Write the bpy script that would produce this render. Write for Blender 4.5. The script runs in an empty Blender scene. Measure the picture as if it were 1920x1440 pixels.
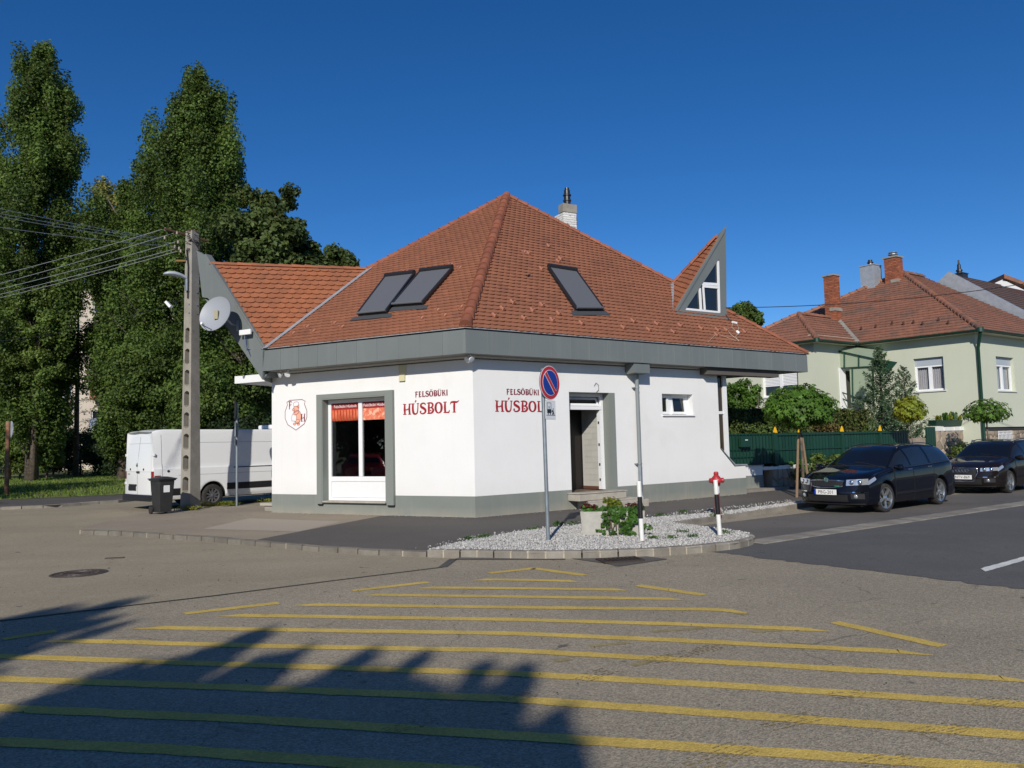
import bpy, bmesh, math, random
import numpy as np
from mathutils import Vector, Matrix
rng = np.random.default_rng(7)
random.seed(7)
SC = bpy.context.scene
COL = SC.collection
V = lambda *a: np.array(a, dtype=float)

# ------------------------------------------------------------------ camera, world, sun, exposure
FPX = 1480.0
PITCH = math.atan(112 / FPX)
ROLL = math.atan(.0242)
EYE = V(0, 0, 1.6)
ROAD = -0.09                                    # the carriageway lies 9 cm below the pavement (z = 0)
_f = V(0, math.cos(PITCH), math.sin(PITCH)); _u0 = V(0, -math.sin(PITCH), math.cos(PITCH)); _r0 = V(1, 0, 0)
_u = _u0 * math.cos(ROLL) + _r0 * math.sin(ROLL); _r = _r0 * math.cos(ROLL) - _u0 * math.sin(ROLL)
cam_d = bpy.data.cameras.new('camera')
cam = bpy.data.objects.new('camera', cam_d); COL.objects.link(cam)
cam.matrix_world = Matrix(((_r[0], _u[0], -_f[0], 0), (_r[1], _u[1], -_f[1], 0), (_r[2], _u[2], -_f[2], 1.6), (0, 0, 0, 1)))
cam_d.sensor_width = 36; cam_d.lens = 36 * FPX / 1920; cam_d.clip_start = .05; cam_d.clip_end = 2000
SC.camera = cam

SUN_AZ, SUN_EL = math.radians(188.6), math.radians(28.4)
world = bpy.data.worlds.new('World'); SC.world = world; world.use_nodes = True
wn = world.node_tree.nodes; wl_ = world.node_tree.links
bg = wn['Background']; bg.inputs['Strength'].default_value = .104
sky = wn.new('ShaderNodeTexSky'); sky.sky_type = 'NISHITA'; sky.sun_disc = False
sky.sun_elevation = SUN_EL; sky.sun_rotation = SUN_AZ; sky.altitude = 300; sky.air_density = .75; sky.dust_density = .15; sky.ozone_density = 4.5
hs = wn.new('ShaderNodeHueSaturation'); hs.inputs['Saturation'].default_value = 1.24; hs.inputs['Hue'].default_value = .505; hs.inputs['Value'].default_value = 1.0
wl_.new(sky.outputs[0], hs.inputs['Color']); wl_.new(hs.outputs[0], bg.inputs['Color'])
sun_d = bpy.data.lights.new('sun', 'SUN'); sun_d.energy = 4.3; sun_d.angle = math.radians(.53); sun_d.color = (1, .94, .85)
sun = bpy.data.objects.new('sun', sun_d); COL.objects.link(sun); sun.location = (0, -20, 30)
_sd = V(math.sin(SUN_AZ) * math.cos(SUN_EL), math.cos(SUN_AZ) * math.cos(SUN_EL), math.sin(SUN_EL))
sun.rotation_euler = Vector(_sd).to_track_quat('Z', 'Y').to_euler()
SC.view_settings.view_transform = 'Standard'; SC.view_settings.look = 'None'
SC.view_settings.exposure = 0; SC.view_settings.gamma = 1; SC.view_settings.use_curve_mapping = False

# ------------------------------------------------------------------ surveying: sight lines of the standing point met with real planes
def ray(x, y): return _f + _r * (x - 960) / FPX - _u * (y - 720) / FPX
def gp(x, y, z=0.):
    d = ray(x, y); return EYE + d * (z - 1.6) / d[2]
def at_depth(x, y, Y):
    d = ray(x, y); return EYE + d * (Y / d[1])
def on_plane(x, y, P, n):
    d = ray(x, y); return EYE + d * (np.dot(P - EYE, n) / np.dot(d, n))
def azd(deg): a = math.radians(deg); return V(math.sin(a), math.cos(a), 0)
Z = V(0, 0, 1)
class Frame:                                    # a vertical plane: s along it, z up, o outwards
    def __init__(s, P, d, n): s.P = V(P[0], P[1], 0); s.d = d; s.n = n
    def pt(s, a, z, o=0.): return s.P + s.d * a + s.n * o + Z * z
    def px(s, x, y, o=0.):
        q = on_plane(x, y, s.P + s.n * o, s.n); return float(np.dot(q - s.P, s.d)), float(q[2])

# ------------------------------------------------------------------ object helpers
def link(o, parent=None):
    COL.objects.link(o)
    if parent is not None: o.parent = parent
    return o
def wloc(o):
    L = V(0, 0, 0)
    while o is not None: L = L + V(*o.location); o = o.parent
    return L
def tag(o, label=None, cat=None, group=None, kind=None):
    if label: o['label'] = label
    if cat: o['category'] = cat
    if group: o['group'] = group
    if kind: o['kind'] = kind
    return o
def thing(name, label, cat, loc, rz=0., group=None):
    o = bpy.data.objects.new(name, None); o.empty_display_size = .2
    o.location = tuple(loc); o.rotation_euler = (0, 0, rz)
    return tag(link(o), label, cat, group)
def dup(o, parent=None, loc=None, rz=None):
    c = o.copy(); COL.objects.link(c); c.parent = parent
    if loc is not None: c.location = tuple(loc)
    if rz is not None: c.rotation_euler = (0, 0, rz)
    for ch in o.children: dup(ch, c)
    return c
def unit(v):
    v = np.asarray(v, float); return v / (np.linalg.norm(v) + 1e-12)

class MB:
    def __init__(s): s.v = []; s.f = []; s.t = []
    def add(s, vs, fs, tint=None):
        b = len(s.v); s.v += [tuple(map(float, p)) for p in vs]; s.f += [tuple(i + b for i in f) for f in fs]
        s.t += [tint if tint is not None else 1.] * len(vs); return s
    def quad(s, a, b, c, d): return s.add([a, b, c, d], [(0, 1, 2, 3)])
    def obox(s, o, a, b, c, tint=None):         # parallelepiped from corner o along vectors a, b, c
        o, a, b, c = map(np.asarray, (o, a, b, c))
        vs = [o, o + a, o + a + b, o + b, o + c, o + a + c, o + a + b + c, o + b + c]
        return s.add(vs, [(3, 2, 1, 0), (4, 5, 6, 7), (0, 1, 5, 4), (1, 2, 6, 5), (2, 3, 7, 6), (3, 0, 4, 7)], tint)
    def box(s, x0, x1, y0, y1, z0, z1, tint=None): return s.obox(V(x0, y0, z0), V(x1 - x0, 0, 0), V(0, y1 - y0, 0), V(0, 0, z1 - z0), tint)
    def fbox(s, fr, s0, s1, z0, z1, o0, o1, tint=None):
        return s.obox(fr.pt(s0, z0, o0), fr.d * (s1 - s0), Z * (z1 - z0), fr.n * (o1 - o0), tint)
    def bar(s, p, q, w, h, up=None):            # rectangular bar between two points
        p, q = np.asarray(p, float), np.asarray(q, float); d = unit(q - p)
        up = Z if up is None else up
        if abs(np.dot(d, up)) > .99: up = V(1, 0, 0)
        a = unit(np.cross(d, up)); b = unit(np.cross(a, d))
        return s.obox(p - a * w / 2 - b * h / 2, a * w, b * h, q - p)
    def prism(s, poly, vec, tint=None):
        poly = [np.asarray(p, float) for p in poly]; n = len(poly); vec = np.asarray(vec, float)
        fs = [tuple(range(n))[::-1], tuple(range(n, 2 * n))] + [(i, (i + 1) % n, n + (i + 1) % n, n + i) for i in range(n)]
        return s.add(poly + [p + vec for p in poly], fs, tint)
    def tube(s, pts, r, n=8, cap=True):
        pts = [np.asarray(p, float) for p in pts]; m = len(pts)
        rs = r if hasattr(r, '__len__') else [r] * m
        t0 = unit(pts[1] - pts[0]); ref = Z if abs(t0[2]) < .9 else V(1, 0, 0)
        a = unit(np.cross(t0, ref)); b0 = len(s.v); vs = []
        for i in range(m):
            t = unit(pts[min(i + 1, m - 1)] - pts[max(i - 1, 0)])
            a = unit(a - t * np.dot(a, t)); b = np.cross(t, a)
            for k in range(n):
                w = 2 * math.pi * k / n; vs.append(pts[i] + (a * math.cos(w) + b * math.sin(w)) * rs[i])
        fs = [(i * n + k, i * n + (k + 1) % n, (i + 1) * n + (k + 1) % n, (i + 1) * n + k) for i in range(m - 1) for k in range(n)]
        if cap: fs += [tuple(range(n))[::-1], tuple(range((m - 1) * n, m * n))]
        return s.add(vs, fs)
    def lathe(s, prof, o=(0, 0, 0), ax=None, n=20, close=False):
        o = np.asarray(o, float); ax = Z if ax is None else unit(ax)
        a = unit(np.cross(ax, V(1, 0, 0) if abs(ax[0]) < .9 else V(0, 1, 0))); b = np.cross(ax, a)
        vs = [o + ax * h + (a * math.cos(2 * math.pi * k / n) + b * math.sin(2 * math.pi * k / n)) * r for r, h in prof for k in range(n)]
        m = len(prof)
        fs = [(i * n + k, i * n + (k + 1) % n, (i + 1) * n + (k + 1) % n, (i + 1) * n + k) for i in range(m - 1) for k in range(n)]
        if close: fs += [tuple(range(n))[::-1], tuple(range((m - 1) * n, m * n))]
        return s.add(vs, fs)
    def grid(s, P):                              # P[i][j] points
        P = np.asarray(P, float); a, b = P.shape[:2]
        return s.add(P.reshape(-1, 3), [(i * b + j, i * b + j + 1, (i + 1) * b + j + 1, (i + 1) * b + j) for i in range(a - 1) for j in range(b - 1)])
    def build(s, name, mat, parent=None, smooth=False, sharp=None, merge=0, local=False, fix=False, bevel=0, loc=None):
        me = bpy.data.meshes.new(name); vs = np.array(s.v, float).reshape(-1, 3)
        if loc is not None: vs = vs - np.asarray(loc)
        elif parent is not None and not local: vs = vs - wloc(parent)
        me.from_pydata(vs.tolist(), [], s.f)
        if mat.get('tint') or any(t != 1. for t in s.t):
            at = me.attributes.new('tint', 'FLOAT', 'POINT'); at.data.foreach_set('value', s.t)
        if merge or fix:
            bm = bmesh.new(); bm.from_mesh(me)
            if merge: bmesh.ops.remove_doubles(bm, verts=bm.verts, dist=merge)
            bmesh.ops.recalc_face_normals(bm, faces=bm.faces); bm.to_mesh(me); bm.free()
        me.materials.append(mat)
        if smooth:
            me.polygons.foreach_set('use_smooth', [True] * len(me.polygons))
            if sharp: me.set_sharp_from_angle(angle=math.radians(sharp))
        o = bpy.data.objects.new(name, me)
        if loc is not None: o.location = tuple(loc)
        link(o, parent)
        if bevel:
            md = o.modifiers.new('bevel', 'BEVEL'); md.width = bevel; md.segments = 2; md.limit_method = 'ANGLE'
        return o
def np_mesh(name, vs, nper, mat, parent=None, tint=None, loc=None, fan=None):
    """n identical-topology pieces: vs (N, k, 3), faces listed in fan as index tuples of one piece"""
    N, k = vs.shape[:2]; me = bpy.data.meshes.new(name)
    off = wloc(parent) if parent is not None else (np.asarray(loc) if loc is not None else V(0, 0, 0))
    vv = (vs - off).reshape(-1, 3)
    me.vertices.add(N * k); me.vertices.foreach_set('co', vv.ravel())
    base = (np.arange(N) * k)[:, None]
    loops = np.concatenate([base + np.array(f)[None, :] for f in fan], axis=1).ravel()
    sizes = np.tile([len(f) for f in fan], N)
    me.loops.add(len(loops)); me.loops.foreach_set('vertex_index', loops.astype(np.int32))
    starts = np.concatenate([[0], np.cumsum(sizes)[:-1]])
    me.polygons.add(len(sizes)); me.polygons.foreach_set('loop_start', starts.astype(np.int32))
    if tint is not None:
        at = me.attributes.new('tint', 'FLOAT', 'POINT'); at.data.foreach_set('value', np.repeat(tint, k).astype(np.float32))
    me.update(calc_edges=True); me.materials.append(mat)
    o = bpy.data.objects.new(name, me)
    if loc is not None and parent is None: o.location = tuple(loc)
    return link(o, parent)

# ------------------------------------------------------------------ materials
def mat(name, c, rough=.8, c2=None, scale=3., fine=0., fscale=60., bump=0., bscale=80., metal=0., coat=0., tint=0., spec=.5, detail=4, trans=0., emit=None, c3=None, s3=20., t3=(.6, .7)):
    m = bpy.data.materials.new(name); m.use_nodes = True; nt = m.node_tree; N = nt.nodes; L = nt.links
    if tint: m['tint'] = 1
    b = N['Principled BSDF']; b.inputs['Roughness'].default_value = rough; b.inputs['Metallic'].default_value = metal
    b.inputs['Coat Weight'].default_value = coat; b.inputs['Coat Roughness'].default_value = .03; b.inputs['Specular IOR Level'].default_value = spec
    col = None
    geo = N.new('ShaderNodeNewGeometry') if (c2 or fine or bump or c3) else None
    def noise(sc, det=detail, rg=.6):
        n = N.new('ShaderNodeTexNoise'); n.inputs['Scale'].default_value = sc; n.inputs['Detail'].default_value = det; n.inputs['Roughness'].default_value = rg
        L.new(geo.outputs['Position'], n.inputs['Vector']); return n
    def mix(a, bb, fac, typ='MIX'):
        x = N.new('ShaderNodeMix'); x.data_type = 'RGBA'; x.blend_type = typ
        for sock, val in ((x.inputs[6], a), (x.inputs[7], bb)):
            if isinstance(val, tuple): sock.default_value = (*val, 1)
            else: L.new(val, sock)
        if isinstance(fac, float): x.inputs[0].default_value = fac
        else: L.new(fac, x.inputs[0])
        return x.outputs[2]
    def ramp(src, lo, hi):
        r = N.new('ShaderNodeMapRange'); r.inputs[1].default_value = lo; r.inputs[2].default_value = hi; L.new(src, r.inputs[0]); return r.outputs[0]
    cur = tuple(c)
    if c2: cur = mix(tuple(c), tuple(c2), ramp(noise(scale).outputs[0], .35, .65))
    if c3: cur = mix(cur, tuple(c3), ramp(noise(s3).outputs[0], *t3))
    if fine:
        g = ramp(noise(fscale, 3).outputs[0], .25, .75)
        r = N.new('ShaderNodeMapRange'); r.inputs[3].default_value = 1 - fine; r.inputs[4].default_value = 1 + fine; L.new(g, r.inputs[0])
        h = N.new('ShaderNodeHueSaturation'); L.new(r.outputs[0], h.inputs['Value'])
        if isinstance(cur, tuple): h.inputs['Color'].default_value = (*cur, 1)
        else: L.new(cur, h.inputs['Color'])
        cur = h.outputs[0]
    if tint:
        a = N.new('ShaderNodeAttribute'); a.attribute_name = 'tint'
        h = N.new('ShaderNodeHueSaturation'); L.new(a.outputs['Fac'], h.inputs['Value'])
        if isinstance(cur, tuple): h.inputs['Color'].default_value = (*cur, 1)
        else: L.new(cur, h.inputs['Color'])
        cur = h.outputs[0]
    if isinstance(cur, tuple): b.inputs['Base Color'].default_value = (*cur, 1)
    else: L.new(cur, b.inputs['Base Color'])
    if bump:
        bp = N.new('ShaderNodeBump'); bp.inputs['Strength'].default_value = bump; bp.inputs['Distance'].default_value = .01
        L.new(noise(bscale, 3).outputs[0], bp.inputs['Height']); L.new(bp.outputs[0], b.inputs['Normal'])
    if emit: b.inputs['Emission Color'].default_value = (*emit, 1); b.inputs['Emission Strength'].default_value = 1
    if trans:
        out = N['Material Output']; t = N.new('ShaderNodeBsdfTranslucent'); mx = N.new('ShaderNodeMixShader'); mx.inputs[0].default_value = trans
        if isinstance(cur, tuple): t.inputs['Color'].default_value = (*cur, 1)
        else:
            h = N.new('ShaderNodeHueSaturation'); h.inputs['Hue'].default_value = .47; h.inputs['Value'].default_value = 1.7; L.new(cur, h.inputs['Color']); L.new(h.outputs[0], t.inputs['Color'])
        L.new(b.outputs[0], mx.inputs[1]); L.new(t.outputs[0], mx.inputs[2]); L.new(mx.outputs[0], out.inputs[0])
    return m
def streaks(m, col, amt, zlo=None):
    N = m.node_tree.nodes; L = m.node_tree.links; b = N['Principled BSDF']; src = b.inputs['Base Color'].links[0].from_socket
    geo = N.new('ShaderNodeNewGeometry'); mp = N.new('ShaderNodeMapping'); mp.inputs['Scale'].default_value = (7, 7, .35); L.new(geo.outputs['Position'], mp.inputs['Vector'])
    n = N.new('ShaderNodeTexNoise'); n.inputs['Scale'].default_value = 1; n.inputs['Detail'].default_value = 5; L.new(mp.outputs[0], n.inputs['Vector'])
    r = N.new('ShaderNodeMapRange'); r.inputs[1].default_value = .54; r.inputs[2].default_value = .78; r.inputs[4].default_value = amt; L.new(n.outputs[0], r.inputs[0]); fac = r.outputs[0]
    if zlo:                                      # splash dirt thrown up from the ground
        sx = N.new('ShaderNodeSeparateXYZ'); L.new(geo.outputs['Position'], sx.inputs[0]); n2 = N.new('ShaderNodeTexNoise'); n2.inputs['Scale'].default_value = 3; n2.inputs['Detail'].default_value = 6; L.new(geo.outputs['Position'], n2.inputs['Vector'])
        q = N.new('ShaderNodeMapRange'); q.inputs[1].default_value = zlo[1]; q.inputs[2].default_value = zlo[0]; q.inputs[4].default_value = zlo[2]; L.new(sx.outputs[2], q.inputs[0])
        mu = N.new('ShaderNodeMath'); mu.operation = 'MULTIPLY'; L.new(q.outputs[0], mu.inputs[0]); L.new(n2.outputs[0], mu.inputs[1]); ad = N.new('ShaderNodeMath'); ad.operation = 'ADD'; ad.use_clamp = True; L.new(mu.outputs[0], ad.inputs[0]); L.new(fac, ad.inputs[1]); fac = ad.outputs[0]
    x = N.new('ShaderNodeMix'); x.data_type = 'RGBA'; x.inputs[7].default_value = (*col, 1); L.new(src, x.inputs[6]); L.new(fac, x.inputs[0]); L.new(x.outputs[2], b.inputs['Base Color'])
def glass_mat(name, tintc=(.75, .8, .82), base=.06):
    m = bpy.data.materials.new(name); m.use_nodes = True; N = m.node_tree.nodes; L = m.node_tree.links
    for n in list(N): N.remove(n)
    out = N.new('ShaderNodeOutputMaterial'); t = N.new('ShaderNodeBsdfTransparent'); t.inputs[0].default_value = (*tintc, 1)
    g = N.new('ShaderNodeBsdfGlossy'); g.inputs['Roughness'].default_value = .01; geo = N.new('ShaderNodeNewGeometry'); dt = N.new('ShaderNodeVectorMath'); dt.operation = 'DOT_PRODUCT'; L.new(geo.outputs['Incoming'], dt.inputs[0]); L.new(geo.outputs['Normal'], dt.inputs[1])
    def mth(op, a, v1=None):
        q = N.new('ShaderNodeMath'); q.operation = op; L.new(a, q.inputs[0] if v1 is None or op != 'SUBTRACT' else q.inputs[1])
        if v1 is not None: (q.inputs[0] if op == 'SUBTRACT' else q.inputs[1]).default_value = v1
        return q.outputs[0]
    fres = mth('MULTIPLY', mth('POWER', mth('SUBTRACT', mth('ABSOLUTE', dt.outputs['Value']), 1.), 5.), .9)
    ad = N.new('ShaderNodeMath'); ad.operation = 'ADD'; ad.inputs[1].default_value = base; ad.use_clamp = True
    mx = N.new('ShaderNodeMixShader'); L.new(fres, ad.inputs[0]); L.new(ad.outputs[0], mx.inputs[0]); L.new(t.outputs[0], mx.inputs[1]); L.new(g.outputs[0], mx.inputs[2]); L.new(mx.outputs[0], out.inputs[0])
    return m
K = {}
K['stucco'] = mat('white_stucco', (.785, .785, .77), .9, c2=(.755, .755, .74), scale=.8, fine=.02, fscale=40, bump=.25, bscale=120, c3=(.67, .66, .62), s3=.5, t3=(.62, .85))
K['plinth'] = mat('grey_plinth_paint', (.205, .225, .205), .85, c2=(.185, .205, .185), scale=1.2, fine=.04, fscale=50, bump=.25, bscale=140, c3=(.27, .26, .22), s3=1.1, t3=(.62, .8))
K['surround'] = mat('grey_surround_paint', (.20, .22, .20), .8, bump=.1, fine=.03)
K['fascia'] = mat('grey_metal_cladding', (.165, .185, .182), .5, c2=(.15, .17, .168), scale=.7, tint=1, metal=.0, spec=.35)
K['flash'] = mat('zinc_flashing', (.42, .45, .48), .42, c2=(.34, .37, .4), scale=4, metal=.3)
K['tile'] = mat('clay_tile', (.295, .118, .062), .85, c2=(.26, .105, .056), scale=.7, fine=.12, fscale=9, tint=1, bump=.15, bscale=60, c3=(.215, .09, .056), s3=1.3, t3=(.55, .75))
K['tile_new'] = mat('orange_clay_tile', (.32, .112, .048), .8, c2=(.275, .10, .046), scale=1.2, fine=.1, fscale=9, tint=1, bump=.15, bscale=60, c3=(.21, .09, .048), s3=2.2, t3=(.58, .75))
K['deck'] = mat('roof_underlay', (.07, .03, .02), .9)
K['ridge'] = mat('ridge_tile_clay', (.29, .098, .050), .8, c2=(.22, .075, .042), scale=3, fine=.15, fscale=12, tint=1, bump=.15)
K['gtile'] = mat('weathered_pantile', (.29, .125, .075), .9, c2=(.22, .10, .063), scale=.8, fine=.2, fscale=7, tint=1, c3=(.16, .10, .075), s3=1.0, t3=(.5, .68))
K['btile'] = mat('brown_roof_tile', (.10, .06, .05), .85, fine=.15, fscale=5, tint=1)
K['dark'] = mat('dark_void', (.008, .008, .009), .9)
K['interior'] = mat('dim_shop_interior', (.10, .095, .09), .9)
K['white'] = mat('white_plastic', (.78, .79, .79), .35, fine=.02, fscale=8)
K['white_paint'] = mat('white_paint', (.78, .78, .75), .5, c2=(.70, .70, .66), scale=8, fine=.04)
K['ceramic'] = mat('white_wall_tiles', (.5, .49, .46), .3)
K['glass'] = glass_mat('window_glass', (.6, .63, .65), .10); K['clear'] = glass_mat('clear_window_glass', (.97, .97, .97), .03)
K['dglass'] = mat('dark_window_glass', (.012, .014, .016), .04, spec=.8)
K['bglass'] = mat('brown_tinted_glass', (.035, .02, .013), .08, spec=.5)
K['cglass'] = glass_mat('car_glass', (.22, .25, .25), .05)
K['red'] = mat('wine_red_lettering', (.33, .012, .022), .5)
K['redline'] = mat('dark_red_line', (.20, .02, .04), .6)
K['pig'] = mat('salmon_pink_print', (.82, .42, .30), .6)
K['print_white'] = mat('white_print', (.8, .8, .8), .6)
K['sausage'] = mat('sausage_print', (.62, .09, .03), .5, c2=(.42, .045, .018), scale=9)
K['meat'] = mat('meat_print', (.80, .26, .15), .5, c2=(.62, .12, .06), scale=14, c3=(.85, .45, .3), s3=11, t3=(.52, .6))
K['banner'] = mat('red_banner_print', (.28, .02, .02), .5)
K['stone_step'] = mat('worn_concrete_step', (.42, .39, .33), .85, c2=(.33, .30, .25), scale=5, fine=.08, fscale=90, bump=.2)
K['concrete'] = mat('grey_concrete', (.31, .29, .25), .9, c2=(.24, .225, .19), scale=3, fine=.1, fscale=50, bump=.3, bscale=60, c3=(.17, .15, .12), s3=4, t3=(.6, .75))
K['kerb'] = mat('kerb_concrete', (.27, .25, .21), .9, c2=(.19, .17, .14), scale=2.5, fine=.16, fscale=70, bump=.25, tint=1)
K['mortar'] = mat('pale_mortar', (.40, .35, .27), .95, fine=.2, fscale=30)
K['galv'] = mat('galvanised_steel', (.34, .38, .41), .38, c2=(.28, .32, .35), scale=8, metal=.6)
K['pipe'] = mat('grey_painted_pipe', (.20, .225, .225), .45)
K['black'] = mat('black_plastic', (.014, .014, .015), .5, fine=.1)
K['binp'] = mat('charcoal_bin_plastic', (.022, .023, .024), .5, c2=(.03, .03, .03), scale=6)
K['rubber'] = mat('tyre_rubber', (.02, .019, .018), .85, c2=(.035, .032, .03), scale=14)
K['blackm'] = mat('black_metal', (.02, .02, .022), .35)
K['blind'] = mat('dark_grey_awning_blind', (.115, .12, .13), .55, fine=.04, fscale=200)
K['brickw'] = mat('whitewashed_brick', (.72, .71, .68), .9, fine=.06, fscale=20, bump=.3, bscale=40, tint=1, c3=(.20, .18, .15), s3=9, t3=(.62, .66))
K['brick'] = mat('red_brick', (.34, .115, .055), .9, c2=(.26, .08, .04), scale=6, fine=.15, fscale=25, tint=1)
K['joint'] = mat('brick_joint_mortar', (.38, .30, .23), .95)
K['green_wall'] = mat('pale_green_render', (.53, .555, .44), .9, c2=(.505, .53, .415), scale=.5, fine=.02, bump=.15, bscale=70)
K['green_fence'] = mat('dark_green_paint', (.008, .044, .027), .45, fine=.08, fscale=8, tint=1)
K['green_sheet'] = mat('green_privacy_sheet', (.014, .055, .035), .4)
K['canopy'] = mat('milky_canopy_panel', (.30, .36, .26), .3)
K['yellow'] = mat('yellow_reflector', (.85, .48, .01), .4)
K['stone'] = mat('rubble_stone', (.36, .29, .21), .9, c2=(.24, .20, .16), scale=4, fine=.12, fscale=35, tint=1, bump=.4, bscale=25)
K['curtain'] = mat('net_curtain', (.34, .34, .36), .9)
K['curtain2'] = mat('white_curtain', (.6, .6, .6), .9)
K['apt'] = mat('beige_apartment_render', (.52, .46, .38), .9, c2=(.46, .40, .33), scale=.3)
K['aptgrey'] = mat('grey_blue_apartment_render', (.20, .24, .31), .9)
K['bark'] = mat('bark', (.17, .135, .105), .95, c2=(.06, .045, .035), scale=6, bump=.6, bscale=18)
K['wood'] = mat('weathered_stake_wood', (.22, .15, .09), .9, fine=.15, fscale=30)
K['rust'] = mat('rusty_painted_post', (.17, .065, .03), .85, c2=(.30, .17, .10), scale=6, fine=.1)
K['rustm'] = mat('rusty_iron', (.09, .045, .03), .8, fine=.2)
K['alu'] = mat('brushed_alloy', (.55, .56, .57), .28, metal=.9)
K['chrome'] = mat('chrome', (.75, .76, .78), .08, metal=1.)
K['lamp'] = mat('headlamp_glass', (.55, .58, .6), .1, metal=.6, coat=1)
K['redlamp'] = mat('red_lamp_lens', (.22, .008, .012), .15, coat=1)
K['plate'] = mat('number_plate_white', (.75, .75, .72), .4)
K['blue'] = mat('sign_blue', (.004, .03, .28), .35)
K['sred'] = mat('sign_red', (.50, .012, .018), .35)
K['swhite'] = mat('sign_white', (.72, .74, .76), .35)
K['sblack'] = mat('sign_black', (.012, .012, .014), .4)
K['hyd'] = mat('hydrant_red', (.42, .025, .03), .4, c2=(.34, .03, .035), scale=12)
K['wire'] = mat('overhead_wire_aluminium', (.42, .43, .44), .4, metal=.4)
K['bwire'] = mat('black_cable', (.015, .015, .015), .6)
K['lampg'] = mat('grey_lamp_housing', (.38, .42, .46), .4)
K['drain'] = mat('drain_iron', (.04, .028, .022), .7, fine=.3); K['iron'] = mat('cast_iron', (.055, .045, .038), .6, c2=(.09, .065, .05), scale=8)
K['paint_dark'] = mat('midnight_blue_car_paint', (.003, .004, .009), .6, coat=.7, spec=.04)
K['paint_brown'] = mat('dark_aubergine_car_paint', (.009, .006, .006), .6, coat=.7, spec=.04)
K['paint_red'] = mat('red_car_paint', (.55, .012, .012), .25, coat=1)
K['paint_white'] = mat('white_van_paint', (.76, .77, .77), .3, coat=.5, fine=.01)
K['gravel'] = mat('pale_gravel', (.50, .49, .465), .9, tint=1, fine=.08, fscale=40)
K['gravelbed'] = mat('gravel_bed', (.30, .28, .24), .95, c2=(.4, .38, .34), scale=30)
def leafmat(name, c, c2, trans=.35, rough=.55, c3=None):
    return mat(name, c, rough, c2=c2, scale=.9, tint=1, trans=trans, spec=.3, c3=c3, s3=.35, t3=(.5, .7))
K['leaf_poplar'] = leafmat('poplar_leaves', (.108, .168, .032), (.064, .112, .024))
K['leaf_light'] = leafmat('light_leaves', (.14, .20, .045), (.10, .16, .038))
K['leaf_walnut'] = leafmat('walnut_leaves', (.062, .10, .030), (.085, .11, .028))
K['leaf_yellow'] = leafmat('yellowing_leaves', (.26, .26, .07), (.18, .20, .06))
K['leaf_maple'] = leafmat('maple_leaves', (.095, .185, .028), (.07, .145, .022))
K['leaf_gold'] = leafmat('golden_maple_leaves', (.27, .28, .028), (.17, .22, .025))
K['leaf_conifer'] = leafmat('blue_green_needles', (.095, .165, .075), (.065, .12, .058), .15)
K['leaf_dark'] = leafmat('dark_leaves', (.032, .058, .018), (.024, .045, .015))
K['leaf_hedge'] = leafmat('hedge_leaves', (.085, .115, .026), (.06, .10, .024), .2, c3=(.13, .075, .025))
K['leaf_ivy'] = leafmat('ivy_leaves', (.075, .175, .028), (.05, .125, .02))
K['flower'] = leafmat('red_begonia', (.15, .012, .025), (.09, .02, .025))
K['hook'] = mat('snow_hook_clay', (.44, .19, .12), .7); K['steelw'] = mat('dark_steel_wheel', (.14, .14, .15), .4, metal=.4)
K['grass'] = mat('grass_blades', (.13, .19, .026), .8, c2=(.10, .16, .024), scale=1.5, tint=1, trans=.3)
K['soil'] = mat('lawn_soil', (.12, .16, .035), .95, c2=(.15, .17, .04), scale=.8, c3=(.17, .12, .07), s3=.35, t3=(.56, .66), fine=.2, fscale=12)

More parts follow.
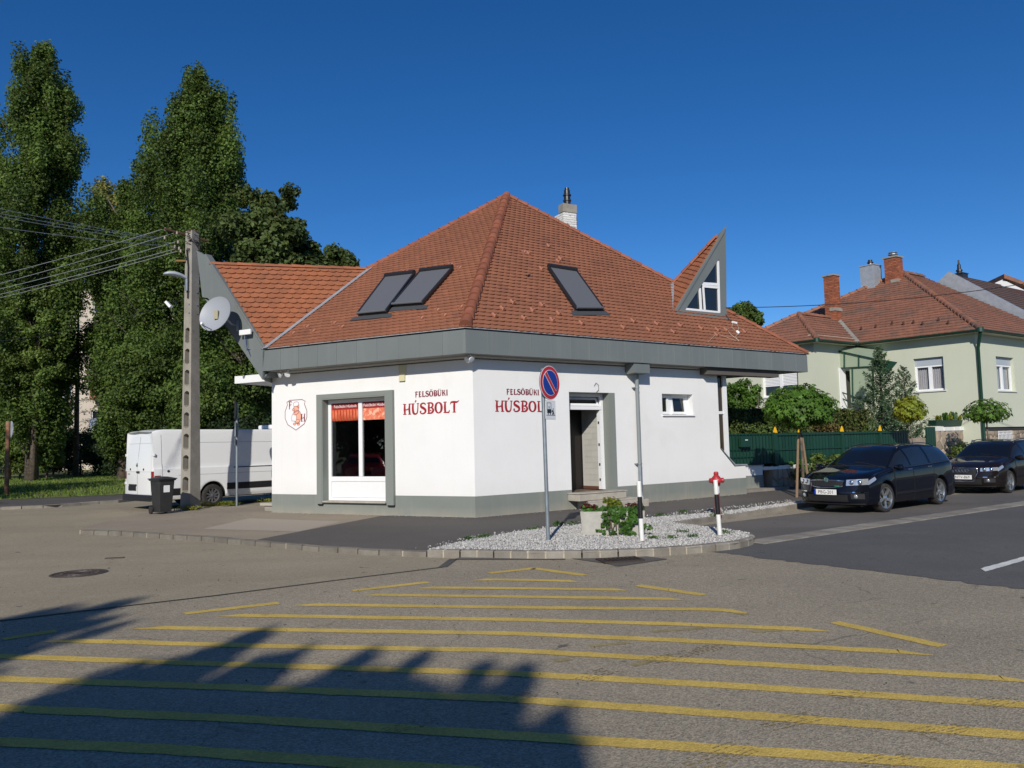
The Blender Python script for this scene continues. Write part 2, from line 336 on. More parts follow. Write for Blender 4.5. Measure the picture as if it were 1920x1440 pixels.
streaks(K['stucco'], (.55, .52, .46), .07, (.45, .9, .28)); streaks(K['plinth'], (.33, .30, .24), .35, (0., .22, 1.1)); streaks(K['fascia'], (.25, .265, .25), .25); streaks(K['green_wall'], (.42, .43, .33), .08)
def asphalt(name, base, patch, speck=.35, pscale=.35, stain=(.05, .045, .04), rough=.85, cracks=False):
    m = bpy.data.materials.new(name); m.use_nodes = True; nt = m.node_tree; N = nt.nodes; L = nt.links; b = N['Principled BSDF']
    geo = N.new('ShaderNodeNewGeometry')
    def noise(sc, det=4, rg=.6, vec=None):
        n = N.new('ShaderNodeTexNoise'); n.inputs['Scale'].default_value = sc; n.inputs['Detail'].default_value = det; n.inputs['Roughness'].default_value = rg
        L.new(vec or geo.outputs['Position'], n.inputs['Vector']); return n.outputs[0]
    def rng_(src, lo, hi, a=0., bb=1.):
        r = N.new('ShaderNodeMapRange'); r.inputs[1].default_value = lo; r.inputs[2].default_value = hi; r.inputs[3].default_value = a; r.inputs[4].default_value = bb; L.new(src, r.inputs[0]); return r.outputs[0]
    def mix(a, bb, fac):
        x = N.new('ShaderNodeMix'); x.data_type = 'RGBA'
        for sock, val in ((x.inputs[6], a), (x.inputs[7], bb)):
            if isinstance(val, tuple): sock.default_value = (*val, 1)
            else: L.new(val, sock)
        L.new(fac, x.inputs[0]); return x.outputs[2]
    cur = mix(base, patch, rng_(noise(pscale, 5, .55), .38, .62))
    # tyre-polished streaks along the road
    mp = N.new('ShaderNodeMapping'); mp.inputs['Rotation'].default_value = (0, 0, math.radians(35.6)); mp.inputs['Scale'].default_value = (.12, 1.1, 1)
    mp.inputs['Rotation'].default_value = (0, 0, -math.radians(35.6)); L.new(geo.outputs['Position'], mp.inputs['Vector'])
    cur = mix(cur, tuple(x * .8 for x in base), rng_(noise(1., 3, .5, mp.outputs[0]), .45, .75, 0., .6))
    cur = mix(cur, tuple(x * 1.25 for x in base), rng_(noise(1.7, 6, .7), .55, .8, 0., .5))
    vor = N.new('ShaderNodeTexVoronoi'); vor.inputs['Scale'].default_value = 95; L.new(geo.outputs['Position'], vor.inputs['Vector'])
    hsv = N.new('ShaderNodeHueSaturation'); sp = N.new('ShaderNodeSeparateColor'); L.new(vor.outputs['Color'], sp.inputs[0])
    L.new(rng_(sp.outputs[0], 0, 1, 1 - speck, 1 + speck), hsv.inputs['Value']); L.new(cur, hsv.inputs['Color']); cur = hsv.outputs[0]
    fn = noise(38, 5, .75); h2 = N.new('ShaderNodeHueSaturation'); L.new(rng_(fn, .25, .75, .78, 1.22), h2.inputs['Value']); L.new(cur, h2.inputs['Color']); cur = h2.outputs[0]
    # small stains and spots
    cur = mix(cur, stain, rng_(noise(4.2, 3, .5), .70, .74, 0., .65))
    v2 = N.new('ShaderNodeTexVoronoi'); v2.inputs['Scale'].default_value = 1.6; v2.feature = 'F1'; L.new(geo.outputs['Position'], v2.inputs['Vector'])
    cur = mix(cur, stain, rng_(v2.outputs['Distance'], .03, .022, 0., .8))
    if cracks:
        wn_ = N.new('ShaderNodeTexNoise'); wn_.inputs['Scale'].default_value = 2.2; wn_.inputs['Detail'].default_value = 6; L.new(geo.outputs['Position'], wn_.inputs['Vector'])
        va = N.new('ShaderNodeVectorMath'); va.operation = 'MULTIPLY_ADD'; va.inputs[1].default_value = (.7, .7, 0); L.new(wn_.outputs['Color'], va.inputs[0]); L.new(geo.outputs['Position'], va.inputs[2])
        v3 = N.new('ShaderNodeTexVoronoi'); v3.feature = 'DISTANCE_TO_EDGE'; v3.inputs['Scale'].default_value = .33; L.new(va.outputs[0], v3.inputs['Vector'])
        cm = N.new('ShaderNodeMath'); cm.operation = 'MULTIPLY'; L.new(rng_(v3.outputs['Distance'], .0035, .0015), cm.inputs[0]); L.new(rng_(noise(.5, 2), .50, .56, 0, .7), cm.inputs[1]); cur = mix(cur, tuple(x * .45 for x in base), cm.outputs[0])
    L.new(cur, b.inputs['Base Color']); b.inputs['Roughness'].default_value = rough; b.inputs['Specular IOR Level'].default_value = .3
    bp = N.new('ShaderNodeBump'); bp.inputs['Strength'].default_value = .5; bp.inputs['Distance'].default_value = .006
    L.new(vor.outputs['Distance'], bp.inputs['Height']); L.new(bp.outputs[0], b.inputs['Normal'])
    return m
K['road'] = asphalt('old_grey_asphalt', (.335, .288, .208), (.29, .25, .182), cracks=True)
K['road_side'] = asphalt('side_street_asphalt', (.335, .286, .200), (.295, .252, .178), speck=.22)
K['road_new'] = asphalt('smooth_dark_asphalt', (.118, .115, .108), (.102, .10, .095), speck=.2, pscale=.6)
K['bay'] = asphalt('parking_bay_asphalt', (.118, .108, .096), (.155, .142, .125), speck=.2)
K['pave'] = asphalt('pavement_asphalt', (.118, .106, .094), (.10, .091, .081), speck=.2)
K['apron'] = asphalt('dusty_concrete_apron', (.33, .275, .20), (.28, .236, .178), speck=.15)
K['tar'] = mat('tar_joint', (.045, .042, .040), .6, fine=.2)
def worn_paint(name, c, under, lo, hi):
    m = asphalt(name, tuple(x * 1.25 for x in c), tuple(x * 1.05 for x in c), speck=.16, pscale=2.5, stain=under)
    return m
K['yline'] = worn_paint('yellow_road_paint', (.50, .355, .085), (.2, .15, .06), .6, .7)
K['wline'] = worn_paint('white_road_paint', (.58, .58, .54), (.3, .3, .28), .6, .7)
K['yfaint'] = worn_paint('worn_away_yellow_paint', (.26, .21, .10), (.18, .16, .12), .6, .7)
K['skid'] = mat('skid_marked_paint', (.17, .14, .085), .85, c2=(.36, .26, .07), scale=26, fine=.3, fscale=60)

# ------------------------------------------------------------------ the ground, roads, pavements
def sheet(name, pts, m, z, parent=None, loc=(0, 0, 0)):
    me = bpy.data.meshes.new(name); me.from_pydata([(p[0], p[1], z) for p in pts], [], [tuple(range(len(pts)))])
    bm = bmesh.new(); bm.from_mesh(me); bmesh.ops.recalc_face_normals(bm, faces=bm.faces)
    for f in bm.faces:
        if f.normal.z < 0: f.normal_flip()
    bm.to_mesh(me); bm.free(); me.materials.append(m)
    o = bpy.data.objects.new(name, me); link(o, parent)
    if parent is None: o['kind'] = 'structure'
    return o
dR, dL = azd(54.4), azd(-61.7)
nR = V(dR[1], -dR[0], 0); nL = V(-dL[1], dL[0], 0)
sheet('ground', [(-700, -700), (700, -700), (700, 900), (-700, 900)], K['soil'], -.16)
sheet('road', [(-60, -40), (45, -40), (90, 60), (90, 110), (-60, 110)], K['road'], ROAD)
# side street surface left of the tar joint
J = [gp(-160, 1182, ROAD), gp(0, 1165, ROAD), gp(210, 1140, ROAD), gp(400, 1118, ROAD), gp(620, 1090, ROAD), gp(830, 1064, ROAD), gp(850, 1049, ROAD)]
kpx = [(150, 994), (215, 996), (280, 1000), (380, 1006), (480, 1015), (600, 1025), (700, 1031), (800, 1034), (900, 1035), (1000, 1037), (1100, 1036), (1200, 1033), (1300, 1027), (1380, 1019), (1407, 1013), (1416, 1008), (1412, 1003)]
KF = [gp(x, y, 0) for x, y in kpx]
sheet('side_street', J + [KF[7], KF[4], gp(150, 996, 0), V(-8.2, 26, 0), V(-6, 60, 0), V(-50, 60, 0), V(-50, 5, 0)], K['road_side'], ROAD + .004)
b = MB()
for w, zz in ((.035, .008),):
    for i in range(len(J) - 1):
        d = unit(J[i + 1] - J[i]); n = V(-d[1], d[0], 0); ww = w if i < 5 else .12
        b.quad(*[V(p[0], p[1], ROAD + zz) for p in (J[i] - n * ww / 2, J[i + 1] - n * ww / 2, J[i + 1] + n * ww / 2, J[i] + n * ww / 2)])
o = b.build('tar_joint', K['tar']); o['kind'] = 'structure'
# newer dark carriageway on the right, edge slightly ragged
e0, e1 = gp(1330, 1034, ROAD), gp(1920, 1106, ROAD)
edge = [e0 + (e1 - e0) * t + V(*rng.normal(0, .035, 2), 0) for t in np.linspace(0, 1, 40)]
ext = e1 + unit(e1 - e0) * 8
bay_in0, bay_in1 = gp(1250, 983), gp(1510, 944)
strip_a, strip_b = gp(1432, 1021, ROAD), gp(1920, 948, ROAD)
sheet('carriageway', edge + [ext, ext + dR * 70, strip_b + dR * 60, strip_a - nR * .6 - dR * .2], K['road_new'], ROAD + .004)
sheet('parking_bay', [strip_a - nR * .02, strip_b + dR * 60, bay_in1 + dR * 60, bay_in0 + nR * .12, gp(1400, 1003, ROAD), gp(1418, 1012, ROAD)], K['bay'], ROAD + .008)
# pavement round the shop
pav = KF + [gp(1400, 1001), bay_in0, bay_in1, bay_in1 + dR * 60, bay_in1 + dR * 60 - nR * 30, V(-2, 36, 0), gp(500, 947), gp(440, 949), gp(382, 951), gp(340, 953), gp(285, 958), gp(220, 972), gp(170, 985)]
sheet('pavement', pav, K['apron'], 0)
sheet('pavement_asphalt', [gp(482, 1012), gp(600, 1023), gp(700, 1029), gp(800, 1032), gp(860, 1031), gp(1000, 1030), gp(1250, 981), gp(1510, 943), bay_in1 + dR * 60, bay_in1 + dR * 60 - nR * 9, V(8, 27, 0), V(3, 24, 0), V(-1, 19, 0), gp(712, 968)], K['pave'], .004)
sheet('pavement_patch', [gp(380, 992), gp(560, 997), gp(640, 978), gp(468, 972)], mat('pale_concrete_patch', (.36, .31, .24), .9, fine=.1, fscale=30), .003)
# kerbs: every stone an object
def resample(pts, step):
    P = np.array(pts); seg = np.linalg.norm(np.diff(P, axis=0), axis=1); L = np.concatenate([[0], np.cumsum(seg)])
    n = max(2, int(round(L[-1] / step)) + 1); t = np.linspace(0, L[-1], n)
    return np.stack([np.interp(t, L, P[:, k]) for k in range(3)], 1)
kerb_root = thing('kerb', None, None, (0, 12, 0)); kerb_root['kind'] = 'structure'
kj = MB()
def kerb_run(pts, step, w=.13, top=.0, side=1, joint=True):
    P = resample(pts, step)
    for i in range(len(P) - 1):
        a, c = P[i], P[i + 1]; d = unit(c - a); n = V(-d[1], d[0], 0) * side; g = .012
        b = MB(); h = top + rng.normal(0, .003)
        a2, c2 = a + d * g, c - d * g
        pr = [a2 + Z * (ROAD - .05), a2 + Z * (h - .018), a2 + n * .018 + Z * h, a2 + n * w + Z * h, a2 + n * w + Z * (ROAD - .05)]
        b.prism(pr, c2 - a2, tint=float(rng.uniform(.82, 1.12) * (.72 if step == .42 else 1)))
        b.build('kerb_stone', K['kerb'], kerb_root, loc=None)
        if joint and rng.random() < (.2 if step == .42 else .75): kj.obox(a - d * g * 1.4 + n * .006 + Z * (ROAD - .02), d * g * 2.8, n * w * .9, Z * (h - ROAD + .018))
kerb_run(KF[:8], .42, w=.12, top=.004)
kerb_run(KF[7:], .27, w=.15, top=.022)
kerb_run([gp(1408, 1001), gp(1330, 992), gp(1250, 984)], .8, w=.09, top=.018, joint=False)
kerb_run([bay_in0, bay_in1, bay_in1 + dR * 12][::-1][:3][::-1], .9, w=.1, top=.018, joint=False)
far_k = [gp(-120, 955), gp(0, 951), gp(100, 947), gp(175, 941), gp(222, 938)]
kerb_run(far_k, .6, w=.14, top=.01, joint=False)
kerb_run([far_k[-1], far_k[-1] + azd(13) * 16], 1.0, w=.14, top=.01, joint=False)
kj.build('mortar_joint', K['mortar'], kerb_root)['kind'] = 'stuff'
# strip of paver blocks between bay and carriageway
ps = thing('paver_strip', None, None, strip_a); ps['kind'] = 'structure'
pd = unit(strip_b - strip_a); pn = V(-pd[1], pd[0], 0)
pw = float(np.dot(gp(1680, 976, ROAD) - strip_a, pn)); pw = .42
for i in range(56):
    b = MB(); a = strip_a + pd * (i * .305) + V(0, 0, 0); a[2] = 0
    zt = ROAD + .022 + rng.normal(0, .002)
    b.obox(a + Z * (ROAD - .03) + pn * .0, pd * .29, pn * pw, Z * (zt - ROAD + .03), tint=float(rng.uniform(.85, 1.12)))
    b.build('paver_block', K['kerb'], ps)
sheet('paver_strip_far', [strip_a + pd * 17.1, strip_a + pd * 70, strip_a + pd * 70 + pn * pw, strip_a + pd * 17.1 + pn * pw], K['kerb'], ROAD + .018)
sheet('paver_strip_bed', [strip_a - pd * .02, strip_a + pd * 17.1, strip_a + pd * 17.1 + pn * pw, strip_a - pd * .02 + pn * pw], K['joint'], ROAD + .012)
# far side: pavement and lawn
FK = far_k
sheet('far_pavement', [FK[0], FK[1], FK[2], FK[3], FK[4], FK[4] + azd(13) * 60, FK[4] + azd(13) * 60 + V(-60, 0, 0), FK[0] + V(-30, 10, 0)], K['pave'], 0)
lawn = [gp(-200, 942), gp(0, 938), gp(110, 933), gp(217, 928), gp(217, 928) + azd(13) * 70, V(-90, 95, 0), V(-90, 26, 0)]
sheet('lawn', lawn, K['soil'], .012)

# gravel bed with loose stones
gb = [gp(*p) for p in [(800, 1033), (850, 1021), (900, 1010), (960, 1000), (1017, 993), (1087, 986), (1210, 973), (1347, 962), (1440, 949), (1508, 940), (1514, 943), (1390, 962), (1252, 981), (1330, 990), (1405, 1001), (1404, 1009), (1380, 1016), (1300, 1024), (1200, 1030), (1100, 1033), (1000, 1034), (900, 1032)]]
sheet('gravel_bed', gb, K['gravelbed'], .007)
def in_poly(P, poly):
    x, y = P[:, 0], P[:, 1]; c = np.zeros(len(P), bool); n = len(poly)
    for i in range(n):
        a, b = poly[i], poly[(i + 1) % n]
        t = ((a[1] > y) != (b[1] > y)) & (x < (b[0] - a[0]) * (y - a[1]) / (b[1] - a[1] + 1e-12) + a[0]); c ^= t
    return c
def scatter(poly, n):
    P = np.array(poly)[:, :2]; lo, hi = P.min(0), P.max(0); out = np.zeros((0, 2))
    while len(out) < n:
        q = rng.uniform(lo, hi, (n, 2)); out = np.vstack([out, q[in_poly(q, poly)]])
    return out[:n]
def stones(name, pts, size, m, z0=.01):
    n = len(pts); base = np.array([(1, 0, 0), (0, 1, 0), (-1, 0, 0), (0, -1, 0), (0, 0, 1), (0, 0, -1)], float)
    vs = base[None] * rng.uniform(.6, 1.2, (n, 6, 1)); s = size * rng.uniform(.6, 1.5, (n, 1, 1)); sq = np.stack([np.ones(n), rng.uniform(.5, .9, n), rng.uniform(.4, .8, n)], 1)[:, None]
    vs = vs * s * sq; a = rng.uniform(0, 6.28, n); c, sn = np.cos(a), np.sin(a)
    R = np.zeros((n, 3, 3)); R[:, 0, 0] = c; R[:, 0, 1] = -sn; R[:, 1, 0] = sn; R[:, 1, 1] = c; R[:, 2, 2] = 1
    tl = rng.normal(0, .35, (n, 2)); T = np.tile(np.eye(3), (n, 1, 1)); T[:, 2, 0] = tl[:, 0]; T[:, 2, 1] = tl[:, 1]
    vs = np.einsum('nij,nkj->nki', R, np.einsum('nij,nkj->nki', T, vs))
    vs[:, :, 0] += pts[:, None, 0]; vs[:, :, 1] += pts[:, None, 1]; vs[:, :, 2] += z0 + rng.uniform(0, .018, (n, 1))
    fan = [(0, 1, 4), (1, 2, 4), (2, 3, 4), (3, 0, 4), (1, 0, 5), (2, 1, 5), (3, 2, 5), (0, 3, 5)]
    return np_mesh(name, vs, 6, m, tint=rng.choice([.6, .8, .95, 1.05, 1.18], n), fan=fan)
stones('gravel', scatter(gb, 27000), .018, K['gravel'])['kind'] = 'stuff'
spill = scatter([gp(760, 1034), gp(900, 1004), gp(1087, 980), (gp(1210, 968)), gp(1480, 938), gp(1500, 944), gp(1210, 976), gp(1017, 996), gp(900, 1013)], 700)
stones('gravel_spill', spill, .017, K['gravel'], .006)['kind'] = 'stuff'
grit = np.vstack([scatter([V(-6.3, 20.0, 0), V(-.9, 17.1, 0), V(6.7, 22.5, 0), V(6.6, 22.9, 0), V(-.866, 17.46, 0), V(-6.2, 20.3, 0)], 260)])
stones('wall_foot_grit', grit, .010, K['gravel'], .006)['kind'] = 'stuff'
# road grit and leaf litter on the carriageway
lit = scatter([V(-6, 3.2, 0), V(5, 3.2, 0), V(6, 11, 0), V(-8, 13, 0)], 260)
ob = stones('road_litter', lit, .007, mat('litter', (.05, .042, .035), .9), ROAD + .012); ob['kind'] = 'stuff'

# yellow hatching and other markings
marks = thing('yellow_hatching', None, None, (0, 7, ROAD)); marks['kind'] = 'structure'
def stripe(px, w, m, name, parent, z=.004, cut0=0., cut1=0., jit=.004):
    P = [gp(x, y, ROAD) for x, y in px]; P = resample(P, .12); n0 = len(P); vs = []
    for i, p in enumerate(P):
        d = unit(P[min(i + 1, n0 - 1)] - P[max(i - 1, 0)]); n = V(-d[1], d[0], 0)
        sh = cut0 if i == 0 else (cut1 if i == n0 - 1 else 0.)
        for sgn in (1, -1):
            q = p + n * sgn * (w / 2 + rng.normal(0, jit)) + d * sgn * sh; q[2] = ROAD + z; vs.append(q)
    b = MB(); b.add(vs, [(2 * i, 2 * i + 1, 2 * i + 3, 2 * i + 2) for i in range(n0 - 1)])
    return b.build(name, m, parent)
LINES = [([(918, 1075), (1002, 1066)], 0, .0), ([(1001, 1066), (1096, 1079)], 0, 0),
    ([(900, 1087), (990, 1088), (1078, 1090)], .12, -.12), ([(797, 1102), (960, 1103.5), (1166, 1106)], .14, -.14),
    ([(693, 1115.5), (960, 1119), (1268, 1123.5)], .15, -.15), ([(568, 1134), (960, 1139), (1340, 1143), (1390, 1147)], .18, -.18),
    ([(430, 1154), (960, 1162), (1250, 1170), (1535, 1181)], .2, -.2), ([(275, 1177), (700, 1184), (960, 1188), (1250, 1200), (1718, 1224)], .22, -.22),
    ([(112, 1201), (500, 1212), (960, 1220), (1250, 1236), (1918, 1275)], .24, -.22), ([(-60, 1229), (400, 1245), (960, 1263), (1400, 1288), (2050, 1331)], 0, 0),
    ([(-60, 1271), (400, 1288), (960, 1311), (1400, 1342), (2050, 1389)], 0, 0), ([(-60, 1325), (480, 1350), (960, 1380), (1400, 1408), (1950, 1445)], 0, 0),
    ([(-60, 1389), (300, 1405), (700, 1434), (900, 1449)], 0, 0), ([(346, 1151), (523, 1131)], 0, 0), ([(661, 1108), (802, 1092)], 0, 0), ([(5, 1199), (105, 1183)], 0, 0),
    ([(1195, 1098), (1320, 1116)], 0, 0), ([(1565, 1167), (1768, 1212)], 0, 0)]
for pts, c0, c1 in LINES:
    stripe(pts, .135, K['yline'], 'painted_line', marks, cut0=c0 * .6, cut1=c1 * .6)
for pts in ([(1105, 1212), (1180, 1205)], [(1185, 1248), (1260, 1230)], [(1410, 1185), (1510, 1180)], [(1370, 1148), (1400, 1153)], [(1220, 1185), (1320, 1178)], [(1040, 1240), (1070, 1236)]):
    stripe(pts, .07, K['yfaint'], 'worn_line', marks, z=.003)
lm = thing('lane_marking', None, None, gp(1880, 1060, ROAD)); lm['kind'] = 'structure'
stripe([(1843, 1070), (1950, 1040)], .13, K['wline'], 'painted_dash', lm, z=.009, cut0=.1)
# rubber marks where tyres crossed the paint
tm = MB()
for (x0, y0), (x1, y1), nn in (((1082, 1275), (1140, 1256), 5), ((1215, 1240), (1345, 1212), 5), ((945, 1313), (992, 1300), 5), ((1430, 1362), (1520, 1342), 5), ((1290, 1438), (1390, 1400), 6), ((1560, 1306), (1625, 1297), 4), ((1830, 1322), (1890, 1308), 5), ((1720, 1378), (1800, 1360), 5), ((1600, 1440), (1700, 1415), 5), ((720, 1372), (800, 1352), 4)):
    a, c = gp(x0, y0, ROAD), gp(x1, y1, ROAD); d = unit(c - a); n = V(-d[1], d[0], 0); L = np.linalg.norm(c - a)
    for k in range(nn):
        off = (k - nn / 2) * .035
        t = 0.
        while t < L:
            l = rng.uniform(.02, .06)
            if rng.random() < .75:
                p = a + d * t + n * (off + rng.normal(0, .003)); q = p + d * l
                tm.quad(*[V(r_[0], r_[1], ROAD + .006) for r_ in (p - n * .005, q - n * .005, q + n * .005, p + n * .005)])
            t += l + rng.uniform(.01, .03)
tm.build('tyre_marks', K['skid'])['kind'] = 'stuff'
# asphalt patch round the drain
sheet('drain_surround_patch', [gp(1058, 1046, ROAD), gp(1140, 1058, ROAD), gp(1160, 1063, ROAD), gp(1252, 1049, ROAD), gp(1205, 1043, ROAD)], K['bay'], ROAD + .008)
sheet('road_patch', [gp(860, 1046, ROAD), gp(1060, 1047, ROAD), gp(1060, 1050, ROAD), gp(852, 1050, ROAD)], K['bay'], ROAD + .008)

# ------------------------------------------------------------------ drain grate and manhole
def grate():
    c = gp(1163, 1052, ROAD); t = thing('drain_grate', 'rusty slotted drain grate set in the road below the gravel kerb', 'drain grate', (c[0], c[1], ROAD), math.radians(35.6 - 22))
    fr = MB(); L_, W_ = .30, .19
    for a in ((-L_, L_, -W_, -W_ + .035), (-L_, L_, W_ - .035, W_), (-L_, -L_ + .035, -W_ + .035, W_ - .035), (L_ - .035, L_, -W_ + .035, W_ - .035)): fr.box(*a, .008, .03)
    fr.build('frame', K['drain'], t, local=True)
    MB().box(-L_ + .03, L_ - .03, -W_ + .03, W_ - .03, .0095, .0105).build('pit', K['dark'], t, local=True)
    for i in range(9):
        x = -L_ + .05 + i * .0625; MB().box(x, x + .020, -W_ + .035, W_ - .035, .011, .03).build('grate_bar', K['drain'], t, local=True)
grate()
def manhole():
    c = gp(148, 1076, ROAD); t = thing('manhole_cover', 'round rusty cast iron manhole cover in the side street', 'manhole cover', (c[0], c[1], ROAD))
    MB().lathe([(.37, .004), (.37, .012), (.33, .013), (.33, .006), (0, .0065)], n=40).build('rim', K['iron'], t, local=True)
    b = MB(); b.lathe([(0, .010), (.315, .010), (.315, .004)], n=40)
    for r in (.27, .2, .13): b.lathe([(r + .012, .010), (r + .010, .016), (r - .010, .016), (r - .012, .010)], n=36)
    for k in range(20):
        a = k * math.pi / 10; b.obox(V(math.cos(a) * .21, math.sin(a) * .21, .010), V(math.cos(a), math.sin(a), 0) * .05, V(-math.sin(a), math.cos(a), 0) * .012, Z * .006)
    b.build('lid', K['iron'], t, local=True)
    MB().box(-.05, .05, -.03, .03, .012, .0135).build('lifting_slot', K['dark'], t, local=True)
manhole()
tag(MB().obox(gp(196, 1049, ROAD) + Z * .006, V(.28, .05, 0), V(-.03, .1, 0), Z * .01).build('valve_cover', K['iron']), 'small dark rectangular valve cover behind the manhole', 'valve cover')

# ------------------------------------------------------------------ the butcher's shop
A = gp(892, 971)
FL, FR = Frame(A, dL, nL), Frame(A, dR, nR)
shop = thing('butcher_shop', 'white single-storey butcher shop with grey plinth, fascia and steep red tiled roof', 'building', (0, 22, 0))
SL, SRlow, SRup = 6.07, 9.26, 8.2
PLZ = .466; WTOP = 3.75
def wallsheet(fr, s0, s1, z0, z1, holes, depth=.28, o=0.):
    ss = sorted(set([s0, s1] + [h[0] for h in holes] + [h[1] for h in holes])); zs = sorted(set([z0, z1] + [h[2] for h in holes] + [h[3] for h in holes]))
    ss = [a for a in ss if s0 <= a <= s1]; zs = [a for a in zs if z0 <= a <= z1]
    solid = lambda i, j: 0 <= i < len(ss) - 1 and 0 <= j < len(zs) - 1 and not any(h[0] < (ss[i] + ss[i + 1]) / 2 < h[1] and h[2] < (zs[j] + zs[j + 1]) / 2 < h[3] for h in holes)
    b = MB()
    for i in range(len(ss) - 1):
        for j in range(len(zs) - 1):
            if not solid(i, j): continue
            a, c, e, g = ss[i], ss[i + 1], zs[j], zs[j + 1]
            b.quad(fr.pt(a, e, o), fr.pt(c, e, o), fr.pt(c, g, o), fr.pt(a, g, o)); b.quad(fr.pt(a, e, o - depth), fr.pt(a, g, o - depth), fr.pt(c, g, o - depth), fr.pt(c, e, o - depth))
            if not solid(i - 1, j): b.quad(fr.pt(a, e, o), fr.pt(a, g, o), fr.pt(a, g, o - depth), fr.pt(a, e, o - depth))
            if not solid(i + 1, j): b.quad(fr.pt(c, e, o), fr.pt(c, e, o - depth), fr.pt(c, g, o - depth), fr.pt(c, g, o))
            if not solid(i, j - 1): b.quad(fr.pt(a, e, o), fr.pt(a, e, o - depth), fr.pt(c, e, o - depth), fr.pt(c, e, o))
            if not solid(i, j + 1): b.quad(fr.pt(a, g, o), fr.pt(c, g, o), fr.pt(c, g, o - depth), fr.pt(a, g, o - depth))
    return b
# openings (s0, s1, z0, z1)
WIN = (2.36, 4.33, .28, 2.82); DOOR = (2.75, 4.06, .38, 2.82); SMALL = (5.95, 7.15, 2.27, 2.83)
w = wallsheet(FL, 0, SL, PLZ, WTOP, [WIN])
w2 = wallsheet(FR, 0, SRup, PLZ, WTOP, [DOOR, SMALL])
# low wall past the corner window, with a sloping shoulder
cut = [FR.pt(SRup, PLZ), FR.pt(SRlow, PLZ), FR.pt(SRlow, .80), FR.pt(8.78, .80), FR.pt(8.25, 1.27), FR.pt(SRup, 1.32)]
w3 = MB().prism(cut, -nR * .28)
# hidden side and back walls
B0, C0 = FL.pt(SL, 0), FR.pt(SRlow, 0); Bk = B0 + azd(24) * 9.0; Ck = FR.pt(SRup, 0) - nR * 7.2; C1 = FR.pt(SRup, 0)
def vwall(b, p, q, z0, z1, t=.25):
    d = unit(q - p); n = V(-d[1], d[0], 0); b.obox(p + Z * z0, q - p, n * t, Z * (z1 - z0))
side = MB(); vwall(side, B0 + azd(24) * .29 + azd(-66) * 0, Bk, PLZ, 3.5); vwall(side, Bk, Ck, PLZ, 3.5)
w.build('front_wall', K['stucco'], shop); w2.build('street_wall', K['stucco'], shop); w3.build('low_wall', K['stucco'], shop); side.build('rear_wall', K['stucco'], shop)
pl = wallsheet(FL, 0, SL, -.05, PLZ, [(WIN[0], WIN[1], WIN[2], 1.)], o=.004); pr_ = wallsheet(FR, 0, SRlow, -.05, PLZ, [(DOOR[0], DOOR[1], DOOR[2], 1.)], o=.004)
pl.build('plinth', K['plinth'], shop); pr_.build('plinth', K['plinth'], shop)
MB().obox(FR.pt(SRlow, -.05, .004), FR.d * .004, -nR * 1.4, Z * (PLZ + .05)).build('plinth', K['plinth'], shop)
vb = MB(); vwall(vb, B0 + azd(24) * .29, Bk, -.05, PLZ); vb.build('plinth', K['plinth'], shop)
# floor inside and ceiling
MB().prism([FL.pt(5.6, .33, -.3), FL.pt(.2, .33, -.3), FR.pt(.2, .33, -.3), FR.pt(8, .33, -.3), Ck + Z * .33, Bk + Z * .33], Z * .02).build('shop_floor', K['stone_step'], shop)
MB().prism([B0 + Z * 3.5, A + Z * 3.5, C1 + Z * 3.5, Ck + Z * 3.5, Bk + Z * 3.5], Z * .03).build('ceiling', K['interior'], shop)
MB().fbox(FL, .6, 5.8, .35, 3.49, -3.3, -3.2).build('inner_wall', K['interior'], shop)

# big shop window on the left wall
sw = thing('shop_window', None, None, FL.pt(3.3, .28)); sw.parent = shop; sw.location = tuple(FL.pt(3.3, .28) - wloc(shop))
b = MB(); o0, o1 = .002, .085
b.fbox(FL, 4.33, 4.49, .245, 2.925, o0, o1); b.fbox(FL, 2.16, 2.36, .245, 2.925, o0, o1); b.fbox(FL, 2.36, 4.33, 2.82, 2.925, o0, o1)
b.fbox(FL, 4.30, 4.328, .29, 2.82, -.17, .08); b.fbox(FL, 2.362, 2.39, .29, 2.82, -.17, .08); b.fbox(FL, 2.39, 4.30, 2.79, 2.818, -.17, .08)
b.build('window_surround', K['surround'], sw)
MB().fbox(FL, 4.34, 4.48, .215, .243, .0, .06).build('surround_foot', K['dark'], sw); MB().fbox(FL, 2.17, 2.35, .215, .243, .0, .06).build('surround_foot', K['dark'], sw)
b = MB(); y0, y1 = -.20, -.13
b.fbox(FL, 4.21, 4.30, .32, 2.79, y0, y1); b.fbox(FL, 2.39, 2.47, .32, 2.79, y0, y1); b.fbox(FL, 2.47, 4.21, 2.70, 2.79, y0, y1); b.fbox(FL, 2.47, 4.21, .78, .90, y0, y1); b.fbox(FL, 2.47, 4.21, .32, .39, y0, y1)
b.fbox(FL, 3.235, 3.345, .90, 2.70, y0, y1 + .004)
b.build('window_frame', K['white'], sw, bevel=.006)
MB().fbox(FL, 2.475, 4.205, .395, .775, -.185, -.145).build('lower_panel', K['white'], sw)
for a, c in ((3.345, 4.21), (2.47, 3.235)):
    MB().fbox(FL, a, c, .90, 2.70, -.172, -.166).build('pane', K['glass'], sw)
MB().fbox(FL, 2.39, 4.30, .285, .32, -.14, .1).build('sill', K['stone_step'], sw)
def banner(a, c, m):
    MB().fbox(FL, a, c, 2.26, 2.54, -.163, -.161).build('poster', m, sw)
    MB().fbox(FL, a, c, 2.54, 2.695, -.163, -.161).build('poster_header', K['banner'], sw)
banner(3.35, 4.205, K['sausage']); banner(2.475, 3.23, K['meat'])
sb = MB()
